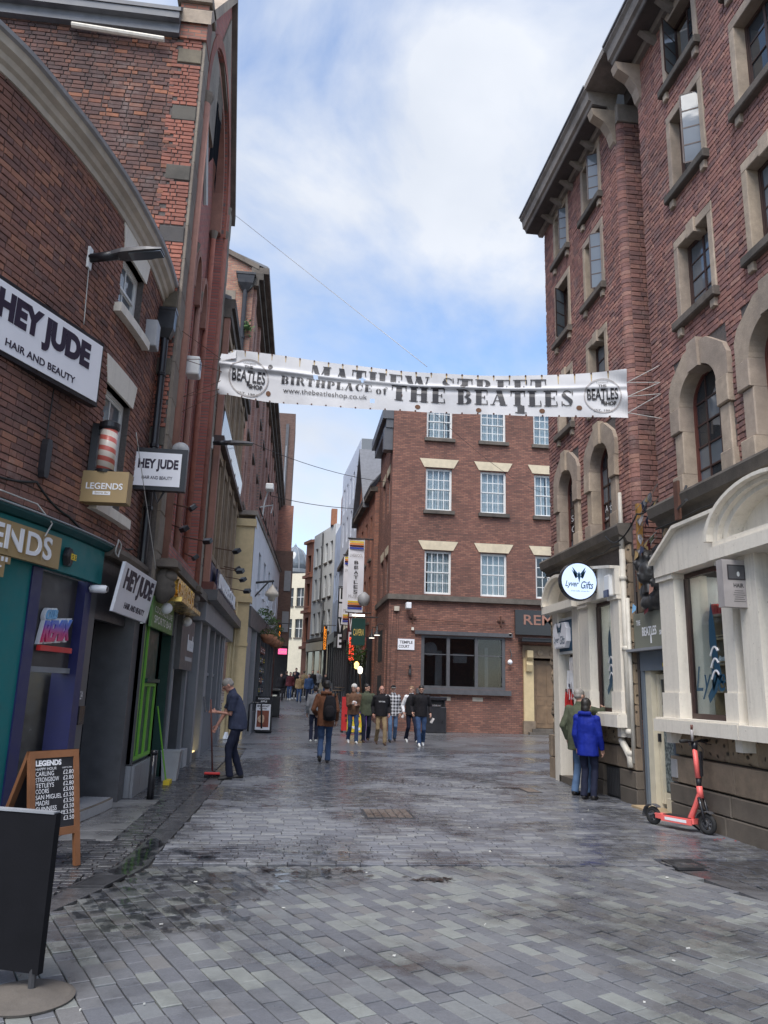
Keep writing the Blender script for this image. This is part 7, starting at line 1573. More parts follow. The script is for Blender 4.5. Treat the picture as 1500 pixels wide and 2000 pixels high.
# fat-face stencil capitals drawn from stems, hairlines and bowls
T_, H_ = .34, .055
def rect(x0, y0, x1, y1, n=5): return [[(x0, y0+(y1-y0)*i/n), (x1, y0+(y1-y0)*i/n), (x1, y0+(y1-y0)*(i+1)/n), (x0, y0+(y1-y0)*(i+1)/n)] for i in range(n)]
def para(a, b, w, y0, y1, n=5):
    return [[(a+(b-a)*i/n, y0+(y1-y0)*i/n), (a+w+(b-a)*i/n, y0+(y1-y0)*i/n), (a+w+(b-a)*(i+1)/n, y0+(y1-y0)*(i+1)/n), (a+(b-a)*(i+1)/n, y0+(y1-y0)*(i+1)/n)] for i in range(n)]
def bowl(cx_, cy_, rx_, ry_, th, a0=-90, a1=90, n=10):
    o = []
    for i in range(n):
        p, q = R(a0+(a1-a0)*i/n), R(a0+(a1-a0)*(i+1)/n); ri, si = rx_-th, ry_-H_
        o.append([(cx_+rx_*math.cos(p), cy_+ry_*math.sin(p)), (cx_+rx_*math.cos(q), cy_+ry_*math.sin(q)), (cx_+ri*math.cos(q), cy_+si*math.sin(q)), (cx_+ri*math.cos(p), cy_+si*math.sin(p))])
    return o
def serif(x0, x1, y): return rect(x0, y, x1, y+H_, 1)
def stem(x, y0=0, y1=1): return rect(x, y0, x+T_, y1)+serif(x-.09, x+T_+.09, y0)+serif(x-.09, x+T_+.09, y1-H_)
G = {}
G['I'] = (T_+.2, stem(.1)); G['H'] = (1.15, stem(.1)+stem(.7)+rect(.44, .47, .7, .53, 1)); G['T'] = (.95, stem(.3, 0, .97)[:7]+rect(.02, .93, .93, 1, 1)+para(.02, .05, .06, .68, .95, 2)+para(.86, .83, .06, .68, .95, 2))
G['E'] = (.86, stem(.1)+rect(.44, .94, .8, 1, 1)+rect(.44, 0, .8, .06, 1)+rect(.44, .48, .66, .53, 1)+para(.74, .76, .06, .72, .97, 2)+para(.78, .74, .06, .03, .3, 2)+rect(.60, .40, .66, .62, 1))
G['L'] = (.84, stem(.1)+rect(.44, 0, .8, .06, 1)+para(.78, .74, .06, .03, .36, 2)); G['B'] = (1.0, stem(.1)+bowl(.5, .74, .38, .26, .26)+bowl(.5, .26, .44, .26, .28)+rect(.44, .0, .52, .055, 1)+rect(.44, .945, .52, 1, 1))
G['P'] = (.95, stem(.1)+bowl(.5, .72, .40, .28, .27)+rect(.44, .945, .52, 1, 1)); G['R'] = (1.08, stem(.1)+bowl(.5, .74, .38, .26, .26)+rect(.44, .945, .52, 1, 1)+para(.80, .52, .28, 0.0, .48))
G['A'] = (1.08, para(.62, .36, T_, 0, 1)+para(.12, .44, .07, 0, .9)+rect(.24, .28, .66, .33, 1)+serif(.0, .3, 0)+serif(.56, 1.04, 0)); G['C'] = (.95, bowl(.52, .5, .47, .5, .30, 90, 270)+bowl(.52, .5, .36, .5, .08, 20, 90, 5)+bowl(.52, .5, .36, .5, .08, -90, -25, 5)+rect(.80, .62, .88, .98, 1))
G['M'] = (1.35, stem(.9)+rect(.12, 0, .18, 1, 4)+para(.52, .12, .30, 0.0, 1)+para(.56, .90, .07, 0.05, 1)+serif(.02, .28, 0)); G['W'] = (1.5, para(.38, .04, .32, 0, 1)+para(.98, .66, .32, 0, 1)+para(.5, .72, .07, 0, 1, 4)+para(1.12, 1.38, .07, 0, 1, 4)+serif(0, .42, .945)+serif(1.25, 1.5, .945))
def stroke(P, W): return [[(P[i][0]-W[i]/2, P[i][1]), (P[i][0]+W[i]/2, P[i][1]), (P[i+1][0]+W[i+1]/2, P[i+1][1]), (P[i+1][0]-W[i+1]/2, P[i+1][1])] for i in range(len(P)-1)]
G['S'] = (.84, stroke([(.24, .86), (.22, .74), (.28, .62), (.42, .50), (.56, .38), (.62, .26), (.60, .14)], [.10, .26, .34, .36, .34, .26, .10])+bowl(.42, .78, .30, .22, .09, 25, 150, 7)+bowl(.42, .22, .32, .22, .09, 205, 335, 7)+rect(.70, .70, .76, .98, 1)+rect(.08, .02, .14, .3, 1))
G['o'] = (.62, bowl(.31, .32, .29, .33, .17, -90, 90, 8)+bowl(.31, .32, .29, .33, .17, 90, 270, 8)); G['f'] = (.5, rect(.14, 0, .36, .78, 4)+bowl(.36, .76, .2, .24, .08, 0, 120, 6)+rect(.02, .58, .5, .65, 1)); G[' '] = (.45, []); G['Y'] = (1.05, rect(.36, 0, .70, .45, 3)+para(.36, .08, .32, .45, 1, 3)+para(.62, .88, .07, .45, 1, 3)+serif(0, .45, .945)+serif(.78, 1.05, .945))
def fat(mb, txt, s0, s1, v0, v1, off=.012, vmin=None):
    W = sum(G[ch][0] for ch in txt)+.12*(len(txt)-1); x = 0
    for ch in txt:
        for q in G[ch][1]:
            P = [(s0+(s1-s0)*(x+a)/W, v0+(v1-v0)*b) for a, b in q]
            if vmin is not None:
                if max(p[1] for p in P) < vmin: continue
                P = [(a, max(b, vmin)) for a, b in P]
            mb.poly([ban(a, b, off) for a, b in P])
        x += G[ch][0]+.12
    return mb
m = MB(); fat(m, 'MATHEW STREET', 1.67, 5.63, .47, .89, vmin=.70); m.build('folded_lettering', 'black_letter', banner)
m = MB(); fat(m, 'BIRTHPLACE', 1.15, 2.77, .41, .58); fat(m, 'of', 2.84, 3.03, .37, .56); m.build('lettering', 'black_letter', banner)
m = MB(); fat(m, 'THE', 3.10, 4.01, .25, .62); m.build('lettering', 'black_letter', banner); m = MB(); fat(m, 'BEATLES', 4.19, 6.05, .24, .61); m.build('lettering', 'black_letter', banner)
# long tail of the T
m = MB(); s_t = 5.22; m.poly([ban(s_t+a, b, .012) for a, b in ((-.055, .25), (.055, .25), (.055, .085), (.09, .085), (.09, .06), (-.09, .06), (-.09, .085), (-.055, .085))]); m.build('lettering', 'black_letter', banner)
m = MB(); fit_text(m, 'www.thebeatleshop.co.uk', lambda u, v, d: ban(u, v, .012), 1.20, 2.69, .19, .33, .0); m.build('web_address', 'charcoal', banner)
for (c, zc, r_, rv) in ((.55, .44, .375, .40), (6.48, .475, .285, .38)):
    m = MB(); n = 48
    for i in range(n):
        a, b = 2*math.pi*i/n, 2*math.pi*(i+1)/n; m.poly([ban(c+r_*math.cos(a), zc+rv*math.sin(a), .014), ban(c+r_*math.cos(b), zc+rv*math.sin(b), .014), ban(c+r_*.94*math.cos(b), zc+rv*.94*math.sin(b), .014), ban(c+r_*.94*math.cos(a), zc+rv*.94*math.sin(a), .014)])
    m.build('roundel', 'photo_grey', banner)
    for t_, w_, v0, v1, o_, bo in (('BEATLES', .82, -.10, .16, 0, .02), ('SHOP', .34, -.22, -.13, .38, .05), ('THE', .22, .19, .25, 0, .03), ('EST. 1984', .5, -.37, -.32, 0, .01), ('Liverpool', .3, .28, .33, 0, 0)):
        m = MB(); fit_text(m, t_, lambda u, v, d: ban(u, v, .013), c+r_*(o_-w_), c+r_*(o_+w_), zc+v0*rv/.40, zc+v1*rv/.40, bo); m.build('roundel_lettering', 'charcoal' if t_ in ('EST. 1984', 'Liverpool') else 'black_letter', banner)
    m = MB(); m.poly([ban(c+o, v, .0155) for o, v in ((-.022, zc-.08), (.022, zc-.08), (.026, zc-.17), (-.026, zc-.17))]); m.build('roundel_lettering', 'black_letter', banner)
# rust runs and eyelets along the hems, relief holes
for i in range(26):
    s = .2+i*.255
    m = MB(); L = random.Random(i).uniform(.10, .24); m.poly([ban(s-.012, .995, .004), ban(s+.012, .995, .004), ban(s+.006, 1-L, .004), ban(s-.004, 1-L, .004)])
    if i == 0: paint('rust_stain', (.50, .36, .17), .6, .3)
    m.build('rust_run', 'rust_stain', banner)
    for v in (.985, .015): m = MB(); p = ban(s, v, .008); m.lathe(p, [(0, -.006), (.014, -.006), (.014, .006), (0, .006)], 8, 'y'); m.build('eyelet', 'rust', banner)
for i, (s, v) in enumerate([(.93, .17), (3.25, .38), (3.55, .12), (4.55, .10), (5.55, .13), (6.12, .20), (.95, .72), (4.30, .70)]):
    m = MB(); m.poly([ban(s+.045*math.cos(2*math.pi*j/16), v+.055*math.sin(2*math.pi*j/16), .006) for j in range(16)]); m.build('wind_flap', 'knit_brown' if v < .6 else 'charcoal', banner)
m = MB(); m.poly([ban(.28, .99, .01), ban(0.02, .72, .03), ban(.30, .80, .05)]); m.build('folded_corner', 'banner_vinyl', banner)
# guy wires
def wire(name, label, pts, r_=.006, mat='cable', sag=0.0, cat='wire', group=None):
    pts = [Vector(p) for p in pts]; q = []
    for a, b in zip(pts, pts[1:]):
        for i in range(13): t = i/12; q.append(a.lerp(b, t)-Vector((0, 0, sag*4*t*(1-t))))
    m = MB(); m.tube(q, r_, 6); return m.build(name, mat, None, True, label, cat, group)
gr_ = 'guy lines of the street banner'
for i, (v, wz) in enumerate(((.74, 6.70), (.74, 6.42), (.42, 6.42), (.42, 6.23), (.12, 6.23), (.12, 5.82))): wire('banner_rope', ['top', 'second', 'third', 'fourth', 'fifth', 'lowest'][i]+' of six ropes from the right end of the banner to the brick wall', [ban(BL, v), (5.48, 10.64, wz)], .007, 'cable_pale', group='right ropes of the street banner')
for i, (v, wy, wz) in enumerate(((.75, 12.2, 7.39), (.75, 12.6, 7.06), (.5, 12.6, 7.06), (.3, 12.7, 6.4), (.1, 12.7, 6.4), (.02, 12.65, 6.1))): wire('banner_rope', ['top', 'second', 'third', 'fourth', 'fifth', 'lowest'][i]+' of six ropes from the left end of the banner to the gothic front', [ban(0.03, v), (-2.12, wy, wz)], .006, 'rust', group='left ropes of the street banner')
wire('overhead_cable', 'thin cable running from the gothic gable down behind the banner', [(-2.15, 18.2, 13.67), (2.0, 11.9, 6.95)], .006, 'cable_pale')
wire('overhead_cable', 'thin cable crossing the narrow street below the banner', [(-2.0, 28, 10.6), (4.1, 34, 11.0)], .012, sag=.25)
wire('overhead_cable', 'distant cable crossing the far street low in the sky', [(-1.8, 45, 12.8), (3.6, 48, 13.0)], .02, sag=.15)
wire('overhead_cable', 'thin cable slanting across the upper windows of the brown brick building', [(3.6, 20, 9.2), (11, 32.8, 10.6)], .006, sag=.3)
wire('overhead_cable', 'black cable along the gutter top edge of the white pub storey', [FP.pt(0, 7.5, .1), FP.pt(4, 7.35, .15), FP.pt(13, 7.3, .1)], .025)
# ================================================================== SIGNS ON THE LEFT
def rot_frame(o, ang):   # sign face: u to the right as seen by the viewer, angle of its facing about z
    d = Vector((math.cos(ang), math.sin(ang), 0)); n = Vector((math.sin(ang), -math.cos(ang), 0)); return Frame(o, d, n)
# large salon board, flat on the curved wall
FJ = Frame((-3.18, 7.54), (.69, 1.53), (1, -.4)); FJ.n = Vector((FJ.d.y, -FJ.d.x, 0)); JL = math.hypot(.69, 1.53)
hb_ = slab('salon_board', -.35, JL, 4.83, 5.65, -.10, .0, 'black_paint', None, FJ); tag(hb_, 'large white HEY JUDE board high on the curved brick wall', 'sign')
slab('panel', -.31, JL-.03, 4.88, 5.60, .001, .01, 'white_sign', hb_, FJ)
def both(par, F, u0, u1, z0, z1, d):
    for t_, a, b, c, e, bo in (('HEY JUDE', .07, .92, .36, .90, .06), ('HAIR AND BEAUTY', .17, .80, .12, .23, .012)):
        m = MB(); fit_text(m, t_, lambda u, z, q: F.pt(u, z, d+q), u0+(u1-u0)*a, u0+(u1-u0)*b, z0+(z1-z0)*c, z0+(z1-z0)*e, bo, .004); m.build('lettering', 'purple_black', par)
both(hb_, FJ, -.10, JL-.10, 4.86, 5.60, .011)
# projecting salon box
FH = Frame((-2.50, 11.25), (1, 0), (0, -1)); h2 = slab('salon_box_sign', 0, .80, 4.38, 5.02, -.10, .02, 'black_paint', None, FH); tag(h2, 'square HEY JUDE sign in black frame projecting over the left pavement', 'sign')
slab('panel', .05, .72, 4.44, 4.95, .021, .026, 'white_sign', h2, FH)
for t_, z0, z1, bo in (('HEY JUDE', 4.66, 4.85, .045), ('HAIR AND BEAUTY', 4.54, 4.59, .012)): m = MB(); fit_text(m, t_, lambda u, z, q: FH.pt(u, z, .027+q), .10 if bo > .02 else .17, .68 if bo > .02 else .61, z0, z1, bo, .003); m.build('lettering', 'purple_black', h2)
m = MB(); m.tube([FH.pt(-.02, 4.95, -.05), FH.pt(.4, 4.38, -.05)], .015, 6); m.tube([FH.pt(.35, 4.38, -.04), FH.pt(.42, 4.2, -.04), FH.pt(.5, 4.38, -.04)], .02, 6); m.build('bracket', 'iron', h2)
# white salon panel over the door, tilted
FP2 = Frame((FC.pt(10.18, 0, .22).x, FC.pt(10.18, 0, .22).y), (.08, 1.9), (1, -.05)); FP2.n = Vector((FP2.d.y, -FP2.d.x, 0))
def tilt(u, z, d): return FP2.pt(u, z, d+(z-2.5)*.16)
p3 = MB(); p3.hexa([tilt(0, 2.50, 0), tilt(1.9, 2.50, 0), tilt(1.9, 2.50, .04), tilt(0, 2.50, .04), tilt(0, 3.14, 0), tilt(1.9, 3.14, 0), tilt(1.9, 3.14, .04), tilt(0, 3.14, .04)]); p3 = p3.build('salon_sign', 'white_sign', None, label='tilted white HEY JUDE panel over the black salon doorway', cat='sign')
for t_, a, b, c, e, bo in (('HEY JUDE', .16, 1.78, 2.74, 3.08, .045), ('HAIR AND BEAUTY', .45, 1.6, 2.58, 2.66, .012)): m = MB(); fit_text(m, t_, lambda u, z, q: tilt(u, z, .042+q), a, b, c, e, bo, .003); m.build('lettering', 'purple_black', p3)
# bar box sign
FB = Frame((-2.70, 9.42), (1, -.06), (-.06, -1)); lb_ = slab('bar_box_sign', 0, .60, 3.74, 4.13, -.20, .0, 'gold_board', None, FB); tag(lb_, 'gold LEGENDS box sign projecting below the barber pole', 'sign')
m = MB(); fit_text(m, 'LEGENDS', lambda u, z, q: FB.pt(u, z, .001+q), .10, .54, 3.90, 3.98, .015, .003); m.build('lettering', 'white_letter', lb_); slab('script_plate', .19, .40, 3.83, 3.875, .001, .003, 'white_letter', lb_, FB); m = MB(); fit_text(m, 'Sports Bar', lambda u, z, q: FB.pt(u, z, .0035), .21, .385, 3.837, 3.868, .02, shear=.2); m.build('script', 'gold_board', lb_)
m = MB(); m.wbox(FB, -.10, -.02, 3.76, 4.10, -.16, -.06); m.build('bracket', 'gold_board', lb_)
# barber pole
k = NT('barber'); oc = k.n('ShaderNodeTexCoord').outputs['Object']; sx = k.n('ShaderNodeSeparateXYZ', {0: oc}); ang = k.math('ARCTAN2', sx.outputs[1], sx.outputs[0])
st_ = k.math('FRACT', k.math('ADD', k.math('MULTIPLY', sx.outputs[2], 7.5), k.math('DIVIDE', ang, 2*math.pi))); k.set(col=k.ramp(st_, [(0, (.66, .58, .50)), (.52, (.66, .58, .50)), (.54, (.55, .13, .10)), (.97, (.55, .13, .10)), (1, (.66, .58, .50))]), rough=.3)
m = MB(); m.lathe((0, 0, 0), [(.105, 0), (.105, .52)], 24); po = m.build('barber_pole', 'barber', None, True, 'red and white striped barber pole on the dark brick wall', 'barber pole'); po.location = (-2.42, 9.5, 4.16)
for z, pr_ in ((-.04, [(.0, 0), (.115, 0), (.12, .04), (.0, .04)]), (.52, [(.11, 0), (.125, .03), (.125, .09), (.08, .12), (0, .13)])): m = MB(); m.lathe((-2.42, 9.5, 4.16+z), pr_, 20); m.build('cap', 'black_paint', po)
m = MB(); m.box(-2.62, -2.54, 9.46, 9.54, 4.0, 4.76); m.box(-2.6, -2.44, 9.47, 9.53, 4.62, 4.68); m.build('wall_bracket', 'black_paint', po)
# LED street lanterns on brackets
def lantern(name, label, base, out, L=.75, ang=0.0):
    base = Vector(base); out = Vector(out).normalized(); sd_ = Vector((0, 0, 1)).cross(out).normalized(); root = MB()
    root.tube([base, base+out*.35+Vector((0, 0, .02))], [.055, .06], 10); o = root.build(name, 'black_paint', None, True, label, 'street lamp')
    m = MB(); P = []
    for t, w_, h in ((.3, .06, .06), (.45, .11, .07), (.8, .12, .055), (1.0, .09, .03)): c = base+out*L*t*1.1+Vector((0, 0, .03)); P.append([c+sd_*w_+Vector((0, 0, -h/2)), c+sd_*w_*.8+Vector((0, 0, h/2)), c-sd_*w_*.8+Vector((0, 0, h/2)), c-sd_*w_+Vector((0, 0, -h/2))])
    m.loft(P); m.build('lamp_head', 'grey_dark', o)
    m = MB(); c = base+out*L*.85+Vector((0, 0, -.012)); m.hexa([c+out*a+sd_*b+Vector((0, 0, z)) for z in (0, .012) for a, b in ((-.2, -.08), (.2, -.08), (.2, .08), (-.2, .08))]); m.build('lens', 'glass_pale', o)
    m = MB(); c = base-out*.02; m.hexa([c+sd_*a+Vector((0, 0, b))+out*t for t in (0, .03) for a, b in ((-.05, -.14), (.05, -.14), (.05, .14), (-.05, .14))]); m.build('wall_plate', 'white_frame', o)
    return o
lantern('street_lamp', 'black LED street lantern above the big HEY JUDE board', FC.pt(8.95, 6.72, .03), FC.ax(8.95)[1]+Vector((.2, .1, .12)), .82)
lantern('street_lamp', 'black LED street lantern on the gothic front below the banner', (-2.13, 17.75, 7.22), (1, 0, .02), .85)
wire('lamp_cable', 'thin pale cable hanging from the wall lantern to the HEY JUDE board', [FC.pt(8.95, 6.6, .03), FC.pt(9.0, 5.85, .03)], .007, 'cable_pale')
wire('wall_cable', 'dark cable looped along the brick above the teal fascia', [FC.pt(6.8, 3.78, .03), FC.pt(7.6, 3.62, .03), FC.pt(8.5, 3.72, .03), FC.pt(9.2, 3.5, .03), FC.pt(10.1, 3.42, .04), FC.pt(11.6, 3.55, .03)], .014, 'cable', sag=.05)
wire('wall_cable', 'loose pale cable loop above the gold LEGENDS board', [FC.pt(7.9, 3.46, .1), FC.pt(8.4, 3.44, .15), FC.pt(8.62, 3.28, .2), FC.pt(8.55, 3.12, .18)], .008, 'cable_pale')
wire('wall_cable', 'thin cable dropping from the barber pole past the salon box sign', [FC.pt(10.5, 5.0, .2), FC.pt(11.8, 3.3, .35)], .006, 'cable_pale')
m = MB(); m.ball(FC.pt(10.15, 3.28, .28), .10, 10, 8); 
m = MB(); 
for i in range(14): a = i*.45; m.ball(FC.pt(10.15, 3.3, .26)+Vector((0, .11*math.cos(a), .11*math.sin(a))), .014, 6, 4)
cl = MB(); cl.tube([FC.pt(10.15, 3.3, .26)+Vector((.01*math.sin(3*a), .11*math.cos(a), .11*math.sin(a))) for a in [i*.33 for i in range(40)]], .009, 5); cl.build('cable_coil', 'cable_pale', None, True, 'coil of loose cable at the corner of the teal fascia', 'cable')
m = MB(); m.loft([[FC.pt(8.55, z, .02+d) + FC.ax(8.55)[0]*s for s, d in ((-w_, 0), (w_, 0), (w_, .08), (-w_, .08))] for z, w_ in ((3.78, .03), (3.85, .05), (4.15, .05), (4.22, .03))]); m.build('junction_box', 'black_paint', None, label='black cable junction box on the brick left of the barber pole', cat='junction box')
wire('wall_cable', 'vertical cable from the HEY JUDE board to the junction box', [FC.pt(8.6, 4.95, .02), FC.pt(8.55, 4.2, .04)], .008)
m = MB(); m.bevbox(-2.50, -2.28, 11.0, 11.25, 6.55, 6.98, .02); m.build('meter_box', 'grey_light', None, label='pale grey cabinet on the wall under the upper sash window', cat='cabinet')
m = MB(); m.bevbox(-2.14, -1.9, 12.95, 13.25, 6.95, 7.3, .03); ab = m.build('alarm_box', 'white_frame', None, label='white alarm box on the red gothic front beside the banner ropes', cat='alarm box'); m = MB(); m.box(-1.9, -1.895, 13.05, 13.15, 7.1, 7.25); m.build('badge', 'grey_dark', ab)
m = MB(); m.lathe((-2.0, 12.35, 5.35), [(0, -.04), (.08, -.03), (.13, .0), (.15, .03), (.14, .04), (0, -.0)], 18, 'y'); sd2 = m.build('satellite_dish', 'grey_light', None, True, 'small pale mesh dish above the projecting HEY JUDE box', 'dish'); m = MB(); m.tube([(-2.0, 12.35, 5.35), (-2.15, 12.4, 5.2)], .02, 6); m.build('arm', 'iron', sd2)
# floodlights on brackets along the shop canopies
def flood(label, p, aim, arm, s=1.0):
    p = Vector(p); m = MB(); m.bevbox(-.10*s, .10*s, -.05*s, .05*s, -.07*s, .07*s, .012); o = m.build('floodlight', 'black_paint', None, label=label, cat='floodlight'); o.rotation_euler = aim; o.location = p
    m = MB(); m.box(-.085*s, .085*s, -.056*s, -.05*s, -.055*s, .055*s); g = m.build('lens', 'glass_pale'); g.parent = o
    m = MB(); m.tube([Vector(arm)-p, Vector((0, .05, 0))], .012, 6); g = m.build('arm', 'rust'); g.parent = o; g.matrix_parent_inverse = Matrix.Rotation(0, 4, 'Z'); g.rotation_euler = o.matrix_basis.to_3x3().inverted().to_euler(); return o
for i, (u, z, d) in enumerate(((12.6, 4.45, .45), (12.9, 4.15, .3), (14.2, 4.2, .55), (14.6, 3.95, .3), (19.2, 4.9, .7), (20.2, 4.55, .75), (21.2, 4.75, .6), (22.2, 4.6, .7), (22.8, 4.35, .8))):
    flood(['black floodlight on rusty arm, nearest above the green bar', 'small dark floodlight just under the nearest arm', 'black floodlight on long arm above the gold pub sign', 'dark lamp tucked under the second long arm', 'first floodlight over the navy fascia', 'second floodlight over the navy fascia', 'third floodlight over the navy fascia', 'fourth floodlight over the navy fascia', 'last floodlight over the navy fascia'][i], FL.pt(u, z, d), (R(-50), 0, R(20*(i % 3)-70)), FL.pt(u+.3, z+.12, .05), (.8 if u < 18 else 1.0))
# ================================================================== RIGHT SIDE SIGNS AND SCULPTURE
FYR = Frame((4.91, 12.9), (1, 0), (0, -1)); m = MB(); m.lathe((4.91, 12.9, 3.57), [(0, -.06), (.33, -.06), (.34, -.05), (.34, .05), (.33, .06), (0, .06)], 40, 'y'); ly = m.build('round_sign', 'black_gloss', None, False, 'round pale blue Lyver Gifts sign hanging over the gift-shop window', 'sign')
m = MB(); m.lathe((4.91, 12.835, 3.57), [(0, -.002), (.315, -.002), (.315, .0), (0, .0)], 40, 'y'); m.build('lit_face', 'sign_lit', ly)
def lyver(par, F, s, z, d, mt='lyver_blue'):
    m = MB()
    for sg in (-1, 1):
        for (a, b, c, e) in ((.02, .02, .11, .10), (.03, .04, .14, .15), (.02, .07, .13, .20)):
            m.poly([F.pt(sg*a*s, z+b*s, d), F.pt(sg*(a+.05)*s, z+(b-.035)*s, d), F.pt(sg*c*s, z+e*s, d), F.pt(sg*(c-.03)*s, z+(e-.03)*s, d)])
    m.poly([F.pt(-.03*s, z+.05*s, d), F.pt(0, z-.10*s, d), F.pt(.03*s, z+.05*s, d), F.pt(0, z+.12*s, d)]); m.build('bird_emblem', mt, par)
    for t_, a, b, c, e in (('Lyver', -.27, -.01, -.20, -.06), ('Gifts', .03, .27, -.20, -.06), ('Great Gifts, Great Fun', -.17, .19, -.26, -.235)):
        m = MB(); fit_text(m, t_, lambda u, zz, q: F.pt(u, zz, d), a*s, b*s, z+c*s, z+e*s, .0 if c < -.25 else .012, shear=.35); m.build('lettering', mt, par)
lyver(ly, FYR, .94, 3.63, .070)
m = MB(); m.tube([(5.22, 12.9, 3.75), (5.50, 12.9, 3.75), (5.50, 12.9, 3.40), (5.20, 12.9, 3.40)], .014, 6); m.build('bracket', 'black_paint', ly)
FQS = Frame((5.5, 0), (0, -1), (-1, 0)); sq = MB(); sq.wbox(FR, 14.22, 15.36, 2.42, 3.12, .10, .16); sq = sq.build('gift_sign', 'white_frame', None, label='navy square Lyver Gifts sign with white shaped plate beside the doorway', cat='sign')
slab('navy_panel', 14.27, 15.31, 2.47, 3.07, .161, .17, 'lyver_blue', sq); m = MB(); c = 14.86
pl = [(c-.36, 2.62), (c-.30, 2.53), (c+.26, 2.53), (c+.32, 2.62), (c+.36, 2.65), (c+.36, 2.9), (c+.32, 2.93), (c+.26, 3.02), (c-.30, 3.02), (c-.36, 2.93), (c-.40, 2.9), (c-.40, 2.65)]; m.prism(pl, FR.pt, .17, .26); m.build('shaped_plate', 'white_sign', sq)
FYQ = Frame((5.5, c), (0, -1), (-1, 0)); lyver(sq, FYQ, 1.15, 2.83, .262)
# hair sign
FHR = Frame((5.03, 8.45), (1, .05), (.05, -1)); hs_ = slab('hair_sign', -.04, .34, 2.68, 3.24, -.12, .0, 'photo_grey', None, FHR); tag(hs_, 'grey HAIR salon sign projecting by the round pediment at right', 'sign')
slab('photo', .02, .25, 3.0, 3.18, .001, .004, 'charcoal', hs_, FHR); slab('photo_frame', .035, .235, 3.015, 3.165, .0045, .006, 'grey_dark', hs_, FHR); m = MB(); m.ball(FHR.pt(.15, 3.07, .003), (.03, .004, .045), 10, 8); m.build('portrait', 'room_pale', hs_)
m = MB(); fit_text(m, 'HAIR', lambda u, z, q: FHR.pt(u, z, .002), .09, .22, 2.91, 2.96, .02); m.build('lettering', 'black_letter', hs_)
for i in range(6): slab('small_print', .10-.01*(i % 3), .21+.012*(i % 3), 2.87-.025*i, 2.875-.025*i, .001, .002, 'charcoal', hs_, FHR)
m = MB(); m.tube([FHR.pt(.3, 3.2, -.07), FHR.pt(.5, 3.2, -.07)], .015, 6); m.build('bracket', 'iron', hs_)
# bronze busts over the door: four heads piled together
sc2 = MB()
for (u, z, d, r_) in ((11.52, 3.72, .0, .155), (11.06, 3.74, -.04, .15), (11.30, 3.50, .06, .15), (11.03, 3.36, .0, .14)):
    c = FR.pt(u, z, d); sc2.ball(c, (r_*.95, r_, r_*1.2), 16, 12); sc2.ball(c+Vector((-r_*.55, 0, -r_*.35)), (r_*.6, r_*.62, r_*.7), 12, 8); sc2.ball(c+Vector((-r_*1.1, 0, -r_*.1)), (r_*.2, r_*.14, r_*.26), 8, 6); sc2.ball(c+Vector((.02, 0, r_*.35)), (r_*1.05, r_*1.1, r_*1.0), 14, 10)
    for sy in (-1, 1): sc2.ball(c+Vector((-r_*.78, sy*r_*.38, r_*.08)), (r_*.12, r_*.16, r_*.1), 8, 6)
    sc2.tube([c+Vector((0, 0, -r_*.8)), c+Vector((.02, 0, -r_*2.0))], [r_*.5, r_*.85], 12)
for (u, z, d, r_) in ((11.42, 3.22, -.04, (.17, .2, .2)), (11.10, 3.08, -.04, (.18, .24, .18)), (11.30, 3.04, .06, (.13, .2, .12)), (10.98, 2.99, -.06, (.14, .13, .08)), (11.3, 3.4, -.18, (.12, .3, .45))): sc2.ball(FR.pt(u, z, d), r_, 14, 10)
bust = sc2.build('bust_sculpture', 'bronze', None, True, 'dark bronze sculpture of four clustered heads above the shop doorway', 'sculpture'); vox(bust, .016, 2, crease=.03)
m = MB(); m.wbox(FR, 11.66, 11.73, 3.32, 4.72, -.06, .02); m.build('wooden_post', 'orange_wood', None, label='weathered orange timber post behind the bronze heads', cat='post')
random.seed(12); bun = MB(); P0 = [FR.pt(11.7, 4.62, .03), FR.pt(10.88, 4.85, .03), FR.pt(11.7, 4.42, .03), FR.pt(10.88, 4.62, .03), FR.pt(11.65, 4.2, .05), FR.pt(10.95, 4.02, .05), FR.pt(11.6, 3.9, .1), FR.pt(10.95, 4.1, .06)]
bun.tube(P0, .006, 5); bun = bun.build('bunting', 'cable_pale', None, False, 'tangle of faded flag bunting between post and string course', 'bunting')
for i in range(24):
    a = P0[i % 7]; b = P0[i % 7+1]; t = random.uniform(.12, .9); c = a.lerp(b, t); d_ = (b-a).normalized()*random.uniform(.05, .09); dn = Vector((random.uniform(-.05, .05), random.uniform(-.05, .05), -random.uniform(.10, .20)))
    m = MB(); m.poly([c-d_, c+d_, c+d_*.5+dn*.6+Vector((.02, 0, 0)), c+dn, c-d_*.6+dn*.5-Vector((.02, 0, 0))]); m.build('flag', random.choice(['grey_cloth', 'maroon_cloth', 'tee_blue', 'white_cloth', 'photo_grey', 'gold_board', 'tee_blue', 'sandstone_pink', 'olive_cloth', 'photo_grey', 'grey_cloth']), bun)
for i, (u, z) in enumerate(((11.62, 3.02), (11.2, 2.96), (11.0, 3.25), (11.45, 3.85), (11.25, 3.9))):
    m = MB(); c = FR.pt(u, z, .13); m.poly([c, c+Vector((0, .12, .06)), c+Vector((-.03, .10, -.10)), c+Vector((-.02, -.02, -.06))]); m.build('scarf', ['sky_blue', 'maroon_cloth', 'sandstone_pink', 'gold_board', 'tee_blue'][i], bun)
wire('wall_cable', 'black cable swagged between the two string courses', [FR.pt(12.4, 4.3, .26), FR.pt(11.8, 4.1, .3), FR.pt(11.3, 4.45, .2), FR.pt(10.9, 4.55, .1)], .014, sag=.06)
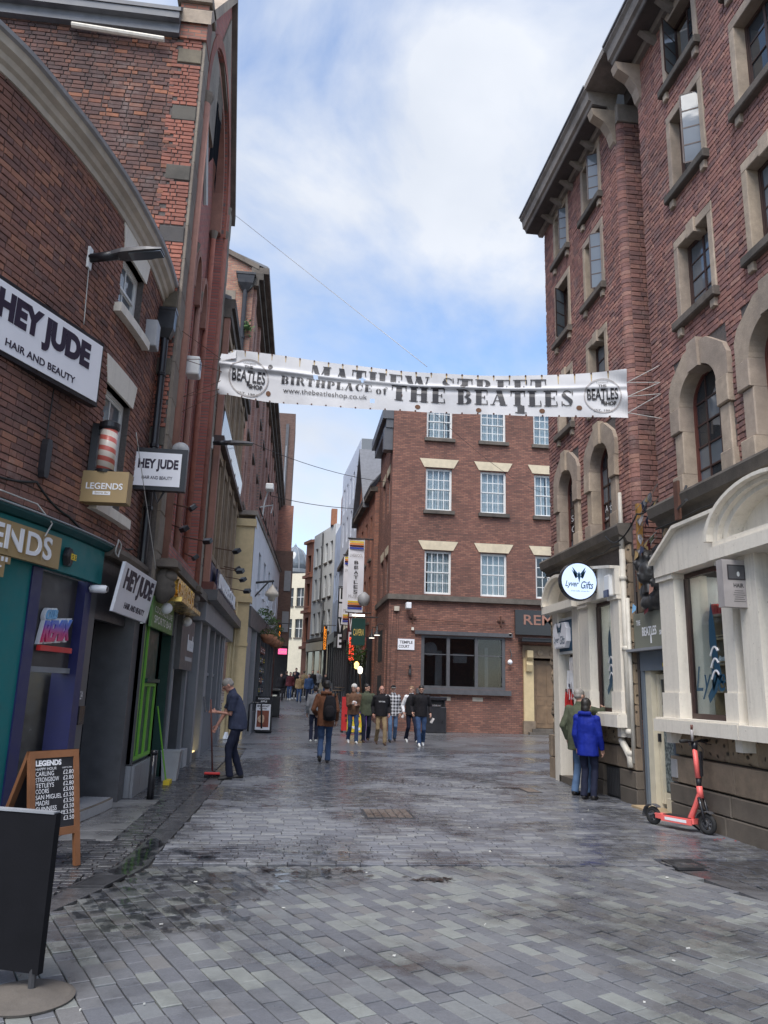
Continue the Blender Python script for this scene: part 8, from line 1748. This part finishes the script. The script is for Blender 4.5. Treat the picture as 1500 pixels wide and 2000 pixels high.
m = MB(); m.tube([FR.pt(9.9, 4.55, .1), FR.pt(9.9, 4.2, .25), FR.pt(9.1, 4.12, .55)], .018, 6); fb_ = m.build('wall_bracket', 'iron', None, False, 'old iron bracket below the string course above the cream gable', 'bracket'); m = MB(); m.wbox(FR, 9.84, 9.96, 4.05, 4.6, .23, .27); m.build('plate', 'rust', fb_)
m = MB(); m.bevbox(5.18, 5.34, 12.2, 12.42, 3.25, 3.62, .03); cz = m.build('alarm_box', 'white_frame', None, label='white and navy alarm box at the corner of the far gift window', cat='alarm box'); m = MB(); m.box(5.16, 5.18, 12.22, 12.4, 3.24, 3.36); m.build('navy_base', 'navy_panel', cz)
# garments hanging in the gift doorway
hang = empty('hanging_garments', (5.3, 14.7, 1.4), 'red and white souvenir aprons hanging in the gift-shop doorway', 'garment')
for (u, z0, z1, w_, mt) in ((14.82, 1.15, 1.75, .26, 'red'), (14.70, 1.55, 2.1, .24, 'white_cloth'), (14.62, 2.05, 2.35, .14, 'paper')):
    m = MB(); n = 10; m.loft([[FR.pt(u-w_*(1-.35*t)+2*w_*(1-.35*t)*i/n, z0+(z1-z0)*t, .08+.04*math.sin(i*1.9+t*2)) for i in range(n+1)] for t in (0, .3, .6, 1)], close=False); m.build('cloth', mt, hang, True)
for i in range(5): m = MB(); c = FR.pt(14.55+.09*i, 1.62+.1*(i % 3), .125); m.box(c.x-.002, c.x+.002, c.y-.03, c.y+.04, c.z-.03, c.z+.03); m.build('print', ['red', 'black_letter', 'navy_panel', 'red', 'charcoal'][i], hang)
# ================================================================== E-SCOOTER
sco = empty('electric_scooter', (5.3, 10.4, 0), 'coral red electric scooter parked by the stone plinth on the right', 'scooter')
o0 = Vector((5.19, 9.52, 0)); dirv = Vector((-.44, .90, 0)).normalized()    # from the front wheel to the rear wheel
sv = Vector((-dirv.y, dirv.x, 0))
def S(a, z, b=0.0): return o0+dirv*a+sv*b+Vector((0, 0, z))
def wheel(c, r_, par):
    m = MB(); n = 28; k_ = 10; rings = []
    for i in range(n+1):
        a = 2*math.pi*i/n; ctr = c+dirv*math.cos(a)*(r_-.03)+Vector((0, 0, math.sin(a)*(r_-.03))); rd = (dirv*math.cos(a)+Vector((0, 0, math.sin(a))))
        rings.append([ctr+rd*.03*math.cos(2*math.pi*j/k_)+sv*.027*math.sin(2*math.pi*j/k_) for j in range(k_)])
    m.loft(rings, True, False); w_ = m.build('wheel', 'rubber', par, True)
    m = MB()
    for i in range(6): a = 2*math.pi*i/6; m.tube([c, c+dirv*math.cos(a)*(r_-.05)+Vector((0, 0, math.sin(a)*(r_-.05)))], [.018, .012], 6)
    rr = []
    for i in range(n+1): a = 2*math.pi*i/n; rr.append([c+(dirv*math.cos(a)+Vector((0, 0, math.sin(a))))*(r_-.058)+q for q in (sv*.018+dirv*0, sv*-.018, sv*-.018+(dirv*math.cos(a)+Vector((0, 0, math.sin(a))))*.012, sv*.018+(dirv*math.cos(a)+Vector((0, 0, math.sin(a))))*.012)])
    m.loft(rr, True, False); m.tube([c-sv*.04, c+sv*.04], .035, 10); m.build('rim', 'grey_dark', w_, False); return w_
wheel(S(0, .125), .125, sco); wheel(S(.80, .115), .115, sco)
m = MB(); m.loft([[S(a, z, b*w_) for z, b in ((.10, -1), (.16, -1), (.16, 1), (.10, 1))] for a, w_ in ((.16, .05), (.2, .075), (.58, .08), (.68, .06), (.74, .045))]); m.build('deck', 'coral', sco)
m = MB(); m.loft([[S(a, z, b*.065) for z, b in ((.161, -1), (.168, -1), (.168, 1), (.161, 1))] for a in (.2, .6)]); m.build('grip_mat', 'rubber', sco)
for sg in (-1, 1):
    m = MB(); m.loft([[S(a, z, sg*q) for z, q in ((.085, .07), (.155, .07), (.155, .086), (.085, .086))] for a in (.17, .62)]); sd_p = m.build('side_rail', 'coral', sco); m = MB(); m.loft([[S(a, z, sg*q) for z, q in ((.105, .0865), (.14, .0865), (.14, .0885), (.105, .0885))] for a in (.24, .56)]); m.build('white_label', 'white_letter', sd_p)
m = MB(); m.tube([S(.24, .15), S(.15, .32), S(.085, .46)], [(.05, .036), (.045, .034), (.045, .036)], 10); m.build('down_tube', 'coral', sco, False)
m = MB(); m.tube([S(.075, .42), S(.085, .56)], [.042, .036], 12); m.build('head_tube', 'coral', sco, True)
m = MB(); m.tube([S(.085, .555), S(.093, .66)], .03, 12); m.build('stem_joint', 'black_paint', sco, True)
m = MB(); m.tube([S(.093, .655), S(.12, 1.0)], [(.042, .034), (.036, .03)], 12); m.build('stem', 'coral', sco, True)
m = MB(); m.loft([[S(a+.1, z, b) for a, b in ((-.075, -.014), (-.05, -.014), (-.05, .014), (-.075, .014))] for z in (.68, .98)]); m.build('battery_cover', 'black_paint', sco)
m = MB(); m.loft([[S(.11+a, z, b) for a, b in ((-.01, -.036), (.012, -.036), (.012, -.04), (-.01, -.04))] for z in (.74, .9)]); m.build('white_label', 'white_letter', sco)
m = MB(); m.tube([S(.12, .99), S(.122, 1.08)], [.034, .042], 10); m.bevbox(0, 0, 0, 0, 0, 0, 0) if False else None; m.build('cockpit', 'black_paint', sco, True)
m = MB(); m.tube([S(.122, 1.10, -.24), S(.12, 1.10, -.1), S(.12, 1.08, 0), S(.12, 1.10, .1), S(.122, 1.10, .24)], .016, 8); m.build('handlebar', 'black_paint', sco, True)
for sg in (-1, 1): m = MB(); m.tube([S(.122, 1.10, sg*.14), S(.122, 1.10, sg*.27)], .022, 10); m.build('grip', 'rubber', sco, True); m = MB(); m.tube([S(.12, 1.09, sg*.13), S(.06, 1.07, sg*.17), S(.03, 1.06, sg*.22)], .006, 5); m.build('brake_lever', 'black_paint', sco)
m = MB(); m.tube([S(.10, 1.10, .06), S(.098, 1.24, .065)], .018, 8); m.build('beacon', 'photo_grey', sco, True); m = MB(); m.tube([S(.098, 1.24, .065), S(.094, 1.30, .066)], .016, 8); m.build('phone_holder', 'oxide_red', sco, True)
for sg in (-1, 1): m = MB(); m.tube([S(.07, .43, sg*.045), S(.03, .28, sg*.05), S(0, .125, sg*.045)], [.02, .018, .014], 8); m.build('fork_leg', 'black_paint', sco, True); m = MB(); m.tube([S(.05, .38, sg*.052), S(.035, .30, sg*.052)], .012, 6); m.build('shock_spring', 'chrome', sco)
for c, r_, a0, a1 in ((S(0, .125), .145, 20, 120), (S(.80, .115), .14, -10, 130)):
    m = MB(); m.loft([[c+dirv*math.cos(R(a))*r_+Vector((0, 0, math.sin(R(a))*r_))+sv*b for b in (-.045, .045)]+[c+dirv*math.cos(R(a))*(r_+.006)+Vector((0, 0, math.sin(R(a))*(r_+.006)))+sv*b for b in (.045, -.045)] for a in range(a0, a1+1, 10)]); m.build('mudguard', 'grey_dark', sco)
m = MB(); m.tube([S(.74, .16, .05), S(.82, .13, .055)], .02, 6); m.build('axle_cover', 'chrome', sco); m = MB(); m.tube([S(.3, .09, -.08), S(.26, .005, -.2)], .012, 6); m.build('kick_stand', 'black_paint', sco)
m = MB(); m.tube([S(.11, 1.08, -.05), S(.04, 1.0, -.06), S(.05, .8, -.04), S(.08, .6, -.035)], .006, 5); m.build('brake_cable', 'cable', sco)
random.seed(2); lt = MB()
for i in range(6): x, y_ = 5.2+random.gauss(0, .12), 9.25+random.gauss(0, .1); lt.box(x-.009, x+.009, y_-.006, y_+.006, .006, .010)
lt.build('litter_scraps', 'red', None, label='red and white wrapper scraps on the pavement beside the scooter', cat='litter', kind='stuff')
# ================================================================== BOARDS AND BINS
# chalkboard A-frame
ch = empty('chalkboard', (-2.1, 8.1, 0), 'wooden A-frame chalkboard with LEGENDS drink prices on the left pavement', 'chalkboard')
ca, cb_ = Vector((-2.115, 7.33, 0)), Vector((-1.80, 7.74, 0)); FA = Frame((ca.x, ca.y), cb_-ca, (1, 1)); FA.n = Vector((FA.d.y, -FA.d.x, 0)); CW = (cb_-ca).length
KS = .90
def lean_(u, z, d): return FA.pt(u, z*KS, d-.20*z/1.1)
def back_(u, z, d): return FA.pt(u, z*KS, -.62+.42*z/1.1-d)
def lb(fn, u0, u1, z0, z1, d0, d1, nm, mt, par): m = MB(); m.hexa([fn(u0, z0, d0), fn(u1, z0, d0), fn(u1, z0, d1), fn(u0, z0, d1), fn(u0, z1, d0), fn(u1, z1, d0), fn(u1, z1, d1), fn(u0, z1, d1)]); return m.build(nm, mt, par)
for fn in (lean_, back_):
    for u in (0, CW-.055): lb(fn, u, u+.055, 0, 1.10, -.02, .02, 'leg', 'wood', ch)
    lb(fn, .055, CW-.055, 1.03, 1.10, -.018, .018, 'rail', 'wood', ch); lb(fn, .055, CW-.055, .30, .37, -.018, .018, 'rail', 'wood', ch)
bo_ = lb(lean_, .055, CW-.055, .37, 1.03, -.01, .006, 'slate_panel', 'black_paint', ch); lb(back_, .055, CW-.055, .37, 1.03, -.01, .006, 'slate_panel', 'black_paint', ch)
def ctext(t_, u0, u1, z0, z1, bo=0.0): m = MB(); fit_text(m, t_, lambda u, z, d: lean_(u*CW/.70, z, .009), u0, u1, z0, z1, bo); m.build('chalk_lettering', 'white_letter', bo_)
ctext('LEGENDS', .09, .45, .955, 1.01, .05); ctext('HAPPY HOUR', .09, .38, .915, .94); ctext('11AM TO 7PM', .46, .60, .92, .935)
for i, (a, p_) in enumerate((('CARLING', '£2.80'), ('STRONGBOW', '£2.80'), ('TETLEYS', '£2.80'), ('COORS', '£3.00'), ('SAN MIGUEL', '£3.50'), ('MADRI', '£3.50'), ('GUINNESS', '£3.50'), ('JOHN SMITHS', '£3.50'), ('APEROL', '£3.50'))):
    z = .862-.054*i; ctext(a, .09, .09+.036*len(a), z, z+.042); ctext(p_, .475, .625, z+.004, z+.044)
# round-base pavement sign in the near corner, seen from behind
paint('black_matt', (.007, .007, .009), .75, .2, dirt=.1, spec=.15)
ps_ = empty('pavement_sign', (-1.27, 4.62, 0), 'black swinging pavement sign on a round base in the near left corner', 'sign')
m = MB(); m.lathe((-1.27, 4.62, 0), [(0, 0), (.24, 0), (.245, .012), (.22, .022), (.06, .05), (0, .05)], 36); m.build('round_base', 'stone_dark', ps_)
FV = Frame((-1.22, 4.62), (-1, .38), (.38, 1)); FV.n = Vector((-.35, -.93, 0))
m = MB(); m.tube([(-1.245, 4.625, .03), (-1.25, 4.63, .14)], .02, 8); m.build('post', 'iron', ps_)
slab('board', 0, .62, .12, .90, -.02, .02, 'black_matt', ps_, FV); slab('frame_edge', -.012, 0, .115, .905, -.022, .022, 'black_matt', ps_, FV); slab('top_edge', 0, .62, .90, .912, -.025, .025, 'lead', ps_, FV)
for z in (.42, .52, .62): slab('sticker', .44, .50, z, z+.06, .021, .024, 'photo_grey' if z < .6 else 'brown_print', ps_, FV)
# breakfast A-board
ab_ = empty('breakfast_board', (-.95, 29.2, 0), 'black A-board with breakfast poster standing behind the sweeper', 'sign')
FE = Frame((-1.22, 29.2), (1, -.1), (-.1, -1)); FE.d *= .86; slab('frame', 0, .72, .05, 1.30, -.03, .02, 'black_paint', ab_, FE); slab('poster', .05, .67, .12, 1.02, .021, .025, 'white_sign', ab_, FE); slab('food_photo', .11, .61, .22, .80, .026, .028, 'brown_print', ab_, FE)
m = MB(); m.ball(FE.pt(.36, .5, .028), (.19, .006, .15), 16, 10); m.build('plate', 'cream_print', ab_)
for t_, a, b, z0, z1, mt, d in (("FLANAGAN'S", .12, .60, 1.19, 1.25, 'white_letter', .022), ('APPLE', .22, .50, 1.09, 1.15, 'white_letter', .022), ('BREAKFAST', .10, .62, .92, .99, 'black_letter', .027), ('GOOD FOOD', .18, .50, .84, .89, 'black_letter', .027)): m = MB(); fit_text(m, t_, lambda u, z, q: FE.pt(u, z, d), a, b, z0, z1, .03); m.build('lettering', mt, ab_)
m = MB(); m.hexa([FE.pt(.02, 0, -.4), FE.pt(.70, 0, -.4), FE.pt(.70, 0, -.37), FE.pt(.02, 0, -.37), FE.pt(.02, 1.28, -.06), FE.pt(.70, 1.28, -.06), FE.pt(.70, 1.28, -.03), FE.pt(.02, 1.28, -.03)]); m.build('back_leaf', 'black_paint', ab_)
def litter_bin(x, y, z, label, w_=.36, h=1.15):
    r_ = empty('litter_bin', (x, y, z), label, 'litter bin'); m = MB(); m.bevbox(x-w_, x+w_, y-w_*.8, y+w_*.8, z, z+h*.72, .03); m.build('body', 'black_paint', r_); m = MB(); m.box(x-w_*.85, x+w_*.85, y-w_*.6, y+w_*.6, z+h*.72, z+h*.9); m.build('opening', 'room_dark', r_); m = MB(); m.bevbox(x-w_*1.05, x+w_*1.05, y-w_*.85, y+w_*.85, z+h*.9, z+h, .03); m.build('lid', 'black_gloss', r_)
    for sx_ in (-1, 1): m = MB(); m.box(x+sx_*w_*.85-.03, x+sx_*w_*.85+.03, y-w_*.75, y+w_*.75, z+h*.72, z+h*.9); m.build('corner_post', 'black_paint', r_)
    slab('ashtray', -.18, .18, z+h*.73, z+h*.78, 0, .03, 'chrome', r_, Frame((x, y-w_*.8), (1, 0), (0, -1)))
litter_bin(6.0, 32.3, 0, 'black litter bin against the brown brick wall beside the two men', .42, 1.45); litter_bin(-.78, 39.0, gz(39), 'black litter bin by the dark pub windows on the left', .34, 1.3)
# broom of the sweeper
bt_ = swW(J['wl']+Vector((0, .08, 0))); bb = Vector((-1.30, 14.75, .04)); m = MB(); m.tube([bt_+(bt_-bb).normalized()*.22, bb+Vector((0, 0, .08))], .014, 8); bro = m.build('broom', 'oxide_red', None, True, 'long-handled broom with red head held by the sweeping man', 'broom')
m = MB(); m.bevbox(bb.x-.14, bb.x+.14, bb.y-.04, bb.y+.04, .06, .10, .012); m.build('head', 'red', bro); m = MB()
random.seed(4)
for i in range(90): x = bb.x-.135+.27*random.random(); y_ = bb.y-.035+.07*random.random(); m.tube([(x, y_, .06), (x+random.uniform(-.03, .03), y_+random.uniform(-.02, .02), .003)], .004, 3)
m.build('bristles', 'black_cloth', bro)
# ================================================================== FURTHER DOWN THE STREET
def vflag(label, x0, x1, y, z0, z1, par=None):
    F = Frame((x0, y), (1, .05), (.05, -1)); w_ = x1-x0; m = MB(); n = 12
    m.loft([[F.pt(w_*i/6, z0+(z1-z0)*t/n, .03*math.sin(t*.9+i*.4)) for i in range(7)] for t in range(n+1)], close=False); o = m.build('museum_flag', 'white_sign', None, True, label, 'flag')
    for zt in (z1-.55, z0+.15):
        for i, c in enumerate(('yellow', 'orange', 'maroon_cloth', 'sign_blue')): slab('stripe', .05, w_-.05, zt+.34-.11*i, zt+.42-.11*i, .035, .045, c, o, F)
    for i, ch_ in enumerate('BEATLES'): h = (z1-z0-2.0)/7; zc = z1-1.15-h*i; m = MB(); fit_text(m, ch_, lambda u, z, q: F.pt(u, z, .05), w_*.38, w_*.64, zc-h*.66, zc, .02); m.build('lettering', 'charcoal', o)
    for t_, zc in (('LIVERPOOL', z1-.95), ('MUSEUM', z0+.72)): m = MB(); fit_text(m, t_, lambda u, z, q: F.pt(u, z, .05), w_*.1, w_*.9, zc, zc+.16, .0); m.build('lettering', 'photo_grey', o)
    m = MB(); m.tube([F.pt(-.05, z1, 0), F.pt(w_+.9, z1, 0)], .04, 6); m.tube([F.pt(-.05, z0, 0), F.pt(w_+.9, z0, 0)], .03, 6); m.build('pole', 'iron', o); return o
vflag('white BEATLES MUSEUM flag, nearer of the two hanging in the far street', 2.58, 3.40, 38.4, 5.4, 9.15); vflag('white BEATLES MUSEUM flag, farther and partly hidden of the two', 2.62, 3.42, 42.5, 5.1, 9.0)
def hang_sign(label, x0, x1, y, z0, z1, mt, txt=None, tm='gold', vert=False):
    F = Frame((0, y), (1, 0), (0, -1)); o = slab('hanging_sign', x0, x1, z0, z1, -.06, .04, mt, None, F); tag(o, label, 'sign')
    m = MB(); m.tube([F.pt(x0, z1+.06, 0), F.pt(x1+.6, z1+.06, 0)], .03, 6); m.build('bracket', 'iron', o)
    if txt and not vert: m = MB(); fit_text(m, txt, lambda u, z, q: F.pt(u, z, .045), x0+.08, x1-.08, z0+(z1-z0)*.35, z0+(z1-z0)*.6, .02); m.build('lettering', tm, o)
    if txt and vert:
        h = (z1-z0-.1)/len(txt)
        for i, c in enumerate(txt): m = MB(); fit_text(m, c, lambda u, z, q: F.pt(u, z, .045), x0+.06, x1-.06, z1-.08-h*(i+.85), z1-.05-h*i, .03); m.build('lettering', tm, o)
    return o
g1 = hang_sign('dark green pub sign with gold letters below the museum flags', 2.72, 3.36, 36.2, 3.66, 4.92, 'green_dark', 'CAVERN'); slab('sign_light', 2.72, 3.3, 5.0, 5.08, -.05, .08, 'lamp_white', g1, Frame((0, 36.1), (1, 0), (0, -1)))
hang_sign('orange vertical bar sign in the far street', 2.12, 2.42, 55, 4.3, 6.0, 'room_dark', 'LENNONS', 'neon_orange', True); hang_sign('black vertical LIVE MUSIC sign under the flags', 2.5, 2.85, 44.5, 3.8, 7.4, 'room_dark', 'LIVE', 'white_letter', True); hang_sign('second black vertical sign beside the LIVE MUSIC sign', 2.95, 3.25, 42.2, 3.9, 7.0, 'maroon_cloth', 'LIVE', 'white_letter', True); hang_sign('glowing red neon sign by the pub door', 2.95, 3.2, 40.5, 3.1, 4.3, 'neon_red'); hang_sign('small orange sign over the left doorway of the far street', -.95, -.72, 50, 4.6, 5.6, 'room_dark', 'BAR', 'neon_orange', True)
for (x, y, z, l_) in ((3.1, 37.2, 2.6, 'warm glowing lantern beside the pub door'), (3.35, 38.0, 2.4, 'small white lamp right of the warm lantern')): m = MB(); m.lathe((x, y, z), [(.03, 0), (.1, .05), (.12, .25), (.05, .34), (0, .36)], 10); m.build('wall_lantern', 'lamp_warm' if x < 3.2 else 'lamp_white', None, False, l_, 'lantern')
for (x, y, z, l_) in ((3.75, 34.6, 4.05, 'hooded wall lamp on the side of the brown brick building, nearer'), (3.72, 36.6, 4.05, 'hooded wall lamp on the side of the brown brick building, farther')):
    m = MB(); m.lathe((x, y, z), [(.16, 0), (.15, .05), (.05, .2), (.03, .4), (0, .4)], 14); o = m.build('wall_lamp', 'iron', None, True, l_, 'lamp'); m = MB(); m.lathe((x, y, z-.01), [(0, 0), (.13, 0), (.13, .012), (0, .012)], 14); m.build('bulb', 'lamp_white', o); m = MB(); m.tube([(x, y, z+.38), (x+.05, y, z+.5), (x+.3, y, z+.5)], .02, 6); m.build('arm', 'iron', o)
m = MB(); m.lathe((3.3, 36.8, 5.55), [(0, 0), (.2, .05), (.3, .25), (.28, .5), (.1, .66), (0, .7)], 14); m.build('globe_lamp', 'grey_light', None, True, 'round frosted globe lamp beside the pub sign bracket', 'lamp')
# pub lamp with scrolled bracket on the painted pub
plm = MB(); plm.tube([(-1.5, 27.0, 5.15), (-.75, 27.0, 5.25)], .04, 6); plm.tube([(-1.5, 27.0, 4.55), (-.95, 27, 5.2)], .03, 6); plm = plm.build('pub_lantern', 'iron', None, False, 'white hanging lantern on a bracket above the flower baskets', 'lamp')
m = MB(); m.lathe((-.80, 27.0, 4.62), [(.02, .5), (.08, .4), (.22, .22), (.24, .12), (.14, .06), (.12, -.04), (.03, -.08), (0, -.08)], 16); m.build('shade', 'cornice_cream', plm, True); m = MB(); m.tube([(-.8, 27, 5.24), (-.8, 27, 5.1)], .02, 6); m.build('hanger', 'iron', plm)
paint('moss', (.07, .085, .03), .9, .3); paint('flower_pink', (.5, .2, .25), .8, .2)
def foliage(c, r_, n, size, mat, par, name='foliage', squash=1.0):
    m = MB()
    for i in range(n):
        while True:
            a = Vector((random.uniform(-1, 1), random.uniform(-1, 1), random.uniform(-1, 1)))
            if .25 < a.length < 1: break
        p = Vector(c)+Vector((a.x*r_, a.y*r_, a.z*r_*squash)); d_ = Vector((random.uniform(-1, 1), random.uniform(-1, 1), random.uniform(-.6, .8))).normalized()*size*random.uniform(.6, 1.3); e_ = d_.orthogonal().normalized()*size*.4; e_.rotate(Matrix.Rotation(random.uniform(0, 6.28), 3, d_.normalized())); m.poly([p-d_, p+e_-d_*.1, p+d_, p-e_-d_*.1])
    return m.build(name, mat, par)
random.seed(14)
for i, (u, z) in enumerate(((3.5, 3.45), (5.3, 3.5), (7.2, 3.5), (9.4, 3.55))):
    c = FP.pt(u, z, .36); m = MB(); m.lathe(c, [(0, -.26), (.14, -.22), (.23, -.08), (.26, .06), (.24, .07), (0, .02)], 14); hb2 = m.build('hanging_basket', 'terracotta', None, True, ['nearest', 'second', 'third', 'farthest'][i]+' of four hanging flower baskets along the dark pub front', 'hanging basket', 'hanging flower baskets of the pub')
    foliage(c+Vector((0, 0, .12)), .30, 170, .055, 'moss', hb2, squash=.6); foliage(c+Vector((0, 0, .2)), .26, 24, .04, 'flower_pink', hb2, 'blooms', .5)
    for a in range(3): m = MB(); m.tube([c+Vector((.24*math.cos(a*2.1), .24*math.sin(a*2.1), .06)), c+Vector((0, 0, .75))], .008, 4); m.build('chain', 'iron', hb2)
pl_ = empty('planter_greenery', (3.2, 38.5, 3.2), 'bushy green climber over the pub door under the flags', 'plant'); random.seed(15); foliage((3.15, 38.2, 3.6), .55, 520, .07, 'leaf_green', pl_, squash=1.1); foliage((3.3, 38.9, 3.1), .5, 300, .07, 'moss', pl_); m = MB(); m.tube([(3.6, 38.6, .6), (3.4, 38.5, 2.2), (3.25, 38.4, 3.4)], [.04, .03, .015], 6); m.build('stem', 'wood', pl_)
ivy = empty('roof_greenery', (-1.2, 31, 4.3), 'scruffy greenery trailing along the fascia above the hanging baskets', 'plant'); random.seed(16)
for i in range(7): foliage(FP.pt(3.0+1.3*i, 4.3+.08*math.sin(i*2), .22), .3, 90, .06, 'moss' if i % 2 else 'leaf_green', ivy, squash=.5)
# deck boards, windbreaks and tables outside the right-hand pubs
for i, (x, y, mt, l_) in enumerate(((2.05, 30.8, 'red', 'red and yellow menu board standing left of the group'), (2.45, 31.2, 'purple', 'purple painted board standing behind the man in beanie'), (2.2, 29.8, 'yellow', 'lime and yellow A-board low behind the man in beanie'))):
    F = Frame((x, y), (1, .1), (.1, -1)); o = slab('menu_board', 0, .62, .08, (1.35, 1.15, .75)[i], -.04, .02, mt, None, F); tag(o, l_, 'sign'); slab('leg', .02, .08, 0, .08, -.3, .02, 'black_paint', o, F); slab('leg', .54, .60, 0, .08, -.3, .02, 'black_paint', o, F)
    random.seed(i+40)
    for j in range(9): a, b = random.uniform(.05, .4), random.uniform(.15, (1.2, 1.0, .6)[i]); slab('painted_motif', a, a+random.uniform(.08, .2), b, b+random.uniform(.04, .12), .021+.0006*j, .024+.0006*j, random.choice([['orange', 'yellow', 'maroon_cloth'], ['pink', 'sky_blue', 'sign_blue'], ['green_lime', 'white_letter', 'orange']][i]), o, F)
for i in range(3):
    x, y = 2.3+.35*i, 41+3.2*i; t = empty('pub_table', (x, y, gz(y)), ['nearest', 'middle', 'farthest'][i]+' dark pub table outside the right-hand bars', 'table', 'pub tables in the far street'); m = MB(); m.lathe((x, y, gz(y)+1.0), [(0, 0), (.3, 0), (.3, .04), (0, .04)], 16); m.build('top', 'wood_door', t); m = MB(); m.tube([(x, y, gz(y)), (x, y, gz(y)+1.0)], .04, 8); m.build('stem', 'iron', t); m = MB(); m.lathe((x, y, gz(y)), [(0, 0), (.22, 0), (.2, .03), (0, .04)], 14); m.build('base', 'iron', t)
m = MB(); m.tube([(-.9, 27.6, 6.1), (-1.0, 27.6, 6.9)], .03, 6); m.tube([(-1.5, 27.6, 7.4), (-1.0, 27.6, 6.9), (-.9, 27.5, 7.9)], .03, 6); 
m = MB(); P_ = FP.pt(1.2, 7.4, .1); m.tube([P_, P_+Vector((.05, 0, .6)), P_+Vector((.15, 0, 1.0))], .03, 6); m.tube([P_+Vector((-.1, 0, .4)), P_+Vector((.35, 0, .5)), P_+Vector((.3, 0, .2))], .025, 6); pc = m.build('cctv_mast', 'grey_light', None, False, 'grey camera mast on the corner of the painted pub roof', 'camera mast'); m = MB(); q = P_+Vector((.2, -.1, 1.1)); m.bevbox(q.x-.14, q.x+.14, q.y-.2, q.y+.2, q.z-.1, q.z+.12, .03); m.build('camera', 'white_frame', pc)

for o in list(TS.collection.objects): bpy.data.objects.remove(o)
bpy.data.scenes.remove(TS)
